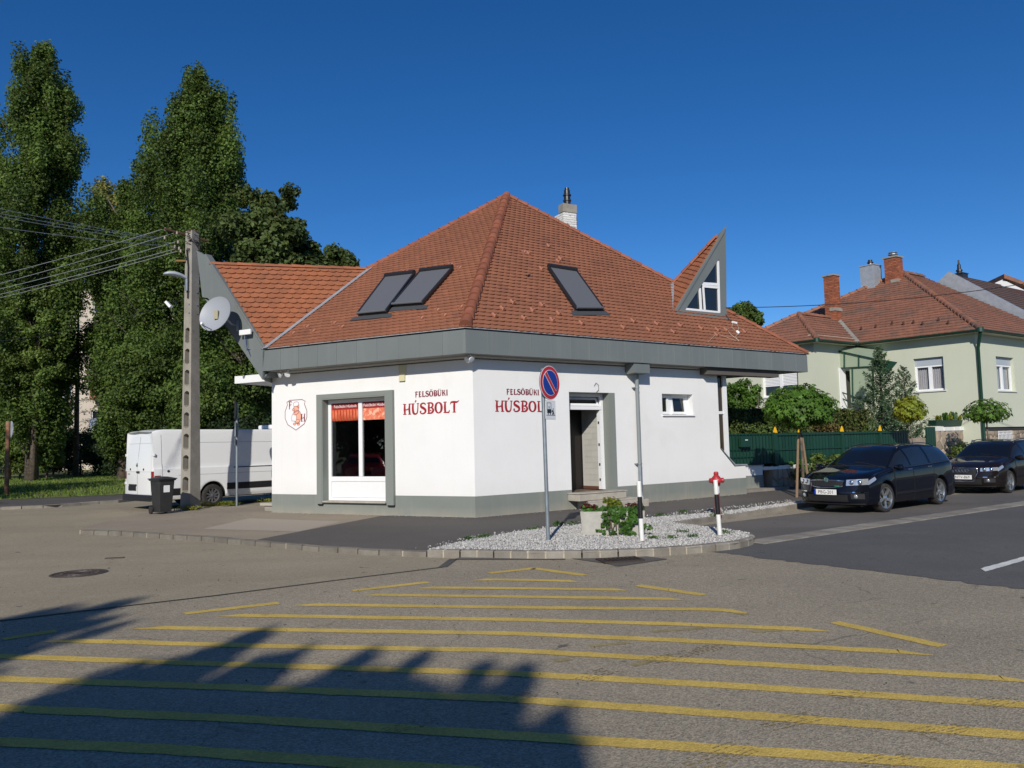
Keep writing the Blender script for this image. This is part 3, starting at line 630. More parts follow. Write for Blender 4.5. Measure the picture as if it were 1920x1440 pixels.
for i in range(9):
    s = 3.40 + i * .095; sb.tube([FL.pt(s, 2.265, -.158), FL.pt(s + .01, 2.4, -.158), FL.pt(s + .012, 2.53, -.158)], .034, n=6)
sb.v = [tuple(p) for p in sb.v]
vv = np.array(sb.v); off = (vv - FL.P) @ nL; vv = vv - np.outer(off + .1585, nL) + np.outer((off + .158) * .12, nL); sb.v = [tuple(p) for p in vv]
sb.build('sausage_picture', mat('sausage_skin_print', (.72, .19, .085), .5, c2=(.55, .10, .05), scale=7), sw, smooth=True)

# lettering: drawn strokes of varying width
def cat(P, k=6):
    P = [np.array(p, float) for p in P]; Q = [P[0]] + P + [P[-1]]; out = []
    for i in range(1, len(Q) - 2):
        for j in range(k):
            t = j / k; a, b_, c, d = Q[i - 1], Q[i], Q[i + 1], Q[i + 2]
            out.append(.5 * (2 * b_ + (c - a) * t + (2 * a - 5 * b_ + 4 * c - d) * t * t + (3 * b_ - a - 3 * c + d) * t ** 3))
    out.append(P[-1]); return out
def ser(x, y, w=.26, up=0): return [(x - w / 2, y, .045), (x, y + up, .055), (x + w / 2, y, .045)]
GL = {
 'H': (.74, [[(.17, .98, .10), (.15, .5, .15), (.17, .03, .12)], [(.02, 1.02, .03), (.12, .96, .08), (.30, .97, .03)], ser(.16, .02, .3), [(.60, .98, .09), (.57, .5, .14), (.60, .03, .12)], ser(.62, .98, .22), ser(.60, .02, .26), [(.16, .5, .07), (.3, .44, .06), (.45, .50, .07), (.58, .53, .06)]]),
 'Ú': (.74, [[(.16, .97, .12), (.14, .5, .15), (.2, .12, .15), (.36, .01, .10), (.52, .12, .09), (.58, .5, .08), (.60, .97, .07)], ser(.15, .98, .3), ser(.60, .98, .2), [(.34, 1.10, .05), (.44, 1.3, .10)]]),
 'Ü': (.74, [[(.16, .97, .12), (.14, .5, .15), (.2, .12, .15), (.36, .01, .10), (.52, .12, .09), (.58, .5, .08), (.60, .97, .07)], ser(.15, .98, .3), ser(.60, .98, .2), [(.25, 1.15, .10), (.25, 1.25, .10)], [(.48, 1.15, .10), (.48, 1.25, .10)]]),
 'S': (.62, [[(.52, .80, .05), (.46, .94, .09), (.28, .99, .09), (.12, .86, .12), (.14, .66, .15), (.32, .53, .16), (.48, .38, .16), (.50, .18, .13), (.34, .02, .09), (.14, .04, .08), (.06, .18, .09), (.14, .26, .09)]]),
 'B': (.66, [[(.20, .97, .10), (.18, .5, .15), (.18, .03, .12)], [(.03, .96, .05), (.2, .99, .08), (.40, .97, .09), (.52, .84, .13), (.50, .66, .11), (.34, .54, .07), (.24, .53, .05)], [(.26, .53, .05), (.46, .50, .09), (.56, .30, .15), (.48, .10, .12), (.28, .01, .08), (.05, .02, .05)], [(.30, .30, .07), (.37, .24, .06), (.36, .34, .05)]]),
 'O': (.74, [[(.36, .99, .07), (.17, .84, .13), (.10, .5, .16), (.17, .16, .13), (.36, .01, .07), (.55, .16, .13), (.62, .5, .16), (.55, .84, .13), (.36, .99, .07)]]),
 'Ő': (.74, [[(.36, .99, .07), (.17, .84, .13), (.10, .5, .16), (.17, .16, .13), (.36, .01, .07), (.55, .16, .13), (.62, .5, .16), (.55, .84, .13), (.36, .99, .07)], [(.25, 1.12, .05), (.32, 1.27, .08)], [(.45, 1.12, .05), (.52, 1.27, .08)]]),
 'L': (.60, [[(.18, .97, .10), (.16, .5, .15), (.18, .03, .13)], ser(.18, .98, .28), [(.04, .02, .05), (.3, .02, .07), (.48, .03, .09), (.54, .24, .04)]]),
 'T': (.74, [[(.36, .95, .12), (.34, .5, .15), (.34, .03, .12)], ser(.34, .02, .28), [(.02, .74, .03), (.10, .93, .10), (.36, .95, .12), (.56, .93, .10), (.76, 1.06, .03)]]),
 'F': (.60, [[(.2, .97, .10), (.18, .5, .14), (.15, -.05, .07)], [(.02, .9, .04), (.2, .97, .09), (.45, .95, .08), (.54, .80, .04)], [(.2, .5, .05), (.40, .53, .08), (.42, .62, .03)], ser(.16, .0, .18)]),
 'E': (.60, [[(.20, .97, .10), (.17, .5, .15), (.20, .03, .12)], [(.04, .97, .05), (.3, .97, .09), (.50, .84, .04)], [(.2, .52, .05), (.42, .52, .08)], [(.04, .02, .05), (.34, .02, .09), (.54, .18, .04)]]),
 'K': (.70, [[(.18, .97, .10), (.16, .5, .15), (.18, .03, .12)], ser(.18, .98, .26), ser(.18, .02, .26), [(.22, .48, .06), (.42, .66, .08), (.50, .92, .08), (.60, .95, .03)], [(.28, .50, .06), (.44, .4, .13), (.56, .05, .10), (.66, .02, .03)]]),
 'I': (.34, [[(.17, .97, .11), (.16, .5, .14), (.17, .03, .12)], ser(.17, .98, .26), ser(.17, .02, .26)]),
}
_lay = [0]
def stroke_mesh(b, fr, pts, ox, oz, sx, sz, o, wk=1.):
    P = cat(pts, 5) if len(pts) > 2 else [np.array(p, float) for p in pts]
    xy = np.array([(p[0] * sx, p[1] * sz) for p in P]); wd = np.array([p[2] for p in P]) * (sx + sz) / 2 * wk; vs = []
    for i in range(len(xy)):
        d = xy[min(i + 1, len(xy) - 1)] - xy[max(i - 1, 0)]; d = d / (np.hypot(*d) + 1e-9); n = np.array([-d[1], d[0]])
        for sg in (1, -1): q = xy[i] + n * sg * wd[i] / 2; vs.append(fr.pt(ox + q[0] * fr.sg, oz + q[1], o))
    b.add(vs, [(2 * i, 2 * i + 1, 2 * i + 3, 2 * i + 2) for i in range(len(xy) - 1)])
FL.sg = -1; FR.sg = 1                           # reading direction along s
def letters(fr, word, s0, z0, h, wtot, m, parent, wk=1.35):
    tot = sum(GL[c][0] for c in word); sx = wtot / tot; x = 0.
    for c in word:
        adv, st = GL[c]; b = MB()
        for k, s_ in enumerate(st): stroke_mesh(b, fr, s_, s0 + x * sx * fr.sg, z0, sx, h, .004 + k * .0006, wk)
        b.build('letter', m, parent); x += adv
for fr, a1, w1, a2, w2 in ((FL, 1.915, 1.54, 1.57, .91), (FR, .575, 1.64, .895, .95)):
    lt = thing('lettering', None, None, fr.pt(a1, 2.35)); lt.parent = shop; lt.location = tuple(fr.pt(a1, 2.35) - wloc(shop))
    lt['label'] = 'painted wine red shop name on the %s' % ('wall beside the display window' if fr is FL else 'wall left of the door')
    letters(fr, 'HÚSBOLT', a1, 2.335, .245, w1, K['red'], lt)
    letters(fr, 'FELSŐBÜKI', a2, 2.725, .125, w2, K['redline'], lt, 1.65)

# shield emblem with a butcher pig
em = thing('shield_emblem', None, None, FL.pt(5.24, 2.4)); em.parent = shop; em.location = tuple(FL.pt(5.24, 2.4) - wloc(shop)); em['label'] = 'painted shield with a pig butcher and the letters F and H'
def flat(fr, pts, cx, cz, sx, sz, m, name, o, parent):
    P = [fr.pt(cx + p[0] * sx * fr.sg, cz + p[1] * sz, o) for p in pts]; MB().add(P, [tuple(range(len(P)))]).build(name, m, parent)
def line(fr, pts, cx, cz, sx, sz, m, name, o, parent, w=.012, closed=False, sub=4):
    P = [(p[0], p[1], w) for p in pts]
    if closed: P = P + [P[0]]
    if sub > 1: P = cat(P, sub)
    b = MB(); xy = np.array([(p[0] * sx, p[1] * sz) for p in P]); vs = []
    for i in range(len(xy)):
        d = xy[min(i + 1, len(xy) - 1)] - xy[max(i - 1, 0)]; d = d / (np.hypot(*d) + 1e-9); n = np.array([-d[1], d[0]])
        for sg in (1, -1): q = xy[i] + n * sg * w / 2; vs.append(fr.pt(cx + q[0] * fr.sg, cz + q[1], o))
    b.add(vs, [(2 * i, 2 * i + 1, 2 * i + 3, 2 * i + 2) for i in range(len(xy) - 1)]); b.build(name, m, parent)
ECX, ECZ, ES = 5.24, 2.46, .385
sh = [(-.8, .85), (-.55, .98), (.55, .98), (.82, .85), (.74, .72), (.80, .55), (.95, .25), (.95, -.2), (.72, -.62), (0, -1.0), (-.72, -.62), (-.95, -.2), (-.95, .25), (-.80, .55), (-.74, .72)]
flat(FL, sh, ECX, ECZ, ES, ES, K['print_white'], 'shield', .003, em)
line(FL, sh, ECX, ECZ, ES, ES, K['redline'], 'shield_outline', .005, em, w=.017, closed=True, sub=1)
def ell(cx, cy, rx, ry, n=20, rot=0):
    return [(cx + rx * math.cos(t) * math.cos(rot) - ry * math.sin(t) * math.sin(rot), cy + rx * math.cos(t) * math.sin(rot) + ry * math.sin(t) * math.cos(rot)) for t in [2 * math.pi * i / n for i in range(n)]]
for nm, P, m, o in (('pig_body', ell(.12, -.12, .34, .42), K['pig'], .0055), ('pig_head', ell(.02, .38, .24, .22), K['pig'], .006), ('pig_ear', [(.1, .52), (.30, .66), (.27, .42)], K['pig'], .0064),
                    ('pig_snout', ell(-.20, .34, .10, .08), K['pig'], .0068), ('pig_arm', ell(.05, .12, .25, .09, rot=.35), K['pig'], .0100), ('pig_foot', ell(-.12, -.60, .11, .07), K['pig'], .0058), ('pig_foot', ell(.22, -.62, .11, .07), K['pig'], .0058), ('pig_leg', [(-.15, -.3), (0, -.55), (.1, -.6), (.32, -.56), (.3, -.3)], K['pig'], .0052),
                    ('apron', [(-.16, .2), (-.34, -.05), (-.38, -.38), (.02, -.42), (.06, -.1)], K['print_white'], .0080), ('chef_hat', [(-.16, .56), (-.22, .74), (-.1, .84), (.1, .86), (.26, .78), (.2, .58)], K['print_white'], .0072)):
    flat(FL, P, ECX, ECZ, ES, ES, m, nm, o, em); line(FL, P, ECX, ECZ, ES, ES, K['redline'], nm + '_outline', o + .0006, em, w=.010, closed=True, sub=1)
line(FL, [(.44, -.15), (.55, -.1), (.5, -.22), (.58, -.24)], ECX, ECZ, ES, ES, K['pig'], 'pig_tail', .006, em, w=.01)
for c, x, z in (('F', 5.24 + .66 * .38, 2.46 + .42 * .38), ('H', 5.24 - .42 * .38, 2.46 - .46 * .38)):
    b = MB()
    for k, s_ in enumerate(GL[c][1]): stroke_mesh(b, FL, s_, x, z, .22, .19, .0065 + k * .0005, 1.2)
    b.build('letter', K['redline'], em)

# doorway
dw = thing('doorway', None, None, FR.pt(3.4, .38)); dw.parent = shop; dw.location = tuple(FR.pt(3.4, .38) - wloc(shop))
MB().fbox(FR, DOOR[1] - .002, DOOR[1] + .19, PLZ, 2.82, -.29, .003).fbox(FR, DOOR[1] - .006, DOOR[1] - .001, .38, 2.82, -.28, .003).build('painted_reveal', K['surround'], dw)
MB().fbox(FR, DOOR[0] + .001, DOOR[0] + .006, .38, 2.82, -.28, -.001).fbox(FR, DOOR[0] + .006, DOOR[1] - .006, 2.812, 2.819, -.28, -.001).build('painted_soffit', K['surround'], dw)
b = MB(); i0, i1 = -.30, -.23
b.fbox(FR, 2.756, 2.84, .40, 2.81, i0, i1); b.fbox(FR, 3.97, 4.05, .40, 2.81, i0, i1); b.fbox(FR, 2.84, 3.97, 2.73, 2.81, i0, i1); b.fbox(FR, 2.84, 3.97, 2.40, 2.49, i0, i1 + .02)
b.build('door_frame', K['white'], dw, bevel=.005)
tr = MB(); c0 = FR.pt(2.86, 2.51, -.235); 
fr_in = lambda a, c, e, g: (FR.pt(a, e, -.25), FR.pt(c, e, -.25), FR.pt(c, g, -.32), FR.pt(a, g, -.32))
tl = [(2.87, 3.94, 2.50, 2.56), (2.87, 3.94, 2.66, 2.72), (2.87, 2.93, 2.56, 2.66), (3.88, 3.94, 2.56, 2.66)]
for a, c, e, g in tl:
    f0 = -.25 - (e - 2.5) * .5; f1 = -.25 - (g - 2.5) * .5
    P = [FR.pt(a, e, f0), FR.pt(c, e, f0), FR.pt(c, g, f1), FR.pt(a, g, f1)]; tr.prism(P, -nR * .04)
ts = tr.build('tilted_transom_window', K['white'], dw)
MB().prism([FR.pt(2.93, 2.56, -.285), FR.pt(3.88, 2.56, -.285), FR.pt(3.88, 2.66, -.335), FR.pt(2.93, 2.66, -.335)], -nR * .006).build('pane', K['dglass'], ts)
MB().obox(FR.pt(4.00, .40, -.30), FR.d * .02, -nR * .72, Z * 2.9).build('corridor_wall', K['ceramic'], dw)
tlm = MB(); 
for i in range(4):
    for j in range(14):
        tlm.obox(FR.pt(3.994, .47 + j * .15, -.34 - i * .15), FR.d * .006, -nR * .145, Z * .145, tint=float(rng.uniform(.93, 1.03)))
tlm.build('wall_tiles', mat('white_wall_tile', (.50, .49, .45), .25, tint=1), dw)['kind'] = 'stuff'
dl = MB().fbox(FR, 3.93, 3.972, .41, 2.39, -.345, -.225).build('open_door_edge', K['white'], dw)
for z in (.62, 1.0, 1.5, 2.05): MB().fbox(FR, 3.915, 3.93, z, z + .06, -.30, -.26).build('hinge', K['blackm'], dl)
MB().obox(FR.pt(3.994, .40, -.345), -FR.d * .012, -nR * .66, Z * .075).build('skirting', mat('brown_skirting', (.12, .05, .03), .6), dw)
MB().obox(FR.pt(2.70, .38, -.30), -FR.d * .03, -nR * 2.6, Z * 2.9).build('corridor_wall', K['dark'], dw)  # left wall coloured black for the darkness inside the doorway
MB().obox(FR.pt(2.70, .38, -1.05), FR.d * 1.35, -nR * .05, Z * 2.9).build('dark_end_sheet', mat('unlit_interior_dark', (.012, .010, .009), .5), dw)  # near-black sheet across the corridor stands in for the unlit interior
MB().obox(FR.pt(2.73, .352, -1.5), FR.d * 1.27, nR * 1.5, Z * .03).build('corridor_floor', mat('brown_floor_tile', (.16, .11, .075), .5, fine=.1), dw)
# steps
st = MB(); st.fbox(FR, 2.62, 4.14, .21, .375, .006, .42); st.build('door_step', K['stone_step'], shop, bevel=.012)
st = MB(); st.fbox(FR, 2.76, 4.52, .0, .18, .44, .80).fbox(FR, 2.9, 4.50, .0, .205, .006, .44); st.build('door_step', K['stone_step'], shop, bevel=.012)
MB().fbox(FR, 2.60, 4.16, .376, .40, .006, .44).build('door_step_slab', K['stone_step'], shop, bevel=.006)
# side step left of the wall
MB().obox(FL.pt(SL + .02, 0, -.25), dL * .5, -nL * .9, Z * .14).build('side_step', K['concrete'], shop, bevel=.01)
MB().obox(FL.pt(SL + .02, .142, -.2), dL * .62, -nL * .9, Z * .07).build('side_step_slab', K['stone_step'], shop, bevel=.01)

# small twin window
sm = thing('small_window', None, None, FR.pt(6.5, 2.27)); sm.parent = shop; sm.location = tuple(FR.pt(6.5, 2.27) - wloc(shop))
MB().fbox(FR, 5.93, 7.17, 2.235, 2.268, -.27, .05).build('sill', K['stucco'], sm)
MB().fbox(FR, 6.36, 6.50, 2.27, 2.83, -.27, -.20).fbox(FR, 5.952, 7.148, 2.26, 2.30, -.27, -.20).fbox(FR, 5.952, 7.148, 2.79, 2.829, -.27, -.20).fbox(FR, 7.06, 7.148, 2.30, 2.79, -.27, -.20).build('frame', K['white'], sm)
for a, c, tlt in ((5.96, 6.36, 0), (6.50, 7.06, .10)):
    b = MB(); e, g = 2.30, 2.79
    for p, q, r_, s_ in ((a, c, e, e + .06), (a, c, g - .06, g), (a, a + .06, e + .06, g - .06), (c - .06, c, e + .06, g - .06)):
        P = [FR.pt(p, r_, -.215 - (r_ - e) * tlt), FR.pt(q, r_, -.215 - (r_ - e) * tlt), FR.pt(q, s_, -.215 - (s_ - e) * tlt), FR.pt(p, s_, -.215 - (s_ - e) * tlt)]; b.prism(P, nR * .05)
    ca = b.build('casement', K['white'], sm)
    MB().prism([FR.pt(a + .06, e + .06, -.2), FR.pt(c - .06, e + .06, -.2), FR.pt(c - .06, g - .06, -.2 - .4 * tlt), FR.pt(a + .06, g - .06, -.2 - .4 * tlt)], nR * .006).build('pane', K['dglass'], ca)

# corner window past the street wall
cw = thing('corner_window', None, None, FR.pt(8.5, .8)); cw.parent = shop; cw.location = tuple(FR.pt(8.5, .8) - wloc(shop))
g0 = -.16
MB().prism([FR.pt(SRup + .002, 2.38, g0), FR.pt(8.56, 2.38, g0), FR.pt(8.56, 3.54, g0), FR.pt(SRup + .002, 3.54, g0)], -nR * .01).build('pane', K['bglass'], cw)
MB().prism([FR.pt(SRup + .002, 1.30, g0), FR.pt(8.56, .95, g0), FR.pt(8.56, 2.30, g0), FR.pt(SRup + .002, 2.30, g0)], -nR * .01).build('pane', K['bglass'], cw)
MB().fbox(FR, SRup + .002, 8.56, 2.30, 2.38, -.2, -.12).build('transom_bar', K['white'], cw)
MB().fbox(FR, 8.562, 8.72, .83, 3.54, -.24, -.11).build('corner_post', K['white'], cw)
MB().obox(FR.pt(8.66, .83, -.242), FR.d * .01, -nR * 1.6, Z * 2.7).build('pane', K['bglass'], cw)
b = MB(); b.prism([FR.pt(8.22, 1.33, .03), FR.pt(8.25, 1.30, .03), FR.pt(8.80, .825, .03), FR.pt(9.32, .825, .03), FR.pt(9.32, .855, .03), FR.pt(8.81, .855, .03)], -nR * .34); b.build('sill_capping', K['flash'], cw)
MB().obox(FR.pt(8.72, 3.0, -1.9), FR.d * .2, nR * .2, Z * .6).build('porch_post', K['stucco'], cw)

# roof -------------------------------------------------------------
ZB, ZT = 3.57, 4.13
Fc = V(-.98, 16.9, 0)
EL, ER = Frame(Fc, dL, nL), Frame(Fc, dR, nR)
SLE, SRE = 5.94, 12.36
Lt = EL.pt(SLE, ZT); Rt = ER.pt(SRE, ZT); Ct = EL.pt(0, ZT)
APX = at_depth(950, 367, 24.0)
K2 = Rt - nR * 8.6 - dR * 2.0; K1 = Lt + azd(26) * 9.5; K1[2] = ZT; K2[2] = ZT
nrmL = unit(np.cross(Lt - Ct, APX - Ct)); nrmR = unit(np.cross(Rt - Ct, APX - Ct))
if nrmL[2] < 0: nrmL = -nrmL
if nrmR[2] < 0: nrmR = -nrmR
Jn = on_plane(690, 506, Ct, nrmL)                # valley meets the hip
def on_hip(x, y):                               # nearest point of the right hip to the sight line
    d = ray(x, y); h = Rt - APX; M = np.array([[d @ d, -d @ h], [d @ h, -h @ h]]); r = np.array([d @ (APX - EYE), h @ (APX - EYE)])
    t = np.linalg.solve(M, r); return APX + h * t[1]
Bk2 = on_hip(1262, 534)
roof = MB().add([Ct, Lt, Jn, APX, Rt, K2, K1], [(0, 3, 2, 1), (0, 4, 3), (4, 5, 3), (5, 6, 3), (6, 2, 3), (1, 2, 6)]).build('roof', K['deck'], shop)
def clip(poly, a, b_, inside):                  # keep the part of a 2-D polygon on the inside of line a-b
    out = []; d = b_ - a; sd = lambda p: (d[0] * (p[1] - a[1]) - d[1] * (p[0] - a[0])) * (1 if (d[0] * (inside[1] - a[1]) - d[1] * (inside[0] - a[0])) > 0 else -1)
    n = len(poly)
    for i in range(n):
        p, q = poly[i], poly[(i + 1) % n]; sp, sq = sd(p), sd(q)
        if sp >= 0: out.append(p)
        if (sp >= 0) != (sq >= 0): out.append(p + (q - p) * sp / (sp - sq))
    return out
VAR = {}
def tile_poly(w, L, arc): return [np.array(p) for p in [(-w / 2, L), (-w / 2, arc), (-w * .36, arc * .45), (-w * .17, arc * .1), (0, 0), (w * .17, arc * .1), (w * .36, arc * .45), (w / 2, arc), (w / 2, L)]]
def tile_geom(P, L, lift):
    z = lambda v: lift * (1 - v / L) + .008
    return z
def tiles(name, parent, tri, u0, nrm, width, expo, m, indiv=0, holes=(), arc=.035, lift=.038, seed=1, vstart=0.):
    """tri: corner points of the roof face, u0: eave direction; returns tiles as objects (nearest first) and the rest joined"""
    R = np.random.default_rng(seed); org = tri[0]; u = unit(u0); v = np.cross(nrm, u)
    if v[2] < 0: v = -v
    poly = [np.array([(p - org) @ u, (p - org) @ v]) for p in tri]; cen = sum(poly) / len(poly)
    H = [[np.array([(p - org) @ u, (p - org) @ v]) for p in h] for h in holes]
    lo = np.min(poly, 0); hi = np.max(poly, 0); L = expo + .035; allp = []; row = 0; y = lo[1] + vstart - .02
    PA = np.array([[p[0], p[1]] for p in poly])
    while y < hi[1]:
        x = lo[0] + (width / 2 if row % 2 else 0) - width
        while x < hi[0] + width:
            c = np.array([x, y + L / 2]); base = [p * 1. for p in tile_poly(width * 1.0, L, arc)]
            jx, jy = R.normal(0, .0025), R.normal(0, .004); Q = [p + np.array([x + jx, y + jy]) for p in base]; full = True
            if any(in_poly(c[None], h)[0] for h in H): x += width; continue
            for i in range(len(poly)):
                a, b_ = poly[i], poly[(i + 1) % len(poly)]
                if abs(a[1] - b_[1]) < .05 and a[1] < lo[1] + .1: continue   # eave edge: never cut
                n1 = len(Q); Q2 = clip(Q, a, b_, cen)
                if len(Q2) != n1 or any(np.abs(p - q).max() > 1e-9 for p, q in zip(Q, Q2)): full = False
                Q = Q2
                if len(Q) < 3: break
            if len(Q) >= 3: allp.append((Q, x + jx, y + jy, full))
            x += width
        y += expo; row += 1
    to3 = lambda q, yb: org + u * q[0] + v * q[1] + nrm * (lift * (1 - (q[1] - yb) / L) + .010)
    idx = list(range(len(allp)))
    if indiv:
        fulls = [i for i in idx if allp[i][3]]; fulls.sort(key=lambda i: np.linalg.norm(org + u * allp[i][1] + v * allp[i][2] - EYE))
        sel = set(fulls[:indiv]); vars_ = []
        Mx = np.eye(4); Mx[:3, 0] = u; Mx[:3, 1] = v; Mx[:3, 2] = nrm
        for k in range(8):
            base = tile_poly(width * 1.0, L, arc); b = MB(); t = float(R.uniform(.93, 1.06)); n = len(base)
            b.add([(p[0], p[1], lift * (1 - p[1] / L) + .010) for p in base] + [(p[0], p[1], -.002) for p in base], [tuple(range(n))] + [(i, (i + 1) % n, n + (i + 1) % n, n + i) for i in range(n - 1)], t)
            me = bpy.data.meshes.new('tile'); me.from_pydata(b.v, [], b.f); at = me.attributes.new('tint', 'FLOAT', 'POINT'); at.data.foreach_set('value', b.t); me.materials.append(m); vars_.append(me)
        off = wloc(parent)
        for i in sel:
            Q, x, y, _ = allp[i]; o = bpy.data.objects.new('tile', vars_[R.integers(8)]); p = org + u * x + v * y - off
            M2 = Mx.copy(); M2[:3, 3] = p; COL.objects.link(o); o.parent = parent; o.matrix_local = Matrix(M2.tolist())
        idx = [i for i in idx if i not in sel]
    b = MB()
    for i in idx:
        Q, x, y, _ = allp[i]; top = [to3(q, y) for q in Q]; n = len(Q); t = float(R.choice([R.uniform(.93, 1.06), R.uniform(.96, 1.05), R.uniform(.88, .98)]))
        b.add(top + [p - nrm * (lift + .01) for p in top], [tuple(range(n))] + [(k, (k + 1) % n, n + (k + 1) % n, n + k) for k in range(n)], t)
    o = b.build('tiles', m, parent); o['kind'] = 'stuff'
    return len(allp)
def quad3(px, P, n): return [on_plane(x, y, P, n) for x, y in px]
SK1 = quad3([(726, 526), (780, 520), (727, 591), (674, 596)], Ct, nrmL); SK2 = quad3([(791, 517), (851, 510), (795, 575), (739, 579)], Ct, nrmL); SK3 = quad3([(1025, 507), (1077, 515), (1127, 585), (1077, 585)], Ct, nrmR)
ntl = tiles('L', roof, [Ct, Lt, Jn, APX], dL, nrmL, .185, .158, K['tile'], indiv=110, holes=[], seed=3)
ntr = tiles('R', roof, [Ct, Rt, APX], dR, nrmR, .185, .158, K['tile'], indiv=100, holes=[], seed=4)
print('tiles', ntl, ntr)
# half-round ridge tiles on the hips
def ridge(p, q, parent, r=.10, L=.36, m=None, up=.03, rr=None):
    d = unit(q - p); n = int(np.linalg.norm(q - p) / L); a = unit(np.cross(d, Z)); b_ = unit(np.cross(a, d)) 
    for i in range(n):
        p0 = p + (q - p) * (i / n) + b_ * up; p1 = p + (q - p) * ((i + 1.12) / n) + b_ * up; b = MB(); vs = []
        for pp, r_ in ((p0, r * 1.18), (p1, r * .86)):
            for k in range(9):
                w_ = math.pi * k / 8 * 1.1 - math.pi * .05; vs.append(pp + a * math.cos(w_) * r_ + b_ * (math.sin(w_) * r_ - .02))
        b.add(vs, [(k, k + 1, 10 + k, 9 + k) for k in range(8)] + [tuple(range(9))], float(rng.uniform(.85, 1.15)))
        b.build('ridge_tile', m or K['ridge'], parent, smooth=True, sharp=40)
ridge(Ct + (APX - Ct) * .005, APX, roof, r=.125, L=.34, up=.035); ridge(Rt, APX, roof, r=.085); ridge(Jn, APX, roof, r=.085); ridge(K1 + (APX - K1) * 0., APX, roof, r=.085, L=.8); ridge(K2, APX, roof, r=.085, L=.8)
# plain courses on the hidden faces
for T_, u_ in (([Rt, K2, APX], K2 - Rt), ([K2, K1, APX], K1 - K2), ([K1, Jn, APX], Jn - K1)):
    n_ = unit(np.cross(T_[1] - T_[0], T_[2] - T_[0])); n_ = n_ if n_[2] > 0 else -n_
    if T_[0] is K1: MB().add([p + n_ * .02 for p in T_], [(0, 1, 2)]).build('rear_slope', K['tile'], roof)
    else: tiles('B', roof, T_, unit(u_), n_, .37, .32, K['tile'], seed=9)
MB().add([p + V(0, 0, .02) for p in (Lt, Jn, K1)], [(0, 1, 2)]).build('rear_slope', K['tile'], roof)
# fascia panels
fas = thing('fascia', None, None, EL.pt(0, ZB)); fas.parent = shop; fas.location = tuple(EL.pt(0, ZB) - wloc(shop))
def panels(fr, s0, s1, step, z0, z1):
    n = int(round((s1 - s0) / step)); L = (s1 - s0) / n
    for i in range(n):
        b = MB(); a = s0 + i * L + .003; c = s0 + (i + 1) * L - .003
        if i == 0: a = s0
        b.fbox(fr, a, c, z0, z1, -.03, 0., tint=float(rng.uniform(.96, 1.04)))
        if i < n - 1: b.fbox(fr, c - .004, c + .008, z0 + .002, z1 - .002, .0002, .012, tint=1.12)
        b.build('cladding_panel', K['fascia'], fas)
panels(EL, .0, SLE + .05, .60, ZB, ZT - .045); panels(ER, .0, SRE, .60, ZB, ZT - .045)
cap = MB(); cap.fbox(EL, -.02, SLE + .04, ZT - .012, ZT + .004, -.12, .025); cap.fbox(ER, -.02, SRE + .12, ZT - .012, ZT + .004, -.12, .025); cap.build('drip_edge', K['flash'], fas)
MB().fbox(EL, .0, SLE, ZT - .045, ZT - .012, -.06, -.03).fbox(ER, .0, SRE, ZT - .045, ZT - .012, -.06, -.03).build('shadow_gap', K['blackm'], fas)  # black strip stands in for the shadow line below the drip edge
# end of the fascia on the right, soffit
MB().obox(ER.pt(SRE - .03, ZB, -.03), ER.d * .03, (K2 - Rt), Z * (ZT - ZB - .03)).build('end_panel', K['fascia'], fas)
MB().add([EL.pt(SLE, ZB + .004, -.03), EL.pt(.0, ZB + .004, -.03), ER.pt(SRE - .03, ZB + .004, -.03), V(K2[0], K2[1], ZB + .004), V(K1[0], K1[1], ZB + .004)], [(0, 1, 2, 3, 4)]).build('soffit', mat('grey_soffit_board', (.22, .215, .2), .8), fas)
# a dropped beam under the right overhang
bm_ = on_plane(1456, 703, Fc - nR * .2, nR); sb_ = float(np.dot(bm_ - Fc, dR)); 
MB().fbox(ER, 7.9, sb_, 3.38, ZB + .002, -.42, -.12).build('soffit_beam', mat('brown_soffit', (.10, .09, .08), .8), fas)

# valley flashing and wing on the left
Tw = EL.pt(*EL.px(369, 470)); Twi = EL.pt(*EL.px(384, 478)); LF = EL.pt(*EL.px(379, 557)); LF2 = EL.pt(*EL.px(390, 559)); Lb = EL.pt(*EL.px(492, 712))
RW = EL.pt(*EL.px(392, 496))
nW = unit(np.cross(Jn - Lt, RW - Lt)); nW = nW if nW[2] > 0 else -nW
wing = thing('wing_roof', None, None, Lt); wing.parent = shop; wing.location = tuple(Lt - wloc(shop))
dk = MB().add([Lt - nW * .01, Jn - nW * .01, RW - nW * .01, LF - nL * .05, Lb - nL * .05 + Z * .05, K1], [(0, 1, 2), (2, 1, 3), (3, 1, 4), (4, 1, 5)]); dk.build('roof_deck', K['fascia'], wing)
uW = unit(Jn - RW) ; uW = unit(uW - nW * np.dot(uW, nW))
# courses of the wing run parallel to its ridge; the face is a triangle standing on its valley end
tiles('W', wing, [Lt, Jn, RW], uW, nW, .215, .172, K['tile_new'], indiv=85, seed=6, arc=.05, lift=.042)
ridge(RW, Jn, wing, r=.07, L=.34, m=K['tile_new'])
vd = unit(Jn - Lt); vn = unit(np.cross(vd, Z))
fl_ = MB(); sideL = unit(np.cross(nrmL, vd)); 
if sideL @ dL > 0: sideL = -sideL
sideW = unit(np.cross(nW, vd))
if sideW @ dL < 0: sideW = -sideW
fl_.add([Lt + nrmL * .045 - vd * .05, Jn + nrmL * .045 + vd * .15, Jn + sideL * .16 + nrmL * .05 + vd * .05, Lt + sideL * .16 + nrmL * .05 - vd * .02], [(0, 1, 2, 3)])
fl_.add([Lt + nW * .05 - vd * .05, Jn + nW * .05 + vd * .1, Jn + sideW * .02 + nW * .055, Lt + sideW * .02 + nW * .055], [(0, 3, 2, 1)]); fl_.build('valley_flashing', K['flash'], wing)
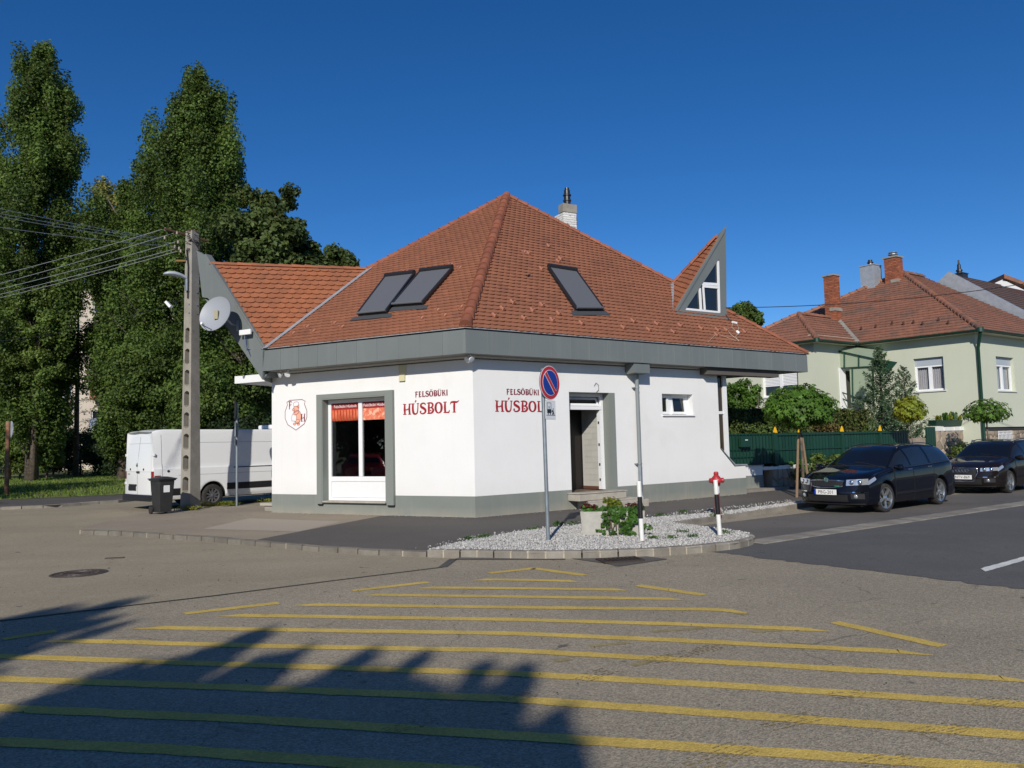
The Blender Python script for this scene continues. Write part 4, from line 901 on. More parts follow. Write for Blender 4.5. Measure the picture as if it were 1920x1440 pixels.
gb_ = MB(); gb_.prism([Tw, Twi, EL.pt(SLE - .02, ZT - .02), EL.pt(SLE + .052, ZB + .0), Lb, LF2, LF], -nL * .06)
gb_.build('rake_board', K['fascia'], wing)
MB().prism([Tw + nL * .002, Twi + nL * .002, EL.pt(SLE - .02, ZT - .02, .002), EL.pt(SLE + .09, ZT + .0, .002), Tw + (Twi - Tw) * .25 + Z * -.12 + nL * .002], nL * .02).build('rake_trim', K['fascia'], wing)
MB().prism([Twi - nL * .0 + nL * .02, EL.pt(SLE - .02, ZT - .0, .02), EL.pt(SLE - .06, ZT + .02, .02), Twi + dL * -.05 + Z * .02 + nL * .02], -nL * .2).build('rake_capping', K['fascia'], wing)
MB().prism([EL.pt(SLE + .052, ZB, -.06), Lb - nL * .06, FL.pt(SL, Lb[2] - .02, -.02), FL.pt(SL, ZB, -.02)], -Z * .02).build('rake_soffit', K['fascia'], wing)

# dormer on the right
dm = thing('dormer', None, None, on_plane(1265, 584, Ct, nrmR)); _p = wloc(dm); dm.parent = shop; dm.location = tuple(_p - wloc(shop))
Rb = on_plane(1265, 584, Ct, nrmR); DF = Frame(Rb, dR, nR)
D = lambda x, y, o=0.: DF.pt(*DF.px(x, y), o)
Rr = D(1362.5, 595); Tp = D(1361, 425); base_z = Rb[2]
TpI = D(1352, 441)
DK = lambda *a: [DF.pt(*DF.px(x, y)) for x, y in a]
# front board pieces round the triangular window: outer triangle minus window (window 1288..1350)
w_bl, w_br, w_top = (1285, 581), (1351, 587), (1348.5, 485)
front = MB()
front.prism(DK((1265, 584), (1361, 425), (1348.5, 485), (1285, 581)), -nR * .06)
front.prism(DK((1361, 425), (1362.5, 595), (1351, 587), (1348.5, 485)), -nR * .06)
front.prism(DK((1265, 584), (1285, 581), (1351, 587), (1362.5, 595)), -nR * .06)
front.build('gable_board', K['fascia'], dm)
MB().prism([p + nR * .001 for p in DK((1265, 584), (1361, 425), (1357, 437), (1271, 582))], nR * .03).build('rake_trim', K['fascia'], dm)
wf = MB()
def barp(b, a, c, wd, o=-.03): 
    p, q = DF.pt(*DF.px(*a), o), DF.pt(*DF.px(*c), o); d = unit(q - p); n = unit(np.cross(d, nR)); b.prism([p - n * wd / 2, q - n * wd / 2, q + n * wd / 2, p + n * wd / 2], nR * .025)
barp(wf, (1286, 580), (1350, 586.5), .09); barp(wf, (1349.5, 586), (1347, 489), .10, -.029); barp(wf, (1316, 531.5), (1348, 533.5), .085, -.028); barp(wf, (1315, 582), (1312.5, 540), .09, -.027)
barp(wf, (1322, 581), (1319, 538), .07, -.026); barp(wf, (1318, 536.5), (1347, 539), .07, -.0255)
wfo = wf.build('window_frame', K['white'], dm)
MB().prism([p - nR * .04 for p in DK((1285, 581), (1351, 587), (1348.5, 485))], -nR * .01).build('pane', K['dglass'], wfo)
ndm = unit(np.cross(Tp - Rb, Bk2 - Rb)); ndm = ndm if ndm[2] > 0 else -ndm
MB().add([Rb - nR * .03, Tp - nR * .03, Bk2, Rr - nR * .03], [(0, 1, 2), (1, 3, 2)]).build('roof_deck', K['fascia'], dm)
ud = unit(Bk2 - Rb)
TpR = D(1346, 444)
tiles('D', dm, [Rb - nR * .04, Bk2, TpR - nR * .04], unit(V(*(Bk2 - Rb)[:2], 0) - ndm * np.dot(V(*(Bk2 - Rb)[:2], 0), ndm)), ndm, .17, .16, K['tile_new'], seed=8)
ridge(Bk2 + (TpR - Bk2) * .02, TpR - nR * .04, dm, r=.075, L=.33)
# zinc upstand between hip and dormer
MB().add([Rb + V(0, 0, -.03), Rb - dR * .10 + nrmR * .04, Bk2 - dR * .16 + nrmR * .03, Bk2 + nrmR * .05, Bk2 + Z * .05], [(0, 1, 2, 3, 4)]).build('flashing', K['flash'], dm)
MB().prism([p + nR * .002 for p in DK((1265, 586), (1362, 597), (1362, 602), (1262, 589))], nR * .12).build('apron_flashing', K['fascia'], dm)

# skylights with awning blinds
def skylight(q, nrm, dipx):
    c = sum(q) / 4; t = thing('skylight', None, None, c); t.parent = shop; t.location = tuple(c - wloc(shop))
    u = unit(q[2] - q[3]); v = unit(q[0] - q[3]); base = [p + nrm * .03 for p in q]
    fr = MB(); W = np.linalg.norm(q[1] - q[0]); H = np.linalg.norm(q[0] - q[3])
    fr.prism([p for p in base], nrm * .07); fr.build('curb', K['blackm'], t)
    MB().prism([p + nrm * .115 for p in (q[0] - v * .02, q[1] - v * .02, q[2], q[3])], nrm * .02).build('awning_blind', K['blind'], t)
    b = MB(); e = .05
    for p, r_ in ((q[0], q[3]), (q[1], q[2])): b.bar(p + nrm * .125, r_ + nrm * .125, e, .05, nrm)
    b.build('side_rail', K['blackm'], t)
    MB().tube([q[0] + nrm * .14 + v * .02, q[1] + nrm * .14 + v * .02], .07, n=12).build('blind_box', K['blackm'], t)
    MB().tube([q[3] + nrm * .14, q[2] + nrm * .14], .03, n=8).build('bottom_rail', K['blind'], t)
    MB().prism([q[3] + nrm * .035 - u * .14, q[2] + nrm * .035 + u * .14, q[2] + nrm * .042 + u * .2 - v * .2, q[3] + nrm * .042 - u * .2 - v * .2], nrm * .01).build('flashing_apron', mat('lead_flashing', (.06, .065, .07), .6), t)
for q, n_ in ((SK1, nrmL), (SK2, nrmL), (SK3, nrmR)):
    # shift so that the raised blind, not its footprint, sits where it is seen
    q = [p - n_ * 0. for p in q]; skylight(q, n_, 0)
# snow guards
sg = [(589, 624), (628, 609), (643, 616), (551, 628), (762, 513), (804, 507), (847, 500), (863, 506), (792, 600), (822, 585), (835, 595), (866, 579), (577, 616), (984, 476)]
sgr = [(1027, 463), (1045, 492), (1013, 506), (989, 477), (1389 - 340, 487 - 0), (1014, 574), (996, 584), (959, 569), (940, 581), (925, 594), (980, 599), (1033, 602), (1045, 590), (1088, 608), (1185, 604), (1166, 616), (1229, 609), (1214, 620), (1273, 612), (1260, 624), (1312, 617), (1343, 620), (1359, 620), (1341, 629), (1394, 623)]
def guard(x, y, P, n, u):
    p = on_plane(x, y, P, n); v = np.cross(n, u); v = v if v[2] > 0 else -v; b = MB(); b.obox(p - u * .025 + n * .03 - v * .08, u * .05, v * .17, n * .03); b.obox(p - u * .025 + n * .06 - v * .08, u * .05, v * .025, n * .07)
    b.build('snow_guard', K['hook'], roof)
for x, y in sg: guard(x, y, Ct, nrmL, dL)
for x, y in sgr: guard(x, y, Ct, nrmR, dR)
# chimney
ch0 = at_depth(1058, 440, 25.0); chn = azd(28)
chm = thing('chimney', None, None, ch0); chm.parent = shop; chm.location = tuple(ch0 - wloc(shop))
u1, u2 = azd(62), azd(-28); px = 25.0 / 1480
z1c = at_depth(1060, 397, 25.0)[2]; b = MB(); bw, bh = .20, .075
z = ch0[2] - .9; row = 0; wd, dp = .47, .55
while z < z1c - .01:
    for (org_, d_, Ln) in ((ch0, u1, wd), (ch0 + u1 * wd, u2, dp), (ch0 + u2 * dp, u1, wd), (ch0, u2, dp)):
        n_ = V(d_[1], -d_[0], 0); x = -bw / 2 * (row % 2)
        while x < Ln - .02:
            a = max(x, 0); c = min(x + bw - .012, Ln)
            if c - a > .03: b.obox(V(org_[0], org_[1], z) + d_ * a - n_ * .012, d_ * (c - a), n_ * (.024 + rng.uniform(0, .008)), Z * (bh - .012), tint=float(rng.uniform(.85, 1.08)))
            x += bw
    z += bh; row += 1
b.build('bricks', K['brickw'], chm)['kind'] = 'stuff'
MB().obox(V(ch0[0], ch0[1], ch0[2] - .9) + u1 * .01 + u2 * .01, u1 * (wd - .02), u2 * (dp - .02), Z * (z1c - ch0[2] + .9)).build('chimney_core', K['stucco'], chm)
MB().obox(V(ch0[0], ch0[1], z1c) - u1 * .03 - u2 * .03, u1 * (wd + .06), u2 * (.3), Z * .28).build('chimney_cap', K['concrete'], chm, bevel=.01)
MB().obox(V(ch0[0], ch0[1], z1c - .30) + u1 * (wd + .002) + u2 * .2, u1 * .16, u2 * .38, Z * .26).build('chimney_cap', K['concrete'], chm)
pc = V(ch0[0], ch0[1], z1c + .28) + u1 * .24 + u2 * .14
MB().lathe([(.11, 0), (.11, .12), (.135, .13), (.135, .17), (.11, .18), (.105, .30), (.135, .31), (.135, .35), (.10, .37), (.095, .50), (.075, .52), (.07, .58), (0, .58)], pc, n=16).build('chimney_pot', K['blackm'], chm, smooth=True, sharp=35)

# downpipe with box hopper, side canopy, floodlights, junction box
dp_ = thing('downpipe', None, None, FR.pt(4.95, 0)); dp_.parent = shop; dp_.location = tuple(FR.pt(4.95, 0) - wloc(shop))
b = MB(); b.tube([FR.pt(4.93, 3.30, .12), FR.pt(4.93, .36, .12), FR.pt(4.93, .22, .13), FR.pt(4.93, .12, .19)], .052, n=14); b.build('pipe', K['pipe'], dp_, smooth=True, sharp=40)
MB().prism([FR.pt(4.62, 3.56, .02), FR.pt(4.62, 3.37, .02), FR.pt(4.62, 3.30, .10), FR.pt(4.62, 3.32, .36), FR.pt(4.62, 3.56, .36)], dR * .55).build('hopper', K['fascia'], dp_)
for z in (2.95, 1.0): MB().tube([FR.pt(4.93, z, .12), FR.pt(4.93, z + .03, .12)], .062, n=14).fbox(FR, 4.85, 5.0, z, z + .03, .004, .1).build('bracket', K['galv'], dp_)
MB().tube([FR.pt(4.93, .95, .12), FR.pt(4.93, .30, .12)], .056, n=14).build('pipe_shoe', K['galv'], dp_, smooth=True, sharp=40)
c0 = on_plane(511, 705, B0 - nL * 1.2, nL)
MB().obox(on_plane(440, 705, B0 - nL * .35, nL) - Z * .21, dR * 0 - dL * 1.15, -nL * 1.6, Z * .20).build('entrance_canopy', K['white'], shop)
def flood(p, dirv, parent=shop):
    f = thing('security_light', None, None, p); f.parent = parent; f.location = tuple(p - wloc(parent))
    MB().tube([p, p + V(0, 0, -.05)], .02, n=6).build('bracket', K['white'], f)
    MB().lathe([(.0, -.06), (.035, -.055), (.045, -.02), (.07, .03), (.075, .05), (.0, .055)], p + V(0, 0, -.09), unit(dirv + V(0, 0, -.7)), n=14).build('lamp_head', K['white'], f, smooth=True, sharp=50)
flood(EL.pt(.12, ZB, -.3), nL + dL * .3); flood(ER.pt(.22, ZB, -.16), nR + dR * .3); flood(EL.pt(5.6, ZB, -.22), nL + dL * .5); flood(EL.pt(5.35, ZB, -.22), nL - dL * .3)
MB().fbox(FL, 1.83, 1.99, 3.12, 3.26, .004, .05).fbox(FL, 1.80, 2.02, 3.26, 3.50, .004, .012).build('junction_box', mat('cream_plastic', (.62, .58, .36), .6), shop)
b = MB(); b.tube([FR.pt(3.62, 2.82, .012), FR.pt(3.70, 2.88, .02), FR.pt(3.70, 3.0, .02), FR.pt(3.62, 3.06, .02), FR.pt(3.56, 2.98, .02)], .006, n=5); b.build('loose_cable', K['bwire'], shop)

# ------------------------------------------------------------------ utility pole with lamp and wires
def text_mesh(s, size, name, m, parent, M, off=.0):
    cu = bpy.data.curves.new(name, 'FONT'); cu.body = s; cu.size = size; cu.align_x = 'CENTER'; cu.align_y = 'CENTER'; cu.resolution_u = 2
    t = bpy.data.objects.new(name, cu); COL.objects.link(t); dg = bpy.context.evaluated_depsgraph_get(); me = bpy.data.meshes.new_from_object(t.evaluated_get(dg)); bpy.data.objects.remove(t)
    me.materials.clear(); me.materials.append(m); o = bpy.data.objects.new(name, me); link(o, parent); o.matrix_local = M; return o
PB = gp(357, 955)
pole = thing('utility_pole', 'tall tapered concrete utility pole with a row of oval slots, left of the shop', 'utility pole', PB)
def pole_build():
    a1 = azd(-38); a2 = azd(52); H_ = 7.85           # slotted face looks along -a1; plain face along -a2... turned about 45 degrees to us
    n1 = -azd(35); n2 = V(n1[1], -n1[0], 0)          # n1: normal of the slotted face, n2: along it
    n1 = unit(V(-.42, -.91, 0)); n2 = V(-n1[1], n1[0], 0)
    wS = lambda z: .185 - .062 * z / H_             # half width of the plain sides
    b = MB()
    def ring(z): h = wS(z) ; return h
    t = .066
    def flange(sg):
        vs = []
        for z in (0, H_):
            h = ring(z)
            for a, c in ((-h, h - t), (h, h - t), (h, h), (-h, h)): vs.append(PB + n1 * a + n2 * sg * (c) + Z * z)
        b.add(vs, [(0, 1, 2, 3), (4, 5, 6, 7), (0, 1, 5, 4), (1, 2, 6, 5), (2, 3, 7, 6), (3, 0, 4, 7)])
    flange(1); flange(-1)
    zs = []; z = .46
    while z < 5.0: zs.append((z, z + .45)); z += .595
    prev = 0.
    for s0, s1 in zs + [(H_, H_ + 1)]:
        lo, hi = prev, min(s0, H_); 
        for sgn in (1,):
            h0, h1 = ring(lo), ring(hi); w0, w1 = h0 - t, h1 - t; k = 6; prof = []
            # web block with half-round ends
            for i in range(k + 1):
                x = -1 + 2 * i / k; prof.append((x, lo + (math.sqrt(max(0, 1 - x * x)) - 1) * w0 * .0 - (w0 * (1 - abs(x) ** 2) ** .5 * 0) + (abs(x) ** 2.2) * -w0 * .6 * (1 if prev > 0 else 0)))
            top = [(1 - 2 * i / k, hi + (abs(1 - 2 * i / k) ** 2.2) * w1 * .6 * (1 if s0 < H_ else 0)) for i in range(k + 1)]
            P = [PB + n2 * (x * w0) + n1 * (h0 - .004) + Z * zz for x, zz in prof] + [PB + n2 * (x * w1) + n1 * (h1 - .004) + Z * zz for x, zz in top]
            b.prism(P, -n1 * (2 * min(h0, h1) - .008))
        prev = s1
    b.prism([PB + n2 * (x * .08) + n1 * .008 + Z * z_ for x, z_ in ((-1, .1), (1, .1), (1, 5.2), (-1, 5.2))], -n1 * .016)
    b.build('pole_shaft', K['concrete'], pole)
    return n1, n2
pn1, pn2 = pole_build()
def pz(y): return at_depth(355, y, PB[1])[2]
top = V(PB[0], PB[1], 0)
xarm = MB(); pa, pb = at_depth(309, 429, PB[1] - .5), at_depth(390, 452, PB[1] + .6)
xarm.bar(pa, pb, .06, .05); xarm.build('cross_arm', K['rustm'], pole)
MB().bar(at_depth(330, 489, PB[1] - .25), at_depth(346, 489, PB[1] - .1), .07, .05).build('stub_arm', mat('ochre_wood', (.30, .17, .05), .8), pole)
MB().bar(at_depth(380, 480, PB[1]), at_depth(400, 478, PB[1] + .5), .04, .03).build('stub_arm', K['rustm'], pole)
for y in (436, 455, 550, 574, 590): MB().lathe([(.165, 0), (.172, .01), (.172, .035), (.165, .045)], V(PB[0], PB[1], pz(y)), n=4).build('steel_band', K['galv'] if y > 500 else K['rustm'], pole)
for i, (x, y) in enumerate(((304, 430), (326, 437), (328, 454), (330, 466), (333, 471), (303, 446), (322, 463), (345, 440))):
    p = at_depth(x + 6, y, PB[1] - .35); MB().lathe([(0, -.05), (.03, -.045), (.035, -.01), (.02, .0), (.035, .02), (.02, .05), (0, .055)], p, n=10).build('insulator', mat('porcelain', (.25, .2, .17), .3) if i == 0 else bpy.data.materials['porcelain'], pole, smooth=True)
b = MB(); 
for k in range(6):
    r = np.random.default_rng(k + 3); p = V(PB[0], PB[1], pz(430 + r.uniform(0, 25))) ; pts = [p + n_ * .19 + V(*r.normal(0, .05, 2), 0) + Z * dz for n_, dz in ((pn1, 0), (unit(pn1 + pn2), -.12 + r.uniform(-.1, .1)), (pn2, -.3 * r.random()), (unit(pn2 - pn1), -.4), (pn1 * .9, -.7 * r.random() - .2))]
    b.tube(cat([tuple(q) for q in pts], 4) if False else pts, .009, n=5)
for k in range(3):
    p = V(PB[0], PB[1], pz(470)); b.tube([p + pn1 * .15 + pn2 * (.02 * k - .06), p + pn1 * .15 + pn2 * (.02 * k) - Z * .5, p + pn1 * .16 + pn2 * .02 * k - Z * 1.4], .008, n=5)
b.build('cable_tangle', K['bwire'], pole)
lampo = thing('street_lamp', 'pale grey street lamp head reaching left from the concrete pole', 'street lamp', V(PB[0], PB[1], pz(520)))
q0, q1 = at_depth(350, 522, PB[1] - .18), at_depth(306, 516, PB[1] - .55)
b = MB(); dq = unit(q1 - q0); L_ = np.linalg.norm(q1 - q0); sq = unit(np.cross(dq, Z)); uq = np.cross(sq, dq); prof = [(0, .05, .06), (.12, .06, .075), (.3, .11, .085), (.55, .15, .095), (.8, .14, .08), (.95, .09, .05), (1, .01, .01)]
vs = []
for t, w_, h_ in prof:
    for k in range(12): a = 2 * math.pi * k / 12; vs.append(q0 + dq * L_ * t + sq * math.cos(a) * w_ + uq * (math.sin(a) * h_ * (1 if math.sin(a) > 0 else .45)) + Z * .06 * math.sin(t * 2.6))
b.add(vs, [(i * 12 + k, i * 12 + (k + 1) % 12, (i + 1) * 12 + (k + 1) % 12, (i + 1) * 12 + k) for i in range(6) for k in range(12)]); b.build('lamp_head', K['lampg'], lampo, smooth=True)
MB().tube([at_depth(350, 545, PB[1] - .16), at_depth(350, 523, PB[1] - .18), at_depth(346, 521, PB[1] - .2)], .045, n=10).build('lamp_bracket', K['galv'], lampo)
l2 = thing('floodlight', 'small white floodlight on a thin arm left of the concrete pole', 'floodlight', at_depth(315, 570, PB[1]))
MB().bar(at_depth(312, 566, PB[1] - .3), at_depth(321, 576, PB[1] - .3), .16, .07).build('lamp_head', K['white'], l2); MB().tube([at_depth(321, 565, PB[1] - .3), at_depth(345, 558, PB[1])], .012, n=6).build('arm', K['blackm'], l2)
# overhead wires
def wire(p, q, sag, name, label, m=K['wire'], r=.009, group='overhead wires on the concrete pole', n=24):
    pts = [p + (q - p) * t - Z * sag * 4 * t * (1 - t) for t in np.linspace(0, 1, n)]
    tag(MB().tube(pts, r, n=5, cap=False).build(name, m), label, 'wire', group)
W1 = [((304, 430), 509, 'uppermost'), ((326, 437), 525, 'second'), ((328, 454), 535.5, 'middle'), ((330, 466), 545.5, 'fourth'), ((333, 471), 552, 'lowest')]
for (x, y), yl, nm in W1:
    p = at_depth(x, y, PB[1] - .35); n_ = azd(-58.6); pr2 = Frame(p, n_, V(-n_[1], n_[0], 0)); s, z = pr2.px(0, yl); q = pr2.pt(s, z); q = p + (q - p) * 1.9; q[2] -= .0
    wire(p, q, .12, 'overhead_wire', nm + ' of the five bright wires running down left from the pole')
W2 = [((303, 446), 383, 'highest'), ((310, 449), 392, 'second highest'), ((318, 455), 398, 'lower'), ((330, 462), 418, 'lowest')]
for (x, y), yl, nm in W2:
    p = at_depth(x, y, PB[1] - .35); q = at_depth(0, yl, 16.5 + PB[1] * 0); q = p + (q - p) * 1.6
    wire(p, q, .1, 'overhead_wire', nm + ' of the thin wires rising left from the pole', r=.006)
wire(at_depth(345, 562, PB[1]), at_depth(-10, 640, 30), .2, 'service_cable', 'thin dark cable sloping from the pole through the trees at left', K['bwire'], .008, None)
p0 = on_plane(1361, 577, DF.P, nR); p1 = at_depth(1925, 514, 24.0); p1 = p0 + (p1 - p0) * 1.4
wire(p0, p1, .35, 'service_cable', 'black cable from the dormer across the sky towards the green house', K['bwire'], .012, None, 40)
# roof cable clutter beside the dormer
tg = thing('cable_splice', 'white cable connector with loose wires lying on the tiles below the dormer', 'cable', on_plane(1380, 608, Ct, nrmR))
P_ = lambda x, y: on_plane(x, y, Ct, nrmR) + nrmR * .06
MB().tube([p0, P_(1357, 590), P_(1365, 602), P_(1375, 607)], .01, n=5).build('cable', K['bwire'], tg); MB().tube([P_(1371, 607), P_(1379, 609)], .04, n=8).build('connector', K['white'], tg)
MB().tube([P_(1379, 624), P_(1384, 628)], .04, n=8).build('connector', K['white'], tg)
for pts in ([(1372, 608), (1370, 617), (1378, 623)], [(1379, 609), (1383, 618), (1382, 624)], [(1384, 628), (1377, 634), (1383, 643)], [(1360, 619), (1368, 630), (1384, 642)], [(1341, 629), (1325, 645)], [(1343, 629), (1378, 642)]):
    MB().tube([P_(*p) for p in pts], .006, n=4).build('cable', mat('beige_cable', (.5, .42, .34), .7) if 'beige_cable' not in bpy.data.materials else bpy.data.materials['beige_cable'], tg)

# satellite dish and small antenna on the rake board
def dish():
    c = on_plane(408, 591, Fc + nL * .55, nL); t = thing('satellite_dish', 'round light grey satellite dish mounted on the grey roof wing', 'satellite dish', c)
    ax = unit(V(-.33, -.90, .27)); R_ = .46
    prof = [(R_ * 1.0, .10), (R_ * .85, .070), (R_ * .65, .040), (R_ * .4, .015), (R_ * .2, .004), (0.001, 0)]
    MB().lathe([(R_ * 1.02, .105)] + prof, c, ax, n=36).lathe([(R_ * 1.02, .105), (R_ * 1.02, .085), (R_ * .6, .02), (.001, -.02)], c, ax, n=36).build('reflector', mat('dish_grey', (.30, .32, .35), .5), t, smooth=True, sharp=60)
    lo = c + ax * .1 - unit(np.cross(np.cross(ax, Z), ax)) * -0
    up = unit(Z - ax * np.dot(Z, ax)); rt = unit(np.cross(ax, Z))
    e = c - up * R_ * .95 + ax * .08; f_ = e + ax * .36 - up * .02 + rt * .0
    MB().tube([e, f_], .014, n=6).tube([e + rt * .15, f_], .008, n=5).build('feed_arm', K['galv'], t)
    MB().lathe([(0, -.05), (.035, -.04), (.03, .03), (.02, .06), (0, .06)], f_ + up * .03, -ax, n=10).build('feed_horn', K['white'], t)
    m0 = on_plane(446, 610, Fc, nL)
    MB().tube([c - ax * .02, c - ax * .22 + dL * -.1, m0 + nL * .2, m0 + nL * .01], .022, n=8).box(m0[0] - .03, m0[0] + .03, m0[1] - .03, m0[1] + .05, m0[2] - .16, m0[2] + .12).build('wall_bracket', K['galv'], t)
    b = MB(); b.box(-.05, .05, -.04, .04, -.12, .1); b.v = [tuple(c + ax * .05 + V(*p)) for p in b.v]; b.build('bracket_plate', mat('zinc_yellow', (.3, .27, .17), .5), t)
dish()
an = thing('panel_antenna', 'small white panel antenna on a bracket below the satellite dish', 'antenna', on_plane(468, 625, Fc, nL))
MB().fbox(EL, *sorted((EL.px(457, 624)[0], EL.px(478, 624)[0])), EL.px(468, 629)[1], EL.px(468, 619)[1], .1, .16).build('panel', K['white'], an, bevel=.015)
MB().tube([EL.pt(EL.px(465, 628)[0], EL.px(465, 628)[1], .12), EL.pt(EL.px(465, 628)[0], EL.px(466, 652)[1], .1), EL.pt(EL.px(470, 655)[0], EL.px(470, 655)[1], .0)], .012, n=6).build('bracket', K['galv'], an)
MB().tube([EL.pt(EL.px(467, 628)[0], EL.px(467, 628)[1], .12), EL.pt(EL.px(467, 628)[0], EL.px(467, 650)[1], .08), EL.pt(EL.px(471, 665)[0], EL.px(471, 668)[1], .02)], .007, n=5).build('cable', mat('blue_cable', (.02, .06, .2), .6), an)

for s_hi, s_lo in ((4.2, 3.36), (3.22, 2.48)):
    ws_ = [o for o in bpy.data.objects if o.name == 'shop_window'][0]; c_ = FL.pt((s_hi + s_lo) / 2, 2.615, -.158) - wloc(ws_); e_ = -dL
    text_mesh('Felsőbüki Húsbolt', .098, 'banner_text', K['print_white'], ws_, Matrix(((e_[0], 0, nL[0], c_[0]), (e_[1], 0, nL[1], c_[1]), (0, 1, 0, c_[2]), (0, 0, 0, 1))))
# ------------------------------------------------------------------ no-parking sign
S0 = gp(1028, 1016)
sg_ = thing('no_parking_sign', 'blue and red round no-parking sign with a white tow-away plate on a grey post', 'road sign', S0)
SF = Frame(S0, unit(V(.61, .79, 0)), unit(V(.79, -.61, 0)))   # the sign faces along the street
lean = V(-.012, 0, 0)
MB().tube([S0 - Z * .03, S0 + Z * 1.3 + V(-.01, 0, 0), S0 + Z * 2.82 + V(-.02, 0, 0)], .033, n=14).build('post', K['galv'], sg_, smooth=True, sharp=40)
def disc(fr, cs, cz, r, o, m, name, parent, n=40, thick=.002):
    P = [fr.pt(cs + math.cos(2 * math.pi * k / n) * r, cz + math.sin(2 * math.pi * k / n) * r, o) for k in range(n)]
    return MB().prism(P, fr.n * thick).build(name, m, parent)
zc = SF.px(1026, 718)[1]; rr = .285; sc_ = SF.px(1026, 718)[0]
bk = disc(SF, sc_, zc, rr, .040, K['galv'], 'sign_back', sg_, thick=.012); disc(SF, sc_, zc, rr - .004, .053, K['swhite'], 'sign_rim', sg_); disc(SF, sc_, zc, rr - .014, .056, K['sred'], 'sign_face', sg_); disc(SF, sc_, zc, rr * .745, .059, K['swhite'], 'inner_rim', sg_); disc(SF, sc_, zc, rr * .715, .062, K['blue'], 'blue_field', sg_)
def slash(w_, o, m, name):
    a = math.radians(-50); d = np.array([math.cos(a), math.sin(a)]); n = np.array([-d[1], d[0]]); L = rr * .72
    P = [SF.pt(sc_ + q[0], zc + q[1], o) for q in (-d * L - n * w_, d * L - n * w_, d * L + n * w_, -d * L + n * w_)]; MB().prism(P, SF.n * .002).build(name, m, sg_)
slash(.038, .065, K['swhite'], 'slash_edge'); slash(.029, .068, K['sred'], 'slash')
zt_, zb_ = SF.px(1027, 752)[1], SF.px(1027, 786)[1]; pc_, hw = SF.px(1028, 770)[0], .142
MB().fbox(SF, pc_ - hw, pc_ + hw, zb_, zt_, .040, .048).build('tow_away_plate', K['swhite'], sg_)
bl = lambda a, c, e, g, o=.0505: MB().fbox(SF, pc_ - hw + 2 * hw * a, pc_ - hw + 2 * hw * c, zb_ + (zt_ - zb_) * e, zb_ + (zt_ - zb_) * g, .0482, o).build('pictogram', K['sblack'], sg_)
bl(.15, .56, .33, .55); bl(.22, .28, .24, .33); bl(.44, .50, .24, .33); bl(.06, .96, .20, .225); bl(.14, .17, .55, .88); bl(.53, .56, .55, .88); bl(.14, .56, .88, .905); bl(.30, .42, .60, .62); bl(.30, .32, .62, .72); bl(.40, .42, .62, .72); bl(.72, .78, .52, .60)
for a, c, e, g in ((.70, .78, .50, .36), (.62, .70, .40, .46), (.70, .66, .36, .24), (.75, .82, .36, .24), (.70, .60, .48, .44)):
    MB().bar(SF.pt(pc_ - hw + 2 * hw * a, zb_ + (zt_ - zb_) * e, .0495), SF.pt(pc_ - hw + 2 * hw * c, zb_ + (zt_ - zb_) * g, .0495), .012, .012).build('pictogram', K['sblack'], sg_)
MB().fbox(SF, pc_ - hw - .004, pc_ + hw + .004, zb_ - .004, zt_ + .004, .036, .0395).build('plate_border', K['blackm'], sg_)
# sign seen from behind, left of the shop
S1 = gp(444, 948); s1 = thing('road_sign_back', 'round road sign seen edge-on from behind on a galvanised post in front of the van', 'road sign', S1)
SF1 = Frame(S1, azd(150), unit(V(-.88, .47, 0)))
MB().tube([S1 - Z * .02, V(S1[0], S1[1], at_depth(443, 755, S1[1])[2])], .034, n=12).build('post', K['galv'], s1, smooth=True, sharp=40)
zq = at_depth(440, 770, S1[1])[2]; F1 = Frame(S1, azd(-24), V(-math.cos(math.radians(-24)), math.sin(math.radians(-24)), 0)); P = []
disc(F1, .0, zq + .03, .30, .045, K['blackm'], 'sign_back', s1, thick=.012)
MB().fbox(F1, -.16, .16, zq - .75, zq - .32, .045, .056).build('plate_back', K['galv'], s1); MB().fbox(F1, -.12, .12, zq - 1.0, zq - .82, .045, .056).build('plate_back', K['blackm'], s1)
# rusty post with a round sign
S2 = gp(12, 927, 0.012); s2 = thing('rusty_sign_post', 'rusty painted post with a round sign turned away, at the left edge by the lawn', 'road sign', S2)
z_t = at_depth(12, 790, S2[1])[2]; MB().tube([S2, V(S2[0], S2[1], z_t)], .085, n=12).build('post', K['rust'], s2, smooth=True, sharp=40)
F2 = Frame(S2 + V(.16, -.02, 0), azd(-44), unit(V(.72, .69, 0))); disc(F2, .0, z_t - .34, .34, -.02, K['lampg'], 'sign_back', s2, thick=.02)

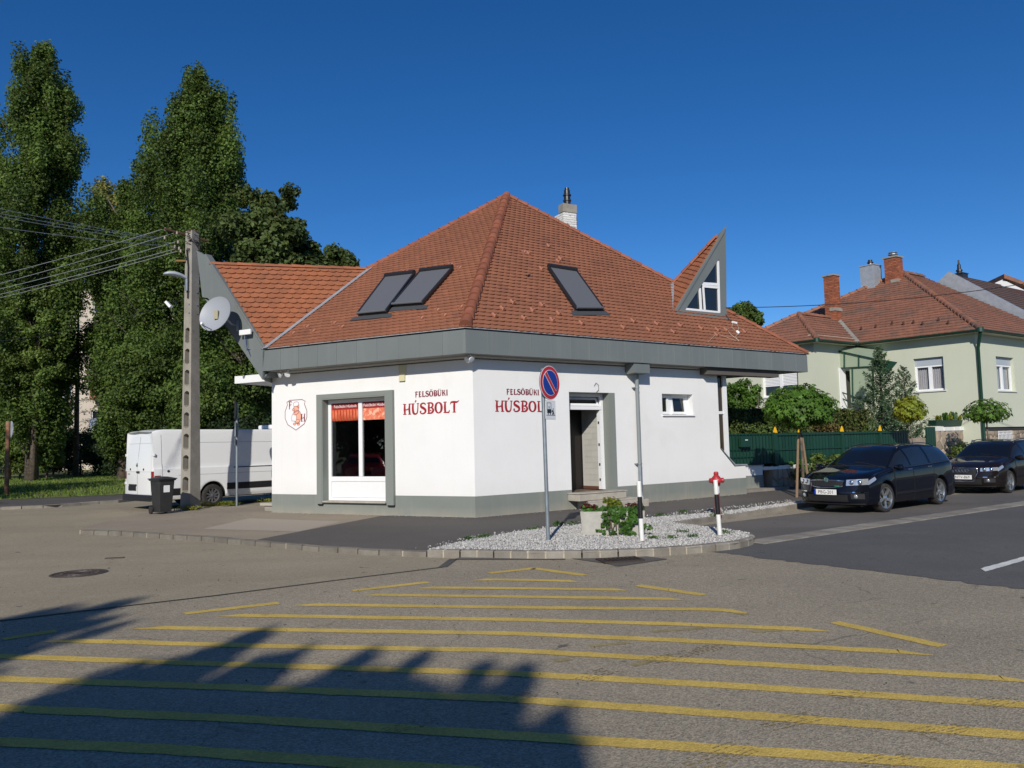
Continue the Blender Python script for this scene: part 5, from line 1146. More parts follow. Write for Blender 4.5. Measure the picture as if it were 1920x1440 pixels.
# ------------------------------------------------------------------ wheelie bin
def wbin():
    c = gp(304, 963); t = thing('wheelie_bin', 'dark grey wheeled rubbish bin with a white sticker, beside the concrete pole', 'rubbish bin', c, math.radians(52))
    b = MB(); prof = [(.05, .19, .21), (.88, .245, .28)]; vs = []
    for z, hx, hy in prof: vs += [(-hx, -hy, z), (hx, -hy, z), (hx, hy, z), (-hx, hy, z)]
    b.add(vs, [(0, 1, 2, 3), (0, 1, 5, 4), (1, 2, 6, 5), (2, 3, 7, 6), (3, 0, 4, 7)]); b.build('bin_body', K['binp'], t, local=True, bevel=.02)
    MB().box(-.275, .275, -.31, .31, .86, .90).build('rim', K['binp'], t, local=True, bevel=.01)
    b = MB(); b.grid([[(x, y, .92 + .05 * (1 - (x / .29) ** 2) * (1 - (y / .34) ** 4)) for y in np.linspace(-.34, .34, 7)] for x in np.linspace(-.29, .29, 7)]); b.box(-.29, .29, -.34, .34, .895, .921); b.build('lid', K['binp'], t, local=True, smooth=True, sharp=40)
    MB().tube([(-.22, .37, .88), (.22, .37, .88)], .018, n=8).build('handle', K['binp'], t, local=True)
    for x in (-.24, .235):
        MB().lathe([(0, -.025), (.10, -.025), (.10, .025), (0, .025)], (x, .22, .10), V(1, 0, 0), n=18).build('wheel', K['rubber'], t, local=True)
    MB().box(-.10, .09, -.268, -.262, .56, .74).build('label_sticker', K['white'], t, local=True)
    t.scale = (.86, .86, 1)
wbin()
c2_ = gp(345, 955)
# ------------------------------------------------------------------ bollards, hydrant, planter
def bollard(c, label, h):
    t = thing('striped_bollard', label, 'bollard', c, 0, 'striped steel bollards on the gravel bed'); n = 5
    cuts = [(0, .38, 'white_paint'), (.38, .72, 'sblack'), (.72, h, 'white_paint')]
    for z0, z1, m in cuts: MB().tube([V(0, 0, z0), V(0, 0, z1)], .036, n=16).build('painted_band', K[m], t, local=True, smooth=True, sharp=40)
    MB().lathe([(.036, h), (.030, h + .012), (0, h + .015)], n=16).build('cap', K['white_paint'], t, local=True)
    MB().tube([V(0, 0, 0), V(0, 0, .035)], .040, n=12).build('rust_ring', K['rust'], t, local=True)
    return t
bA = bollard(gp(1204, 1018), 'black and white bollard standing right of the concrete planter', .95); bB = dup(bA, None, gp(1350, 1007)); bB.scale = (1, 1, .965); bB['label'] = 'black and white bollard in front of the red hydrant'
bA.rotation_euler = (0, math.radians(-1), 0); bB.rotation_euler = (0, math.radians(-2.2), 0)
def hydrant():
    c = gp(1346, 968); t = thing('fire_hydrant', 'red pillar fire hydrant with two outlets on the gravel bed', 'fire hydrant', c)
    MB().lathe([(.0, 0), (.10, 0), (.10, .03), (.065, .04), (.06, .62)], n=18).build('pillar', K['hyd'], t, local=True, smooth=True, sharp=35)
    MB().lathe([(.062, .62), (.062, .80)], n=18).build('data_band', K['swhite'], t, local=True, smooth=True)
    MB().lathe([(.06, .80), (.085, .82), (.085, .86), (.10, .90), (.115, .98), (.10, 1.04), (.07, 1.08), (.055, 1.10), (.055, 1.14), (.06, 1.15), (.045, 1.19), (0, 1.2)], n=18).build('hydrant_head', K['hyd'], t, local=True, smooth=True, sharp=35)
    for d in (V(-.85, -.3, 0), V(.95, -.1, 0), V(.1, -1, 0)):
        MB().lathe([(.05, .05), (.05, .11), (.068, .115), (.068, .165), (.05, .175), (.03, .185), (0, .185)], (0, 0, .96), d, n=14).build('outlet', K['hyd'], t, local=True, smooth=True, sharp=35)
hydrant(); [o for o in bpy.data.objects if o.name == 'fire_hydrant'][0].scale = (.88, .88, .77)
def leaves(name, P, N, size, m, parent=None, loc=None, tint=None, aspect=.62, seed=0, fold=.25):
    """N leaves: centres P (n,3), rough normals N (n,3)"""
    r = np.random.default_rng(seed); n = len(P); N = N / (np.linalg.norm(N, axis=1, keepdims=True) + 1e-9)
    a = np.cross(N, r.normal(size=(n, 3))); a /= np.linalg.norm(a, axis=1, keepdims=True) + 1e-9; b = np.cross(N, a)
    s = (size * r.uniform(.65, 1.35, n))[:, None]
    vs = np.stack([P - a * s * .5, P + b * s * .5 * aspect + N * s * fold, P + a * s * .5, P - b * s * .5 * aspect + N * s * fold], 1)
    if tint is None: tint = r.uniform(.75, 1.25, n)
    return np_mesh(name, vs, 4, m, parent, tint=tint, loc=loc, fan=[(0, 1, 2), (0, 2, 3)])
def clump_leaves(cl, n, seed, shell=.5):
    """cl rows: x y z rx ry rz tint; leaves shared by clump area"""
    r = np.random.default_rng(seed); cl = np.asarray(cl, float); wgt = (cl[:, 3] * cl[:, 4] + cl[:, 4] * cl[:, 5] + cl[:, 3] * cl[:, 5]); k = r.choice(len(cl), n, p=wgt / wgt.sum()); c = cl[k]
    d = r.normal(size=(n, 3)); d /= np.linalg.norm(d, axis=1, keepdims=True); rad = r.uniform(0, 1, n) ** shell
    rad *= 1 + .22 * r.normal(size=n) * .6
    P = c[:, :3] + d * rad[:, None] * c[:, 3:6]; N = d * .8 + r.normal(size=(n, 3)) * .55 + np.array([0, 0, .35])
    return P, N, c[:, 6] * r.uniform(.78, 1.22, n)
def planter():
    c = gp(1150, 1003); a = math.radians(-8); t = thing('concrete_planter', 'rectangular pale concrete planter standing on the gravel', 'planter', c, a)
    L_, W_, H_ = .54, .25, .42; b = MB(); vs = []
    for z, k in ((.03, .95), (H_, 1.)): vs += [(-L_ * k, -W_ * k, z), (L_ * k, -W_ * k, z), (L_ * k, W_ * k, z), (-L_ * k, W_ * k, z)]
    vs += [(-L_ + .06, -W_ + .06, H_), (L_ - .06, -W_ + .06, H_), (L_ - .06, W_ - .06, H_), (-L_ + .06, W_ - .06, H_), (-L_ + .06, -W_ + .06, H_ - .06), (L_ - .06, -W_ + .06, H_ - .06), (L_ - .06, W_ - .06, H_ - .06), (-L_ + .06, W_ - .06, H_ - .06)]
    b.add(vs, [(0, 3, 2, 1), (0, 1, 5, 4), (1, 2, 6, 5), (2, 3, 7, 6), (3, 0, 4, 7), (4, 5, 9, 8), (5, 6, 10, 9), (6, 7, 11, 10), (7, 4, 8, 11), (8, 9, 13, 12), (9, 10, 14, 13), (10, 11, 15, 14), (11, 8, 12, 15)])
    b.build('planter_box', mat('pale_planter_concrete', (.43, .42, .38), .9, c2=(.36, .35, .31), scale=6, bump=.3, fine=.06), t, local=True)
    MB().box(-L_ + .06, L_ - .06, -W_ + .06, W_ - .06, H_ - .05, H_ - .04).build('soil', K['soil'], t, local=True)
    for x in (-.4, .4): MB().box(x - .12, x + .12, -W_ + .06, W_ - .06, 0, .03).build('foot', K['concrete'], t, local=True)
    R3 = lambda x, y, z: c + V(x * math.cos(a) - y * math.sin(a), x * math.sin(a) + y * math.cos(a), z)
    cl = []; rg = np.random.default_rng(5)
    for i in range(34): cl.append((*R3(rg.uniform(-.4, .48), rg.uniform(-.25, .2), H_ + rg.uniform(-.02, .04)), .10, .09, .045, rg.uniform(.7, 1.25)))
    for i in range(30):
        u = rg.uniform(0, 1); x = .17 + rg.normal(0, .13) + u * .12; cl.append((*R3(x, -W_ - .03 - rg.uniform(0, .05) - .06 * u, H_ - u * .38), .075, .045, .055, rg.uniform(.65, 1.3)))
    for i in range(8): cl.append((*R3(-.14 + rg.normal(0, .05), -W_ - .03, H_ - .04 - i * .045), .05, .03, .05, rg.uniform(.7, 1.1)))
    iv = thing('ivy_plant', 'green ivy spilling over the front of the concrete planter', 'plant', R3(0, 0, H_ - .04))
    P, N, T = clump_leaves(cl, 1600, 3, .6); P[:, 2] = np.maximum(P[:, 2], .02); N[:, 1] -= .8
    leaves('leaves', P, N, .062, K['leaf_ivy'], iv, tint=T, aspect=.85, seed=4)
    b = MB()
    for i in range(14): x = .1 + rg.normal(0, .15); b.tube([R3(x * .6, -.1, H_ + .02), R3(x, -W_ - .03, H_ - .02), R3(x + rg.normal(0, .05), -W_ - .06, .12)], .006, n=4)
    b.build('vines', K['bark'], iv)
    ye = thing('yellow_green_plant', 'small yellow-green spiky plant in the middle of the planter', 'plant', R3(.02, .02, H_ - .04))
    cl = [(*R3(.02 + rg.normal(0, .05), .02, H_ + .05 + rg.uniform(0, .12)), .06, .05, .05, rg.uniform(.8, 1.2)) for i in range(14)]
    P, N, T = clump_leaves(cl, 420, 8, .6); leaves('leaves', P, N, .055, K['leaf_gold'], ye, tint=T, aspect=.4, seed=6)
    MB().tube([R3(.02, .02, H_ - .04), R3(.02, .02, H_ + .2)], .01, n=5).build('stem', K['bark'], ye)
    for x0, lb in ((-.42, 'dark red flowering plant at the left end of the planter'), (.38, 'dark red flowering plant at the right end of the planter')):
        f = thing('red_flowers', lb, 'plant', R3(x0, 0, H_ - .04)); cl = [(*R3(x0 + rg.uniform(-.14, .12), rg.uniform(-.15, .1), H_ + .05 + rg.uniform(0, .06)), .06, .06, .04, rg.uniform(.7, 1.3)) for i in range(12)]
        P, N, T = clump_leaves(cl, 170, 9, .6); leaves('petals', P, N, .04, K['flower'], f, tint=T, aspect=.8, seed=7)
        P, N, T = clump_leaves(cl, 160, 10, .6); leaves('leaves', P - V(0, 0, .02), N, .05, K['leaf_ivy'], f, tint=T, seed=8)
planter()
# weeds at kerbs and pole
def weeds(name, pts, rad, hgt, n, m, seed, size=.05):
    r = np.random.default_rng(seed); P = []; 
    for p in pts: P.append(p + np.stack([r.normal(0, rad, n), r.normal(0, rad * .6, n), r.uniform(.01, hgt, n)], 1))
    P = np.vstack(P); N = r.normal(size=P.shape); N[:, 2] *= .3
    o = leaves(name, P, N, size, m, None, loc=pts[0], tint=r.uniform(.6, 1.3, len(P)), aspect=.25, seed=seed); o['kind'] = 'stuff'
weeds('weeds', [gp(x, y) for x, y in ((900, 1011), (880, 1014), (910, 1009), (1050, 985), (1260, 1012), (1225, 1013), (1300, 1010), (1280, 1001), (1000, 995), (1360, 1003), (1240, 968), (1282, 962), (1075, 984), (1350, 966), (1340, 969))], .06, .07, 60, K['leaf_ivy'], 3)
weeds('weeds', [gp(x, y) for x, y in ((385, 950), (400, 949), (420, 948), (348, 957), (360, 957), (430, 947), (500, 942))], .14, .12, 90, K['leaf_gold'], 5, .07)
weeds('weeds', [gp(x, y) for x, y in ((1043, 990),)], .02, .12, 30, K['leaf_ivy'], 6, .06)
weeds('weeds', [gp(505, 925), gp(506, 930)], .12, .45, 120, K['leaf_light'], 7, .09)

# ------------------------------------------------------------------ vehicles
def sm(a, b, x): t = min(1, max(0, (x - a) / (b - a))); return t * t * (3 - 2 * t)
class Car:
    def __init__(s, **k): s.__dict__.update(k)
    def prof(s, tab, x):
        xs = [t[0] for t in tab][::-1]; ys = [t[1] for t in tab][::-1]
        # smooth monotone-ish interpolation
        a = np.interp(x, xs, ys); h = .07; return float((np.interp(x - h, xs, ys) + 2 * a + np.interp(x + h, xs, ys)) / 4)
    def sec(s, x):
        W, zt, zb = s.prof(s.w, x), s.prof(s.top, x), s.prof(s.belt, x); wr = s.prof(s.wr, x); z0 = s.z0
        zb = min(zb, zt - .05); wr = min(wr, W - .06)
        za = z0
        for xw in s.axles:
            d = abs(x - xw)
            if d < s.Ra: za = max(za, s.Rw + math.sqrt(s.Ra ** 2 - d * d))
        pts = [(W - .06, z0), (W - .015, z0 + .10), (W, z0 + .27), (W - .004, (z0 + .27 + zb) / 2 + .02), (W - .02, zb - .05), (W - .055, zb), ((W - .055) * .5 + wr * .5 + s.bow_side, (zb + zt - .05) / 2), (wr, zt - .05), (wr - .09, zt - .013), (wr * .5, zt), (0, zt + s.crown)]
        out = []
        for i, (y, z) in enumerate(pts):
            if i < 5: z = max(z, za + .012 * i)
            out.append((y, z))
        return out
    def S(s, x, v):
        P = s.sec(x); i = min(int(v), len(P) - 2); t = v - i
        q = [P[max(i - 1, 0)], P[i], P[i + 1], P[min(i + 2, len(P) - 1)]]
        f = lambda k: q[1][k] * (1 - t) + q[2][k] * t + .22 * (4 * t * (1 - t)) * ((q[1][k] + q[2][k]) / 2 - (q[0][k] + q[3][k]) / 2) * (.5 if i >= 4 else .2)
        y, z = f(0), f(1)
        return s.warp(x, y, z)
    def warp(s, x, y, z):
        r = (abs(y) / s.W) ** 2.6
        if x > s.xf - .75: x = x - s.bowf * r * sm(s.xf - .75, s.xf, x)
        if x < s.xr + .6: x = x + s.bowr * r * sm(s.xr + .6, s.xr, x) * 1.
        return V(x, y, z)
    def cap(s, front, c, v, o=0.):                # point on the nose or tail: c in -1..1 across, v row
        x0 = s.xf if front else s.xr; P = s.sec(x0); i = min(int(v), len(P) - 2); t = v - i; y = P[i][0] * (1 - t) + P[i + 1][0] * t; z = P[i][1] * (1 - t) + P[i + 1][1] * t
        return s.capz(front, y * c, z, abs(c), o)
    def capz(s, front, y, z, c=None, o=0.):
        x0 = s.xf if front else s.xr; W = s.sec(x0)[2][0]; c = abs(y) / W if c is None else c
        bul = np.interp(z, *(s.nose if front else s.tail)) * (1 - c ** 4)
        q = s.warp(x0, y, z); q[0] += (bul + o) if front else -(bul + o); return q
def build_car(name, label, loc, rz, paint, C, rear_lamps=True, steer=0., van=False, wheelmat='alu'):
    t = thing(name, label, 'van' if van else 'car', loc, rz)
    xs = sorted(set(list(np.arange(C.xr, C.xf + .001, .055).round(4)) + [C.xf] + [round(a + d, 4) for a in C.axles for d in np.linspace(-C.Ra - .01, C.Ra + .01, 31)]))
    xs = [x for i, x in enumerate(xs) if i == 0 or x - xs[i - 1] > .006]; vs_ = np.concatenate([np.linspace(0, 4, 13), np.linspace(4, 10, 25)[1:]])
    b = MB()
    G = [[C.S(x, v) for v in vs_] for x in xs]; Gm = [[p * V(1, -1, 1) for p in row] for row in G]
    b.grid(G); b.grid([r[::-1] for r in Gm])
    for front in (True, False):
        x0 = C.xf if front else C.xr; rows = []
        for v in vs_[:-1]:
            p = C.S(x0, v); rows.append([(C.capz(front, p[1] * c, p[2], abs(c)) if abs(c) < 1 else p * V(1, c, 1)) for c in np.linspace(1, -1, 21)])
        b.grid(rows if front else [r[::-1] for r in rows])
    b.build('body', paint, t, local=True, smooth=True, sharp=55, merge=.004)
    # underbody and wheel housings
    b = MB(); b.box(C.xr + .12, C.xf - .2, -C.W + .22, C.W - .22, C.z0 - .03, C.z0 + .5); b.build('underbody', K['dark'], t, local=True)
    for xa in C.axles:
        for sg in (1, -1):
            b = MB(); b.lathe([(C.Ra - .005, sg * (C.W - .05)), (C.Ra - .01, sg * (C.W - .30)), (0, sg * (C.W - .30))], (xa, 0, C.Rw), V(0, 1, 0), n=28)
            b.v = [p if p[2] > C.z0 - .02 else (p[0], p[1], C.z0 - .02) for p in b.v]; b.build('wheel_housing', K['dark'], t, local=True)
    def patch(name, X, Vv, m, o=.004, both=True, parent=t, nx=14, nv=6, thick=0):
        """X(v)->(x0,x1)"""
        r = None
        for sg in ((1, -1) if both else (1,)):
            g = []
            for j in range(nv + 1):
                v = Vv[0] + (Vv[1] - Vv[0]) * j / nv; x0, x1 = X(j / nv); row = []
                for i in range(nx + 1):
                    x = x0 + (x1 - x0) * i / nx; p = C.S(x, v); n = np.cross(C.S(x + .01, v) - p, C.S(x, min(v + .05, 9.99)) - p); n = unit(n); n = n if n[1] > -1e-3 or n[2] > .3 else -n
                    if n[1] < 0 and n[2] < 0: n = -n
                    q = p + n * o; row.append(V(q[0], q[1] * sg, q[2]))
                g.append(row)
            r = MB().grid(g).build(name, m, parent, local=True, smooth=True)
        return r
    def cpatch(name, front, ys, zs, m, o=.006, poly=None, parent=t, n=10):
        """patch on nose/tail between y range and z range (functions of y allowed)"""
        g = []
        for i in range(n + 1):
            y = ys[0] + (ys[1] - ys[0]) * i / n; z0 = zs[0](i / n) if callable(zs[0]) else zs[0]; z1 = zs[1](i / n) if callable(zs[1]) else zs[1]
            g.append([C.capz(front, y, z0 + (z1 - z0) * k / 4, None, o) for k in range(5)])
        return MB().grid(g).build(name, m, parent, local=True, smooth=True)
    # wheels
    for xa in C.axles:
        for sg in (1, -1):
            R_, wd = C.Rw, C.tw; ce = V(xa, sg * (C.W - .03 - wd / 2), R_); ang = steer if xa > 0 else 0; axv = V(-math.sin(ang), math.cos(ang), 0) * sg
            rr_ = C.rim
            w_ = MB().lathe([(rr_, wd / 2 - .012), (R_ - .035, wd / 2), (R_ - .006, wd / 2 - .03), (R_, 0), (R_ - .006, -wd / 2 + .03), (R_ - .035, -wd / 2), (rr_, -wd / 2 + .01)], ce, axv, n=36)
            wo = w_.build('wheel', K['rubber'], t, local=True, smooth=True, sharp=60)
            rm = MB(); rm.lathe([(rr_ + .004, wd / 2 - .008), (rr_ - .012, wd / 2 - .014), (rr_ - .022, wd / 2 - .05), (rr_ - .03, -wd / 2)], ce, axv, n=36)
            a1 = unit(np.cross(axv, Z)); a2 = np.cross(axv, a1); ns = C.spokes
            for k in range(ns):
                for dd in ((-.10, .10) if ns <= 6 else (0,)):
                    th = 2 * math.pi * k / ns + dd + .3; d = a1 * math.cos(th) + a2 * math.sin(th); e = np.cross(axv, d); wk = .016 if ns <= 6 else .022
                    p, q = ce + axv * (wd / 2 - .035) + d * .03, ce + axv * (wd / 2 - .022) + d * (rr_ - .012)
                    rm.add([p - e * wk * 1.1, p + e * wk * 1.1, q + e * wk, q - e * wk] + [r_ - axv * .03 for r_ in (p - e * wk * 1.1, p + e * wk * 1.1, q + e * wk, q - e * wk)], [(0, 1, 2, 3), (0, 4, 5, 1), (1, 5, 6, 2), (3, 2, 6, 7), (0, 3, 7, 4)])
            rm.lathe([(.055, wd / 2 - .045), (.055, wd / 2 - .022), (.035, wd / 2 - .014), (0, wd / 2 - .012)], ce, axv, n=16)
            rm.build('rim', K[wheelmat], wo, local=True, smooth=True, sharp=35)
            MB().lathe([(rr_ - .03, wd / 2 - .075), (0, wd / 2 - .075)], ce, axv, n=24).build('brake_disc', K['blackm'], wo, local=True)
    return t, patch, cpatch
def ring(b, c, r, w, ax, n=28): b.lathe([(r - w, .004), (r - w * .5, .007), (r, .004), (r, 0)], c, ax, n=n)
def plate(t, C, front, y, z, w, h, txt, band=True, tilt=0.):
    p = C.capz(front, y, z, None, .02); sx = 1 if front else -1
    b = MB().box(-.006, .006, -w / 2, w / 2, -h / 2, h / 2); o = b.build('number_plate', K['plate'], t, local=True); o.location = p
    if band: q = MB().box(.0065 if front else -.0075, .0075 if front else -.0065, (-w / 2 if front else w / 2 - .045), (-w / 2 + .045) if front else w / 2, -h / 2, h / 2).build('blue_band', K['blue'], o, local=True)
    M = Matrix(((0, 0, sx, sx * .0085), (sx, 0, 0, .02 * sx), (0, 1, 0, -.003), (0, 0, 0, 1))); text_mesh(txt, h * .88, 'plate_text', K['sblack'], o, M)
    MB().box(-.008, -.0062, -w / 2 - .008, w / 2 + .008, -h / 2 - .008, h / 2 + .008).build('plate_holder', K['black'], o, local=True)
    return o
WAG = Car(xf=2.285, xr=-2.285, W=.885, z0=.20, Ra=.365, Rw=.318, rim=.225, tw=.215, spokes=5, axles=(1.375, -1.205), bowf=.36, bowr=.22, bow_side=.03, crown=.014,
    w=[(2.285, .80), (2.0, .855), (1.5, .885), (-1.5, .885), (-2.0, .86), (-2.285, .80)],
    top=[(2.285, .735), (2.15, .80), (1.9, .865), (1.5, .92), (1.18, .965), (1.05, 1.0), (.45, 1.335), (.15, 1.425), (-.3, 1.46), (-.9, 1.462), (-1.5, 1.435), (-1.9, 1.385), (-2.05, 1.31), (-2.2, 1.06), (-2.285, .93)],
    belt=[(2.285, .70), (1.9, .83), (1.1, .93), (0, .955), (-1, .985), (-1.9, 1.03), (-2.285, .90)],
    wr=[(2.285, .70), (1.2, .76), (1.05, .73), (.45, .60), (-.9, .59), (-2.0, .56), (-2.285, .66)],
    nose=([.2, .30, .45, .52, .60, .74], [.0, .05, .075, .06, .035, 0]), tail=([.2, .35, .55, .7, .95], [.0, .06, .05, .02, 0]))
def wagon(name, label, loc, rz, paint, txt, brand, steer=0.):
    C = WAG; t, patch, cpatch = build_car(name, label, loc, rz, paint, C, steer=steer)
    # glazing
    patch('side_window', lambda k: (.20, 1.00 - .0 * k), (5.15, 6.85), K['dglass'], .004, nx=18)
    patch('side_window', lambda k: (-.72, .13), (5.15, 6.85), K['dglass'], .004)
    patch('side_window', lambda k: (-1.98 + .10 * k, -.82), (5.15, 6.85), K['dglass'], .004)
    patch('window_trim', lambda k: (-2.0, 1.08), (5.02, 5.13), K['blackm'], .006, nx=40, nv=1)
    def top(name, x0, x1, ymax, m, o=.004):
        for_ = []
        for i in range(15):
            x = x0 + (x1 - x0) * i / 14; P = C.sec(x); row = []
            for c in np.linspace(-1, 1, 17):
                v = 10 - abs(c) * ymax; p = C.S(x, min(v, 9.999)); p = p * V(1, 1 if c >= 0 else -1, 1); row.append(p + V(.4 if x > 0 else -.6, 0, .8) * o * 1.3)
            for_.append(row)
        return MB().grid(for_).build(name, m, t, local=True, smooth=True)
    top('windshield', .40, 1.04, 2.75, K['wind'], .004); top('rear_window', -2.17, -2.05, 2.6, K['dglass'], .006)
    cowl = top('cowl', 1.045, 1.14, 2.7, K['black'], .003)
    for sg in (1,):
        MB().tube([V(1.10, .55, .992), V(.98, .2, 1.055), V(.95, -.05, 1.075)], .008, n=5).build('wiper', K['black'], t, local=True); MB().tube([V(1.10, -.1, 1.0), V(.99, -.45, 1.04)], .008, n=5).build('wiper', K['black'], t, local=True)
    # doors: slightly proud skins with gaps round them
    patch('door', lambda k: (.155, 1.0 - .0 * k), (.25, 4.95), paint, .0045, nx=16, nv=16); patch('door', lambda k: (-.86 + .18 * max(0, 0), .125), (.25, 4.95), paint, .0045, nx=16, nv=16)
    for sg in (1, -1):
        for x in (.14, -.875, 1.01): MB().tube([(C.S(x, v) + V(0, .003, 0)) * V(1, sg, 1) for v in np.linspace(.4, 4.95, 14)], .0055, n=4).build('door_gap', K['dark'], t, local=True)
        MB().tube([(C.S(x, 4.35) + V(0, .005, 0)) * V(1, sg, 1) for x in np.linspace(-1.9, 1.7, 24)], .005, n=4).build('shoulder_crease', K['blackm'], t, local=True)
    for x, in ((.30,), (-.66,)):
        for sg in (1, -1):
            p = C.S(x, 4.1); MB().box(-.09, .09, -.012, .02, -.013, .013).build('door_handle', K['chrome'] if name == 'station_wagon' else paint, t, local=True, bevel=.006).location = (p[0], (p[1] + .012) * sg, p[2])
    for sg in (1, -1):
        p = C.S(.93, 5.0); b = MB(); b.lathe([(0, -.12), (.05, -.10), (.075, 0), (.07, .08), (0, .10)], (0, 0, 0), V(0, 1, 0), n=12); b.v = [(q[0] * .8, q[1], q[2] * .95) for q in b.v]
        o = b.build('wing_mirror', paint, t, local=True, smooth=True); o.location = (p[0], (p[1] + .12) * sg, p[2] + .03); MB().box(-.03, .03, -.10, .0, -.05, -.02).build('mirror_arm', K['black'], o, local=True)
        if sg < 0: o.scale = (1, -1, 1)
        b = MB(); b.tube([C.S(-.0 + .25, 7.4) * V(1, sg, 1) + Z * .0, C.S(.15, 7.4) * V(1, sg, 1) + Z * .035] + [C.S(x, 7.4) * V(1, sg, 1) + Z * .045 for x in (-.2, -.6, -1.0, -1.4)] + [C.S(-1.65, 7.4) * V(1, sg, 1) + Z * .0], .013, n=6); b.build('roof_rail', K['blackm'], t, local=True, smooth=True)
    # nose
    if brand == 'round':
        cpatch('grille', True, (-.37, .37), (lambda k: .585 + .03 * abs(2 * k - 1), .715), K['black'], .012)
        b = MB(); Pn = [C.capz(True, y, z, None, .018) for y, z in ((-.39, .715), (-.36, .60), (-.2, .575), (0, .568), (.2, .575), (.36, .60), (.39, .715), (.2, .728), (0, .732), (-.2, .728), (-.39, .715))]; b.tube(Pn, .012, n=6); b.build('grille_surround', K['chrome'], t, local=True, smooth=True)
        for k in range(15):
            y = -.33 + k * .047; b = MB(); b.tube([C.capz(True, y, .60, None, .018), C.capz(True, y, .71, None, .018)], .006, n=5); b.build('grille_bar', K['blackm'], t, local=True)
        o = MB(); ring(o, V(0, 0, 0), .05, .012, V(1, 0, 0)); e = o.build('badge_ring', K['chrome'], t, local=True); e.location = C.capz(True, 0, .735, None, .02)
        MB().lathe([(0, .006), (.04, .004), (.04, 0)], (0, 0, 0), V(1, 0, 0), n=20).build('badge', mat('badge_green', (.03, .16, .09), .3), e, local=True)
        cpatch('trim_badge', True, (.20, .31), (.600, .612), mat('badge_green_text', (.05, .3, .12), .4), .026)
        hl = ((.43, .80), (.615, .74))
    else:
        cpatch('grille', True, (-.34, .34), (lambda k: .36 + .0 * k, .71), K['black'], .012)
        b = MB(); Pn = [C.capz(True, y, z, None, .018) for y, z in ((-.37, .72), (-.38, .60), (-.28, .36), (0, .35), (.28, .36), (.38, .60), (.37, .72), (0, .725), (-.37, .72))]; b.tube(Pn, .012, n=6); b.build('grille_surround', K['chrome'], t, local=True, smooth=True)
        for k in range(7): z = .375 + k * .05; MB().tube([C.capz(True, y, z, None, .018) for y in (-.33, 0, .33)], .006, n=5).build('grille_bar', K['chrome'] if k in (0, 6) else K['blackm'], t, local=True)
        for k in range(4):
            o = MB(); ring(o, V(0, 0, 0), .047, .011, V(1, 0, 0)); o.build('badge_ring', K['chrome'], t, local=True).location = C.capz(True, -.12 + k * .08, .655, None, .022)
        hl = ((.44, .80), (.63, .72))
    for sg in (1, -1):
        b = MB(); g = []
        for i in range(13):
            y = hl[0][0] + (hl[0][1] - hl[0][0]) * i / 12; k = i / 12; g.append([C.capz(True, y * sg, hl[1][0] + .02 * k + (hl[1][1] - hl[1][0]) * j / 4 * (1 - .0 * k), abs(y) / .82, .010) for j in range(5)])
        hb = b.grid(g if sg > 0 else g[::-1]).build('headlight', K['lamp'], t, local=True, smooth=True)
        for y, r_ in ((.52, .045), (.66, .05)): MB().lathe([(0, .018), (r_, .014), (r_ + .008, .0)], C.capz(True, y * sg, .678, None, .008), V(1, .25 * sg, 0), n=16).build('headlight_lens', K['chrome'], hb, local=True, smooth=True)
        g = []
        for i in range(7):
            x = C.xf - .0 - .34 * i / 6; g.append([(C.S(x, v) + V(0, .006, 0)) * V(1, sg, 1) for v in np.linspace(3.55 + .25 * i / 6, 4.75, 5)])
        MB().grid(g).build('headlight_wrap', K['lamp'], hb, local=True, smooth=True)
        cpatch('fog_lamp_recess', True, (sg * .52, sg * .74), (.33, .44), K['black'], .008); MB().lathe([(0, .02), (.042, .016), (.045, 0)], C.capz(True, .6 * sg, .385, None, .006), V(1, .2 * sg, 0), n=16).build('fog_lamp', K['lamp'], t, local=True, smooth=True)
        cpatch('bumper_strip', True, (sg * .50, sg * .74), (.465, .485), K['chrome'], .010)
        patch('tail_lamp', lambda k: (C.xr + .01, C.xr + .26), (3.7, 4.95), K['redlamp'], .005, nx=6)
    cpatch('lower_intake', True, (-.46, .46), (.27, .42), K['black'], .010)
    b = MB()
    for k in range(26): y = -.44 + k * .035; b.tube([C.capz(True, y, .275, None, .014), C.capz(True, y + .03, .415, None, .014)], .003, n=3, cap=False); b.tube([C.capz(True, y + .03, .275, None, .014), C.capz(True, y, .415, None, .014)], .003, n=3, cap=False)
    b.build('intake_mesh', K['blackm'], t, local=True)['kind'] = 'stuff'
    cpatch('bumper_lip', True, (-.74, .74), (.21, .235), K['black'], .02)
    plate(t, C, True, 0, .475, .52, .115, txt); plate(t, C, False, 0, .75, .52, .115, txt)
    # bonnet shut line
    for sg in (1, -1): MB().tube([(C.S(x, 5.6)) * V(1, sg, 1) + Z * .001 for x in (2.2, 1.9, 1.6, 1.3, 1.12)], .0035, n=4).build('bonnet_gap', K['dark'], t, local=True)
    # seats and wheel behind the windscreen
    for y in (.37, -.37): MB().box(.0, .14, y - .24, y + .24, .5, 1.15).box(.03, .11, y - .12, y + .12, 1.15, 1.34).build('seat', K['black'], t, local=True, bevel=.03)
    return t
K['wind'] = mat('windscreen_glass', (.006, .007, .009), .02, spec=.6)
def place(front_px, rear_px):                     # wheel contact points seen on the pavement side
    a, c = gp(*front_px, ROAD), gp(*rear_px, ROAD); return a, c
aF = gp(1660, 961, ROAD); azs = 52.0; hd = -azd(azs)    # heading (nose) direction
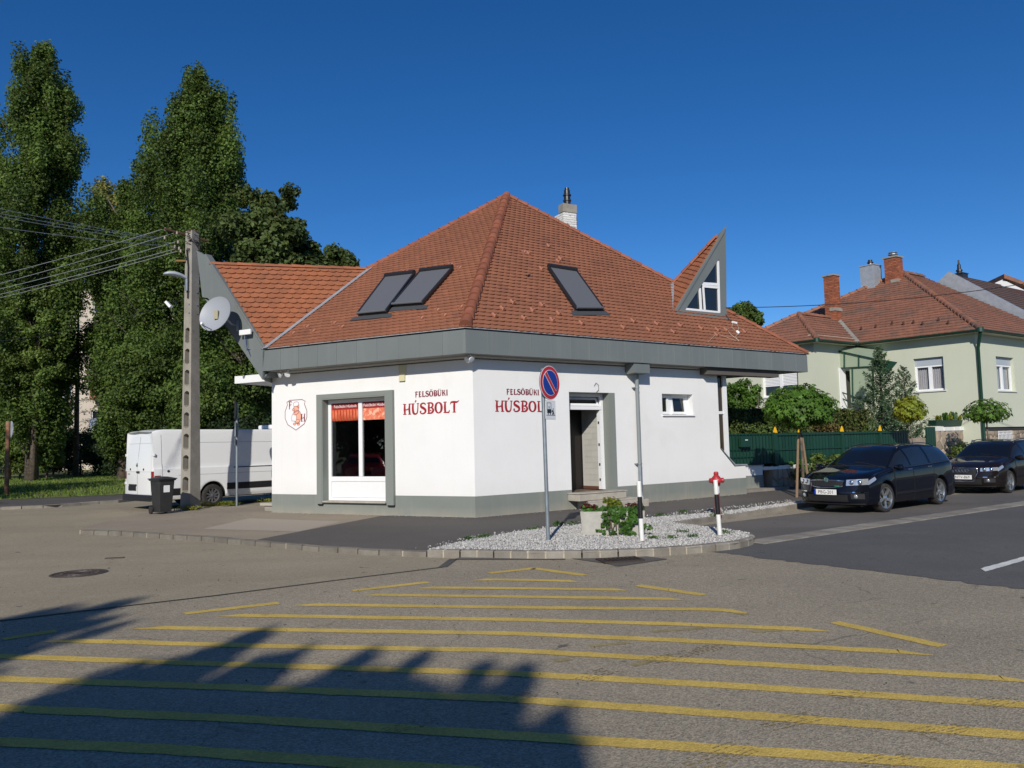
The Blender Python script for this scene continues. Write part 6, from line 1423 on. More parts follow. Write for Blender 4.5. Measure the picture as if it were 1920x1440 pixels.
# car's left side (its +y) faces the carriageway
yv = V(-hd[1], hd[0], 0)
oc = aF - hd * 1.375 - yv * .80
wagon('station_wagon', 'dark blue-black station wagon with plate PBG-201 parked in front of the green fence', (oc[0], oc[1], ROAD), math.atan2(hd[1], hd[0]), K['paint_dark'], 'PBG-201', 'round', steer=math.radians(-6))
aF2 = gp(1893, 925, ROAD); oc2 = aF2 - hd * 1.375 - yv * .80
wagon('parked_car', 'dark aubergine car with four-ring badge and plate NTV-869 parked behind the station wagon', (oc2[0], oc2[1], ROAD), math.atan2(hd[1], hd[0]), K['paint_brown'], 'NTV-869', 'rings', steer=0)
# the red car across the side street, seen only as a reflection in the shop window
wagon('red_car', 'red car parked across the side street, seen reflected in the shop window', (-15.2, 14.2, ROAD), math.radians(205), K['paint_red'], ' ', 'round')

VAN = Car(xf=2.99, xr=-3.45, W=1.02, z0=.30, Ra=.42, Rw=.345, rim=.215, tw=.225, spokes=10, axles=(2.02, -1.62), bowf=.42, bowr=.05, bow_side=.012, crown=.02,
    w=[(2.99, .93), (2.5, 1.0), (2.0, 1.02), (-3.1, 1.02), (-3.45, 1.005)],
    top=[(2.99, .98), (2.8, 1.10), (2.4, 1.22), (2.25, 1.30), (1.55, 2.12), (1.3, 2.28), (.9, 2.35), (-3.1, 2.36), (-3.35, 2.335), (-3.45, 2.28)],
    belt=[(2.99, .92), (2.4, 1.15), (1.9, 1.25), (-3.45, 1.25)],
    wr=[(2.99, .85), (2.3, .92), (1.5, .86), (.9, .88), (-3.2, .88), (-3.45, .865)],
    nose=([.3, .5, .8, 1.0], [0, .07, .05, 0]), tail=([.3, 1.0, 1.3, 2.3], [.0, .01, .012, -.10]))
def van():
    C = VAN; p = gp(397, 950, ROAD); hdv = azd(42); yv = V(-hdv[1], hdv[0], 0)
    ce = p + hdv * 1.62 + yv * .92                  # its right side faces us
    t, patch, cpatch = build_car('delivery_van', 'white panel van with closed rear doors parked behind the concrete pole', (ce[0], ce[1], ROAD), math.atan2(hdv[1], hdv[0]), K['paint_white'], C, van=True, wheelmat='steelw')
    cp = lambda name, ys, zs, m, o=.006: cpatch(name, False, ys, zs, m, o)
    for sg in (1, -1): cp('rear_door', (sg * .004, sg * .84), (.47, 2.17), K['paint_white'], .008)
    for sg in (1, -1):
        MB().grid([[C.capz(False, y, z, abs(y) / 1.0, .012) for z in np.linspace(.92, 1.14, 5)] for y in np.linspace(sg * .86, sg * .99, 5)]).build('tail_lamp', K['redlamp'], t, local=True)
        g = [[(C.S(x, v) + V(0, .008, 0)) * V(1, sg, 1) for v in np.linspace(2.62, 3.3, 5)] for x in np.linspace(C.xr, C.xr + .19, 5)]; MB().grid(g).build('tail_lamp', K['redlamp'], t, local=True)
        for z in (.78, 1.62): q = C.capz(False, sg * .93, z, .9, .0); MB().box(-.02, .03, -.06, .06, -.04, .04).build('door_hinge', K['paint_white'], t, local=True, bevel=.008).location = (q[0], q[1] * 1.0, q[2])
    MB().tube([C.capz(False, 0, z, None, .0095) for z in (.48, 1.0, 1.6, 2.16)], .004, n=4).build('door_gap', K['blackm'], t, local=True)
    MB().tube([C.capz(False, y, 1.96, None, .0095) for y in (-.8, -.4, 0, .4, .8)], .0045, n=4).build('door_crease', K['lampg'], t, local=True)
    MB().tube([C.capz(False, y, 1.13, None, .0095) for y in (-.8, -.4, 0, .4, .8)], .0045, n=4).build('door_crease', K['lampg'], t, local=True)
    b = MB(); g = [[C.capz(False, y, z, None, .05 + .03 * (z < .45)) for z in (.28, .34, .42, .46)] for y in np.linspace(-1.0, 1.0, 13)]; b.grid(g); b.grid([[C.capz(False, y, .46, None, o) for o in (.0, .05)] for y in np.linspace(-1.0, 1.0, 13)]); b.build('rear_bumper', K['black'], t, local=True)
    pl_ = plate(t, C, False, .33, .64, .52, .115, 'SPZ-204', band=False); pl_.location[0] -= .0
    cp('plate_recess', (.04, .64), (.70, .76), K['black'], .012)
    MB().lathe([(0, .014), (.055, .012), (.06, 0)], C.capz(False, .02, 1.33, None, .006), V(-1, 0, 0), n=20).build('badge', K['chrome'], t, local=True)
    o = MB(); ring(o, V(0, 0, 0), .066, .01, V(-1, 0, 0)); o.build('badge_ring', K['lampg'], t, local=True).location = C.capz(False, .02, 1.33, None, .008)
    text_mesh('Crafter', .07, 'model_name', K['blackm'], t, Matrix(((0, 0, -1, C.capz(False, .62, 1.05, None, .012)[0]), (-1, 0, 0, .62), (0, 1, 0, 1.06), (0, 0, 0, 1))))
    MB().box(-.03, 0, -.09, .09, -.03, .03).build('door_handle', K['blackm'], t, local=True, bevel=.01).location = C.capz(False, -.08, 1.12, None, .012)
    for y in (.50, -.42): MB().lathe([(0, .012), (.03, .012), (.035, 0)], C.capz(False, y, 1.20, None, .008), V(-1, 0, 0), n=14).build('door_catch', K['blackm'], t, local=True)
    # right side: sliding door rail, creases, dark rubbing strip (mirrored side y < 0)
    side = lambda x, v, o=.0: (C.S(x, v) + V(0, o, 0)) * V(1, -1, 1)
    zv = lambda z, x=0.: min(np.linspace(0, 7, 281), key=lambda v: abs(C.S(x, v)[2] - z))
    for sg in (-1, 1):
        ln = lambda pts, r, m, nm: MB().tube([(C.S(x, zv(z, x)) + V(0, .002, 0)) * V(1, sg, 1) for x, z in pts], r, n=4).build(nm, m, t, local=True)
        ln([(x, 1.175) for x in np.linspace(-.95, .55, 8)], .016, K['blackm'], 'sliding_rail')
        ln([(x, 1.96) for x in np.linspace(-2.6, 1.4, 12)], .006, K['lampg'], 'side_crease'); ln([(x, 1.0) for x in np.linspace(-2.7, 2.0, 14)], .006, K['lampg'], 'side_crease')
        for x in (.58, 1.78, -3.2): ln([(x, z) for z in np.linspace(.36, 2.2, 10)], .004, K['blackm'], 'door_gap')
        g = [[(C.S(x, v) + V(0, .008, 0)) * V(1, sg, 1) for v in np.linspace(zv(.50), zv(.70), 4)] for x in np.linspace(-1.18, 1.55, 12)]; MB().grid(g).build('rubbing_strip', K['black'], t, local=True)
        g = [[(C.S(x, v) + V(0, .008, 0)) * V(1, sg, 1) for v in np.linspace(zv(.42, -2.5), zv(.62, -2.5), 4)] for x in np.linspace(-3.38, -2.08, 5)]; MB().grid(g).build('rubbing_strip', K['black'], t, local=True)
        q = C.S(-3.0, zv(1.13, -3.0)) * V(1, sg, 1); MB().lathe([(0, .012), (.035, .010), (.04, 0)], q, V(0, sg, 0), n=12).build('fuel_cap', K['blackm'], t, local=True)
    patch('side_window', lambda k: (1.2 + .0 * k, 1.95 - .55 * k), (5.2, 6.6), K['dglass'], .005)
    g = [[(C.S(x, 10 - abs(c) * 2.6) * V(1, 1 if c > 0 else -1, 1)) + V(.008, 0, .008) for c in np.linspace(-1, 1, 14)] for x in np.linspace(1.45, 2.2, 9)]; MB().grid(g).build('windshield', K['dglass'], t, local=True, smooth=True)
    MB().box(-.45, .45, -.42, .42, 2.37, 2.52).build('roof_cooling_unit', K['white'], t, local=True, bevel=.05).location = (1.15, 0, 0)
    cpatch('grille', True, (-.5, .5), (.62, .88), K['black'], .012)
    for sg in (1, -1): cpatch('headlight', True, (sg * .56, sg * .86), (.72, .90), K['lamp'], .012)
    return t
van()

# ------------------------------------------------------------------ front garden wall and green fence
FP = gp(1412, 920); FF = Frame(FP, dR, nR)
def sub(name, parent, loc, label=None):
    t = thing(name, label, None, loc); t.parent = parent; t.location = tuple(np.asarray(loc) - wloc(parent)); return t
def clip_cell(c, pts, lim, shrink):
    poly = [np.array(p) for p in lim]
    for q in pts:
        d = q - c; L = np.linalg.norm(d)
        if L < 1e-6 or L > 1.2: continue
        m = (q + c) / 2 - d / L * shrink; t = np.array([-d[1], d[0]]); poly = clip(poly, m, m + t, c)
        if len(poly) < 3: return []
    return poly
def rubble(fr, s0, s1, z0, z1, size, parent, m, o=.0, seed=1, depth=.05):
    r = np.random.default_rng(seed); nx, nz = max(1, int((s1 - s0) / size)), max(1, int((z1 - z0) / (size * .8)))
    pts = [np.array([s0 + (i + .5 + r.uniform(-.36, .36)) * (s1 - s0) / nx, z0 + (j + .5 + r.uniform(-.33, .33)) * (z1 - z0) / nz]) for i in range(nx) for j in range(nz)]
    for c in pts:
        near = [q for q in pts if q is not c and np.linalg.norm(q - c) < size * 2.6]
        P = clip_cell(c, near, [(s0 + .01, z0), (s1 - .01, z0), (s1 - .01, z1), (s0 + .01, z1)], .012)
        if len(P) < 3: continue
        k = r.uniform(.6, 1.2) * depth; b = MB(); n = len(P); cc = sum(P) / n
        b.add([fr.pt(p[0], p[1], o) for p in P] + [fr.pt(*(cc + (p - cc) * .93), o + k * .7) for p in P] + [fr.pt(*(cc + (p - cc) * .7), o + k) for p in P],
              [(i, (i + 1) % n, n + (i + 1) % n, n + i) for i in range(n)] + [(n + i, n + (i + 1) % n, 2 * n + (i + 1) % n, 2 * n + i) for i in range(n)] + [tuple(range(2 * n, 3 * n))], float(r.uniform(.65, 1.35)))
        b.build('stone', m, parent, smooth=True, sharp=50)
gw = thing('low_garden_wall', 'low rubble stone wall with lumpy white coping under the green fence', 'garden wall', FF.pt(4, 0))
MB().fbox(FF, .95, 9.2, -.02, .60, -.3, 0).build('mortar_backing', K['joint'], gw)
rubble(FF, .95, 9.2, .0, .60, .26, gw, K['stone'], seed=2)
b = MB(); 
for i in range(34): s = .5 + i * .256; b.fbox(FF, s, s + .26, .60, .70 + rng.uniform(-.02, .02), -.32, .05 + rng.uniform(-.015, .02))
b.build('white_coping', K['white_paint'], gw)['kind'] = 'stuff'
ew = thing('entrance_wall', 'low white wall with grey plinth beside the shop corner window', 'garden wall', FF.pt(0, 0))
MB().fbox(FF, -1.2, .48, .46, .74, -.3, .02).build('white_band', K['stucco'], ew); MB().fbox(FF, -1.2, .50, -.02, .459, -.3, .025).build('grey_plinth', K['plinth'], ew); MB().fbox(FF, -1.2, .52, .742, .77, -.32, .05).build('capping', K['flash'], ew)
MB().fbox(FF, -1.2, 1.1, 0.004, .08, .03, .5).build('ledge', K['kerb'], ew)
fe = thing('green_fence', 'dark green slatted metal fence with yellow triangle caps on its posts', 'fence', FF.pt(4, .7))
posts = [1.22, 2.5, 4.9, 7.3]
for s in posts:
    p = MB().fbox(FF, s - .06, s + .06, .62, 1.74, -.10, .03).build('post', K['green_fence'], fe)
    MB().prism([FF.pt(s - .095, 1.745, .02), FF.pt(s + .095, 1.745, .02), FF.pt(s + .05, 1.86, .02), FF.pt(s, 1.935, .02), FF.pt(s - .05, 1.86, .02)], -nR * .03).build('yellow_triangle', K['yellow'], p)
for a, c in ((1.28, 2.44), (2.56, 4.84), (4.96, 7.24), (7.36, 9.3)):
    MB().fbox(FF, a, c, 1.66, 1.70, -.03, .015).build('rail', K['green_fence'], fe); MB().fbox(FF, a, c, .76, .80, -.03, .015).build('rail', K['green_fence'], fe); MB().fbox(FF, a, c, 1.19, 1.225, -.03, .005).build('rail', K['green_fence'], fe)
    n = int((c - a) / .165); st_ = (c - a) / n
    for i in range(n):
        x = a + i * st_; g = rng.uniform(.85, 1.2); MB().fbox(FF, x + .012, x + st_ - .022, .78, 1.735 + rng.normal(0, .003), -.055, -.035, float(g)).build('slat', K['green_fence'], fe)
    MB().fbox(FF, a, c, .78, 1.70, -.075, -.068).build('privacy_sheet', K['green_sheet'], fe)
ga = thing('green_gate', 'dark green garden gate with thin bars and privacy sheeting beside the shop', 'gate', FF.pt(.2, .76))
for z in (.80, 1.02, 1.24, 1.70): MB().fbox(FF, -1.1, 1.14, z, z + .035, -.02, .012).build('rail', K['green_fence'], ga)
for i in range(14): s = -1.05 + i * .16; MB().fbox(FF, s, s + .022, .80, 1.72, .013, .03).build('bar', K['green_fence'], ga)
MB().fbox(FF, -1.1, 1.14, .80, 1.72, -.05, -.04).build('privacy_sheet', K['green_sheet'], ga)
for s in (-1.14, 1.12): MB().fbox(FF, s - .03, s + .03, .77, 1.76, -.05, .04).build('post', K['green_fence'], ga)
mb_ = thing('mailbox', 'small green letterbox hanging on the garden gate', 'mailbox', FF.pt(*FF.px(1390, 838)))
a_, c_ = FF.px(1382, 816)[0], FF.px(1400, 816)[0]; MB().fbox(FF, a_, c_, 1.33, 1.65, .035, .16).build('box', K['green_fence'], mb_, bevel=.01); MB().fbox(FF, (a_ + c_) / 2 - .06, (a_ + c_) / 2 + .06, 1.53, 1.555, .161, .165).build('name_label', K['white'], mb_)
tp = thing('fence_section', 'narrow dark green fence panel left of the taller rubble wall', 'fence', FF.pt(10.6, .9))
a_, c_ = FF.px(1737, 800)[0], FF.px(1754, 800)[0]; n = 4
for i in range(n): MB().fbox(FF, a_ + (c_ - a_) * i / n, a_ + (c_ - a_) * (i + .85) / n, .5, 1.86, -.04, -.0).build('slat', K['green_fence'], tp)
MB().fbox(FF, a_, c_, .5, 1.84, -.06, -.045).build('privacy_sheet', K['green_sheet'], tp); MB().fbox(FF, 9.35, a_ - .05, .0, 1.45, -.3, -.05).build('infill_wall', K['stone'], tp)
tw = thing('rubble_wall', 'tall rubble stone wall with white coping behind the parked cars', 'garden wall', FF.pt(12.6, 0)); W0 = FF.px(1755, 806)[0]; W1 = W0 + 3.3
MB().fbox(FF, W0, W1, 0, 1.70, -.35, -.001).build('mortar_backing', K['joint'], tw); rubble(FF, W0, W1, .55, 1.70, .36, tw, K['stone'], seed=5)
b = MB()
for i in range(12): b.fbox(FF, W0 + i * (W1 - W0) / 12, W0 + (i + 1) * (W1 - W0) / 12, 1.70, 1.86 + rng.uniform(-.02, .02), -.38, .04 + rng.uniform(-.01, .02))
b.build('white_coping', K['white_paint'], tw)['kind'] = 'stuff'
tr_ = thing('green_trough', 'long dark green planting trough on top of the tall rubble wall', 'planter', FF.pt(W0 + 1.4, 1.86))
b = MB(); b.prism([FF.pt(W0 - .05, 2.12, .05), FF.pt(W0 + 2.6, 2.12, .05), FF.pt(W0 + 2.5, 1.89, -.02), FF.pt(W0 + .05, 1.89, -.02)], -nR * .3); b.build('trough_box', K['green_fence'], tr_)

# ------------------------------------------------------------------ pale green house
HY = 31.5
Hc = at_depth(1838, 800, HY); dH = azd(-40); nH = V(-math.cos(math.radians(-40)), math.sin(math.radians(-40)), 0)
HR, HL = Frame(Hc, dR, nR), Frame(Hc, dH, nH)
ze = at_depth(1838, 617, HY)[2] - .08
house = thing('green_house', 'pale green house with hipped red tile roof, green gutters and brick chimneys', 'building', V(Hc[0], Hc[1], 0))
A1 = on_plane(1600, 636, HL.P, nH); HA = Frame(A1, -dR, nH * 0 + V(-dH[0], -dH[1], 0)); HA.n = nR
annC = on_plane(1525, 640, Frame(A1, dR, nR).P, nR); annC[2] = 0; wA = 4.7
HAL = Frame(annC, dH, nH); sA1 = float(np.dot(A1 - HL.P, dH)); LA = float(np.linalg.norm((A1 - annC)[:2]))
HAR = Frame(annC, dR, nR); depthH = 13.6
w2l, w2r = HR.px(1867, 668)[0], HR.px(1900, 668)[0]; w1r, w1l = HL.px(1768, 668)[0], HL.px(1712, 672)[0]
zb1, zt1 = HL.px(1770, 731)[1], HL.px(1767, 668)[1]; zb2, zt2 = HR.px(1872, 732)[1], HR.px(1868, 668)[1]
PLH = at_depth(1838, 801, HY)[2]
wR = wallsheet(HR, 0, 10.5, PLH, ze + .1, [(w2l, w2r, zb2, zt2)], .25); wR.build('street_wall', K['green_wall'], house)
wLf = wallsheet(HL, 0, sA1, .3, ze + .1, [(w1r, w1l, zb1, zt1)], .25); wLf.build('side_wall', K['green_wall'], house)
MB().obox(HAR.pt(0, .3), dR * LA, -nR * .25, Z * (ze + .0)).build('annex_wall', K['green_wall'], house)
as0, as1 = HAL.px(1497, 720)[0], HAL.px(1428, 720)[0]; az0, az1 = HAL.px(1480, 742)[1], HAL.px(1480, 695)[1] + .15
wallsheet(HAL, 0, 8, .3, ze + .1, [(as0, min(as1, 7.8), az0, az1)], .25).build('annex_wall', K['green_wall'], house)
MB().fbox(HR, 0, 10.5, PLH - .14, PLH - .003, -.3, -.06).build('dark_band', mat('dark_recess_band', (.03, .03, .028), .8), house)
MB().fbox(HR, 0, 10.5, 0, PLH - .145, -.3, -.11).build('plinth_backing', K['joint'], house)
pst = thing('stone_plinth', None, None, HR.pt(4, 0)); pst.parent = house; pst.location = tuple(HR.pt(4, 0) - wloc(house)); rubble(HR, .15, 6.2, .75, PLH - .15, .22, pst, K['stone'], o=-.109, seed=9, depth=.04)
g0, g1 = HR.px(1873, 806)[0], HR.px(1898, 806)[0]; gr = sub('cellar_grille', house, HR.pt(g0, 1.2)); MB().fbox(HR, g0, g1, 1.0, PLH - .18, -.06, -.05).build('grille_back', K['dark'], gr)
for i in range(11): s = g0 + (g1 - g0) * i / 10; MB().fbox(HR, s - .012, s + .012, 1.0, PLH - .18, -.045, -.02).build('grille_bar', K['white'], gr)
for z in (1.02, PLH - .32, PLH - .2): MB().fbox(HR, g0, g1, z, z + .03, -.02, -.01).build('grille_bar', K['white'], gr)
def hwin(fr, s0, s1, z0, z1, kind='curtain', box=.32):
    w = sub('window', house, fr.pt((s0 + s1) / 2, z0)); o = -.17
    MB().fbox(fr, s0, s1, z0, z0 + .08, o - .05, o + .03).fbox(fr, s0, s1, z1 - box - .07, z1 - box, o - .05, o + .03).fbox(fr, s0, s0 + .08, z0 + .08, z1 - box - .07, o - .05, o + .03).fbox(fr, s1 - .08, s1, z0 + .08, z1 - box - .07, o - .05, o + .03).build('frame', K['white'], w)
    sc = (s0 + s1) / 2
    MB().fbox(fr, sc - .07, sc + .07, z0 + .08, z1 - box - .07, o - .05, o + .025).build('frame', K['white'], w)
    MB().fbox(fr, s0, s1, z1 - box, z1, o - .05, o + .04).build('shutter_box', K['lampg'] if kind == 'curtain' else K['white'], w)
    if kind == 'curtain':
        MB().fbox(fr, s0 + .08, s1 - .08, z0 + .08, z1 - box - .07, o - .02, o - .012).build('pane', K['clear'], w)
        g = [[fr.pt(s0 + .08 + (s1 - s0 - .16) * i / 40, z, o - .10 + .02 * math.sin(i * 1.9)) for z in (z0 + .08, z1 - box - .05)] for i in range(41)]; MB().grid(g).build('curtain', K['curtain'], w, smooth=True)
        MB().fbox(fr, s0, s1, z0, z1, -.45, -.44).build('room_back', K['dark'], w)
    else:
        n = 14
        for i in range(n): z = z1 - box - .07 - (i + 1) * .062; 
        MB().fbox(fr, s0 + .08, s1 - .08, z0 + .08, z1 - box - .07, o - .04, o - .03).build('pane', K['dglass'], w)
        zlo = z0 + .42; k = int((z1 - box - .07 - zlo) / .065)
        for i in range(k): MB().fbox(fr, s0 + .08, s1 - .08, z1 - box - .07 - (i + 1) * .065, z1 - box - .07 - i * .065 - .012, o - .02, o + .006).build('shutter_slat', K['white'], w)
    MB().fbox(fr, s0 - .06, s1 + .06, z0 - .05, z0 - .002, -.2, .05).build('sill', K['curtain2'], w)
hwin(HL, w1r, w1l, zb1, zt1); hwin(HR, w2l, w2r, zb2, zt2); hwin(HAL, as0, min(as1, 7.8), az0, az1, 'shutter', .05)
# roof
OV = .38
E0 = HR.pt(0, ze) + nR * OV + nH * OV * 1.02; Apx = at_depth(1692, 512, 40.8); 
slR = unit(np.cross(dR, Apx - E0)); slR = slR if slR[2] > 0 else -slR; slL = unit(np.cross(dH, Apx - E0)); slL = slL if slL[2] > 0 else -slL
Eb = E0 + dR * 9.6; Ap2 = Apx + dR * (9.6 - float(np.dot(Apx - E0, dR)))
EL2 = E0 + dH * 13.8; Bb = EL2 + dR * 9.6
roofh = MB().add([E0, Eb, Ap2, Apx, EL2, Bb], [(0, 1, 2, 3), (0, 3, 4), (4, 3, 2, 5)]).build('roof', K['deck'], house)
tiles('GR', roofh, [E0, Eb, Ap2, Apx], dR, slR, .24, .31, K['gtile'], seed=11, arc=.01, lift=.045)
tiles('GL', roofh, [E0, Apx, EL2], dH, slL, .24, .31, K['gtile'], seed=12, arc=.01, lift=.045)
MB().add([p - Z * .0 + V(0, 0, .02) for p in (EL2, Bb, Ap2, Apx)], [(0, 1, 2, 3)]).build('rear_slope', K['gtile'], roofh)
ridge(E0, Apx, roofh, r=.12, L=.42, m=K['gtile'], up=.05); ridge(EL2, Apx, roofh, r=.12, L=.42, m=K['gtile'], up=.05); ridge(Apx, Ap2, roofh, r=.12, L=.42, m=K['gtile'], up=.05)
# annex roof
EA = HAR.pt(0, ze) + nR * OV + nH * OV; RA = at_depth(1497, 590, annC[1] + 3.2)
aR = unit(np.cross(dR, RA - EA)); aR = aR if aR[2] > 0 else -aR; aL = unit(np.cross(dH, RA - EA)); aL = aL if aL[2] > 0 else -aL
t_ = np.dot(E0 - RA, slL) / np.dot(dR, slL); RJ = RA + dR * t_          # ridge runs into the side slope
t_ = np.dot(E0 - EA, slL) / np.dot(dR, slL); EJ = EA + dR * t_
EA2 = EA + dH * (2 * float(np.dot(RA - EA, dH)))
roofa = MB().add([EA, EJ, RJ, RA, EA2, EA2 + (EJ - EA)], [(0, 1, 2, 3), (0, 3, 4), (4, 3, 2, 5)]).build('annex_roof', K['deck'], house)
tiles('AR', roofa, [EA, EJ, RJ, RA], dR, aR, .24, .31, K['gtile'], seed=13, arc=.01, lift=.045); tiles('AL', roofa, [EA, RA, EA2], dH, aL, .24, .31, K['gtile'], seed=14, arc=.01, lift=.045)
ridge(EA, RA, roofa, r=.11, L=.4, m=K['gtile'], up=.05); ridge(EA2, RA, roofa, r=.11, L=.4, m=K['gtile'], up=.05); ridge(RA, RJ, roofa, r=.11, L=.4, m=K['gtile'], up=.05)
b = MB(); vdr = unit(RJ - EJ); sd_ = unit(np.cross(slL, vdr)); b.add([EJ + slL * .06 - sd_ * .13, RJ + slL * .06 - sd_ * .13, RJ + slL * .06 + sd_ * .13, EJ + slL * .06 + sd_ * .13], [(0, 1, 2, 3)]); b.build('valley_flashing', K['concrete'], roofa)
# gutters and downpipe
def gutter(p, q, n_): 
    b = MB(); d = unit(q - p); vs = []
    for e in (p, q):
        for k in range(7): a = math.pi * k / 6; vs.append(e + n_ * (.07 - math.cos(a) * .07) - Z * (math.sin(a) * .075 + .0))
    b.add(vs, [(k, k + 1, 8 + k, 7 + k) for k in range(6)]); b.build('gutter', K['green_fence'], house, smooth=True)
gutter(E0 - nR * .02, Eb, nR); gutter(E0 - nH * .02, EJ * V(1, 1, 0) + Z * E0[2], nH); gutter(EA, EJ * V(1, 1, 0) + Z * EA[2], nR); gutter(EA, EA2, nH)
for c, a in ((E0, .14), (EA, .12), (EJ * V(1, 1, 0) + Z * E0[2], .1)): MB().lathe([(0, -.12), (a, -.10), (a, .06), (a * .8, .08), (0, .08)], c, n=10).build('corner_cap', K['green_fence'], house)
MB().add([E0 - Z * .09, Eb - Z * .09, HR.pt(9.6, ze - .09), HR.pt(0, ze - .09), HL.pt(sA1, ze - .09), HL.pt(sA1, ze - .09, OV)], [(0, 1, 2, 3), (0, 3, 4, 5)]).build('soffit', K['green_wall'], house)
MB().add([EA - Z * .09, HAR.pt(LA, ze - .09, OV), HAR.pt(LA, ze - .09), HAR.pt(0, ze - .09), HAL.pt(6, ze - .09), HAL.pt(6, ze - .09, OV)], [(0, 1, 2, 3), (0, 3, 4, 5)]).build('soffit', K['green_wall'], house)
pd0 = HR.pt(.02, 0, .12) + nH * .03
MB().tube([E0 - Z * .12, V(pd0[0], pd0[1], ze - .7), V(pd0[0], pd0[1], .6)], .065, n=12).build('downpipe', K['green_fence'], house, smooth=True, sharp=40)
def brick_stack(px0, px1, ytop, ybot, Y, parent, m, capm, hollow=False):
    c = at_depth((px0 + px1) / 2, ytop, Y); wd = (px1 - px0) / 1480 * Y * .80; zt = c[2]; zb = at_depth(px0, ybot, Y)[2] - 1.0
    t = sub('chimney', parent, V(c[0], c[1], zb)); u, v = dR, -nR; h = wd / 2; o = V(c[0], c[1], 0) - u * h - v * h
    if m is not K['brick']:
        MB().obox(o + Z * zb, u * wd, v * wd, Z * (zt - zb)).build('metal_casing', m, t); MB().obox(o + Z * zt - u * .03 - v * .03, u * (wd + .06), v * (wd + .06), Z * .05).build('chimney_cap', capm, t); return t, V(c[0], c[1], zt + .05)
    MB().obox(o + Z * zb + u * .01 + v * .01, u * (wd - .02), v * (wd - .02), Z * (zt - zb)).build('mortar_core', K['joint'], t); b = MB(); z = zb; row = 0
    while z < zt - .05:
        for org_, d_, n_ in ((o, u, -v), (o + u * wd, v, u), (o + v * wd, u, v), (o, v, -u)):
            x = -.13 * (row % 2)
            while x < wd - .02:
                a, e = max(x, 0), min(x + .245, wd)
                if e - a > .03: b.obox(org_ + Z * z + d_ * a - n_ * .02, d_ * (e - a), n_ * (.032), Z * .062, tint=float(rng.uniform(.75, 1.25)))
                x += .26
        z += .078; row += 1
    b.build('bricks', K['brick'], t)['kind'] = 'stuff'
    MB().obox(o + Z * zt - u * .06 - v * .06, u * (wd + .12), v * (wd + .12), Z * .07).build('chimney_cap', capm, t)
    MB().obox(o + Z * (at_depth(px0, ybot, Y)[2]) - u * .05 - v * .05, u * (wd + .1), v * (wd * .6), Z * .16).build('lead_flashing', K['concrete'], t)
    return t, V(c[0], c[1], zt + .07)
brick_stack(1546, 1571, 519, 585, 38.3, house, K['brick'], K['concrete'])
t_, c_ = brick_stack(1660, 1689, 485, 532, 40.2, house, K['brick'], K['concrete']); MB().lathe([(.12, 0), (.12, .1), (.24, .12), (.24, .16), (.12, .17), (.12, .2), (.22, .22), (.2, .26), (0, .27)], c_, n=12).build('cowl', K['galv'], t_)
t_, c_ = brick_stack(1615, 1649, 500, 535, 41.0, house, K['flash'], K['flash']); MB().lathe([(.14, 0), (.12, .12), (.16, .14), (.16, .18), (.11, .2), (.11, .3), (0, .32)], c_, n=12).build('chimney_pot', K['blackm'], t_)
for x, y in ((1618, 618), (1645, 614), (1676, 608), (1697, 609), (1716, 606), (1733, 609), (1763, 602), (1781, 607)):
    p = on_plane(x, y, E0, slL); MB().obox(p + slL * .04, dH * .04, np.cross(slL, dH) * .12, slL * .14).build('snow_guard', K['rustm'], roofh)
# entrance porch with green frame and milky panels
po = sub('porch', house, HL.pt(4.4, 2.4)); OF = Frame(HL.pt(0, 0, 1.15), dH, nH)
P3 = lambda x, y, o=0.: (lambda q: OF.pt(q[0], q[1], o))(OF.px(x, y))
MB().prism([P3(1593, 691), P3(1636, 688), P3(1636, 752), P3(1596, 760)], -nH * .02).build('milky_panel', K['canopy'], po)
MB().prism([P3(1563, 656), P3(1640, 673), P3(1636, 688), P3(1565, 691)], -nH * .02).build('milky_panel', K['canopy'], po)
MB().prism([P3(1563, 655, .03), P3(1642, 672, .03), P3(1642, 672, .03) - nH * 1.15 + Z * .35, P3(1563, 655, .03) - nH * 1.15 + Z * .35], Z * .02).build('canopy_roof', K['canopy'], po)
for a, c, w_ in (((1563, 656), (1641, 673), .07), ((1565, 691), (1640, 687), .05), ((1584, 660), (1584, 691), .03), ((1611, 666), (1611, 690), .03), ((1637, 672), (1639, 762), .10), ((1599, 690), (1600, 752), .025), ((1572, 733), (1640, 758), .05), ((1572, 733), (1574, 771), .035), ((1574, 744), (1605, 760), .03), ((1574, 762), (1612, 776), .03)):
    MB().bar(P3(*a, .04), P3(*c, .04), w_, .05).build('green_bar', K['green_fence'], po)
MB().prism([HL.pt(*HL.px(1641, 672)), HL.pt(*HL.px(1683, 679)), HL.pt(*HL.px(1664, 702)), HL.pt(*HL.px(1641, 690))], nH * .03).build('shade_panel', K['green_sheet'], po)
q0, q1 = HAR.px(1572, 700)[0], HAR.px(1592, 700)[0]; dr = MB().fbox(HAR, q0, q1, HAR.px(1575, 771)[1], HAR.px(1575, 690)[1], .01, .06).build('door', K['white'], po)
MB().fbox(HAR, q0 + (q1 - q0) * .55, q1 - .05, HAR.px(1575, 765)[1], HAR.px(1575, 695)[1], .061, .065).build('pane', K['dglass'], dr)
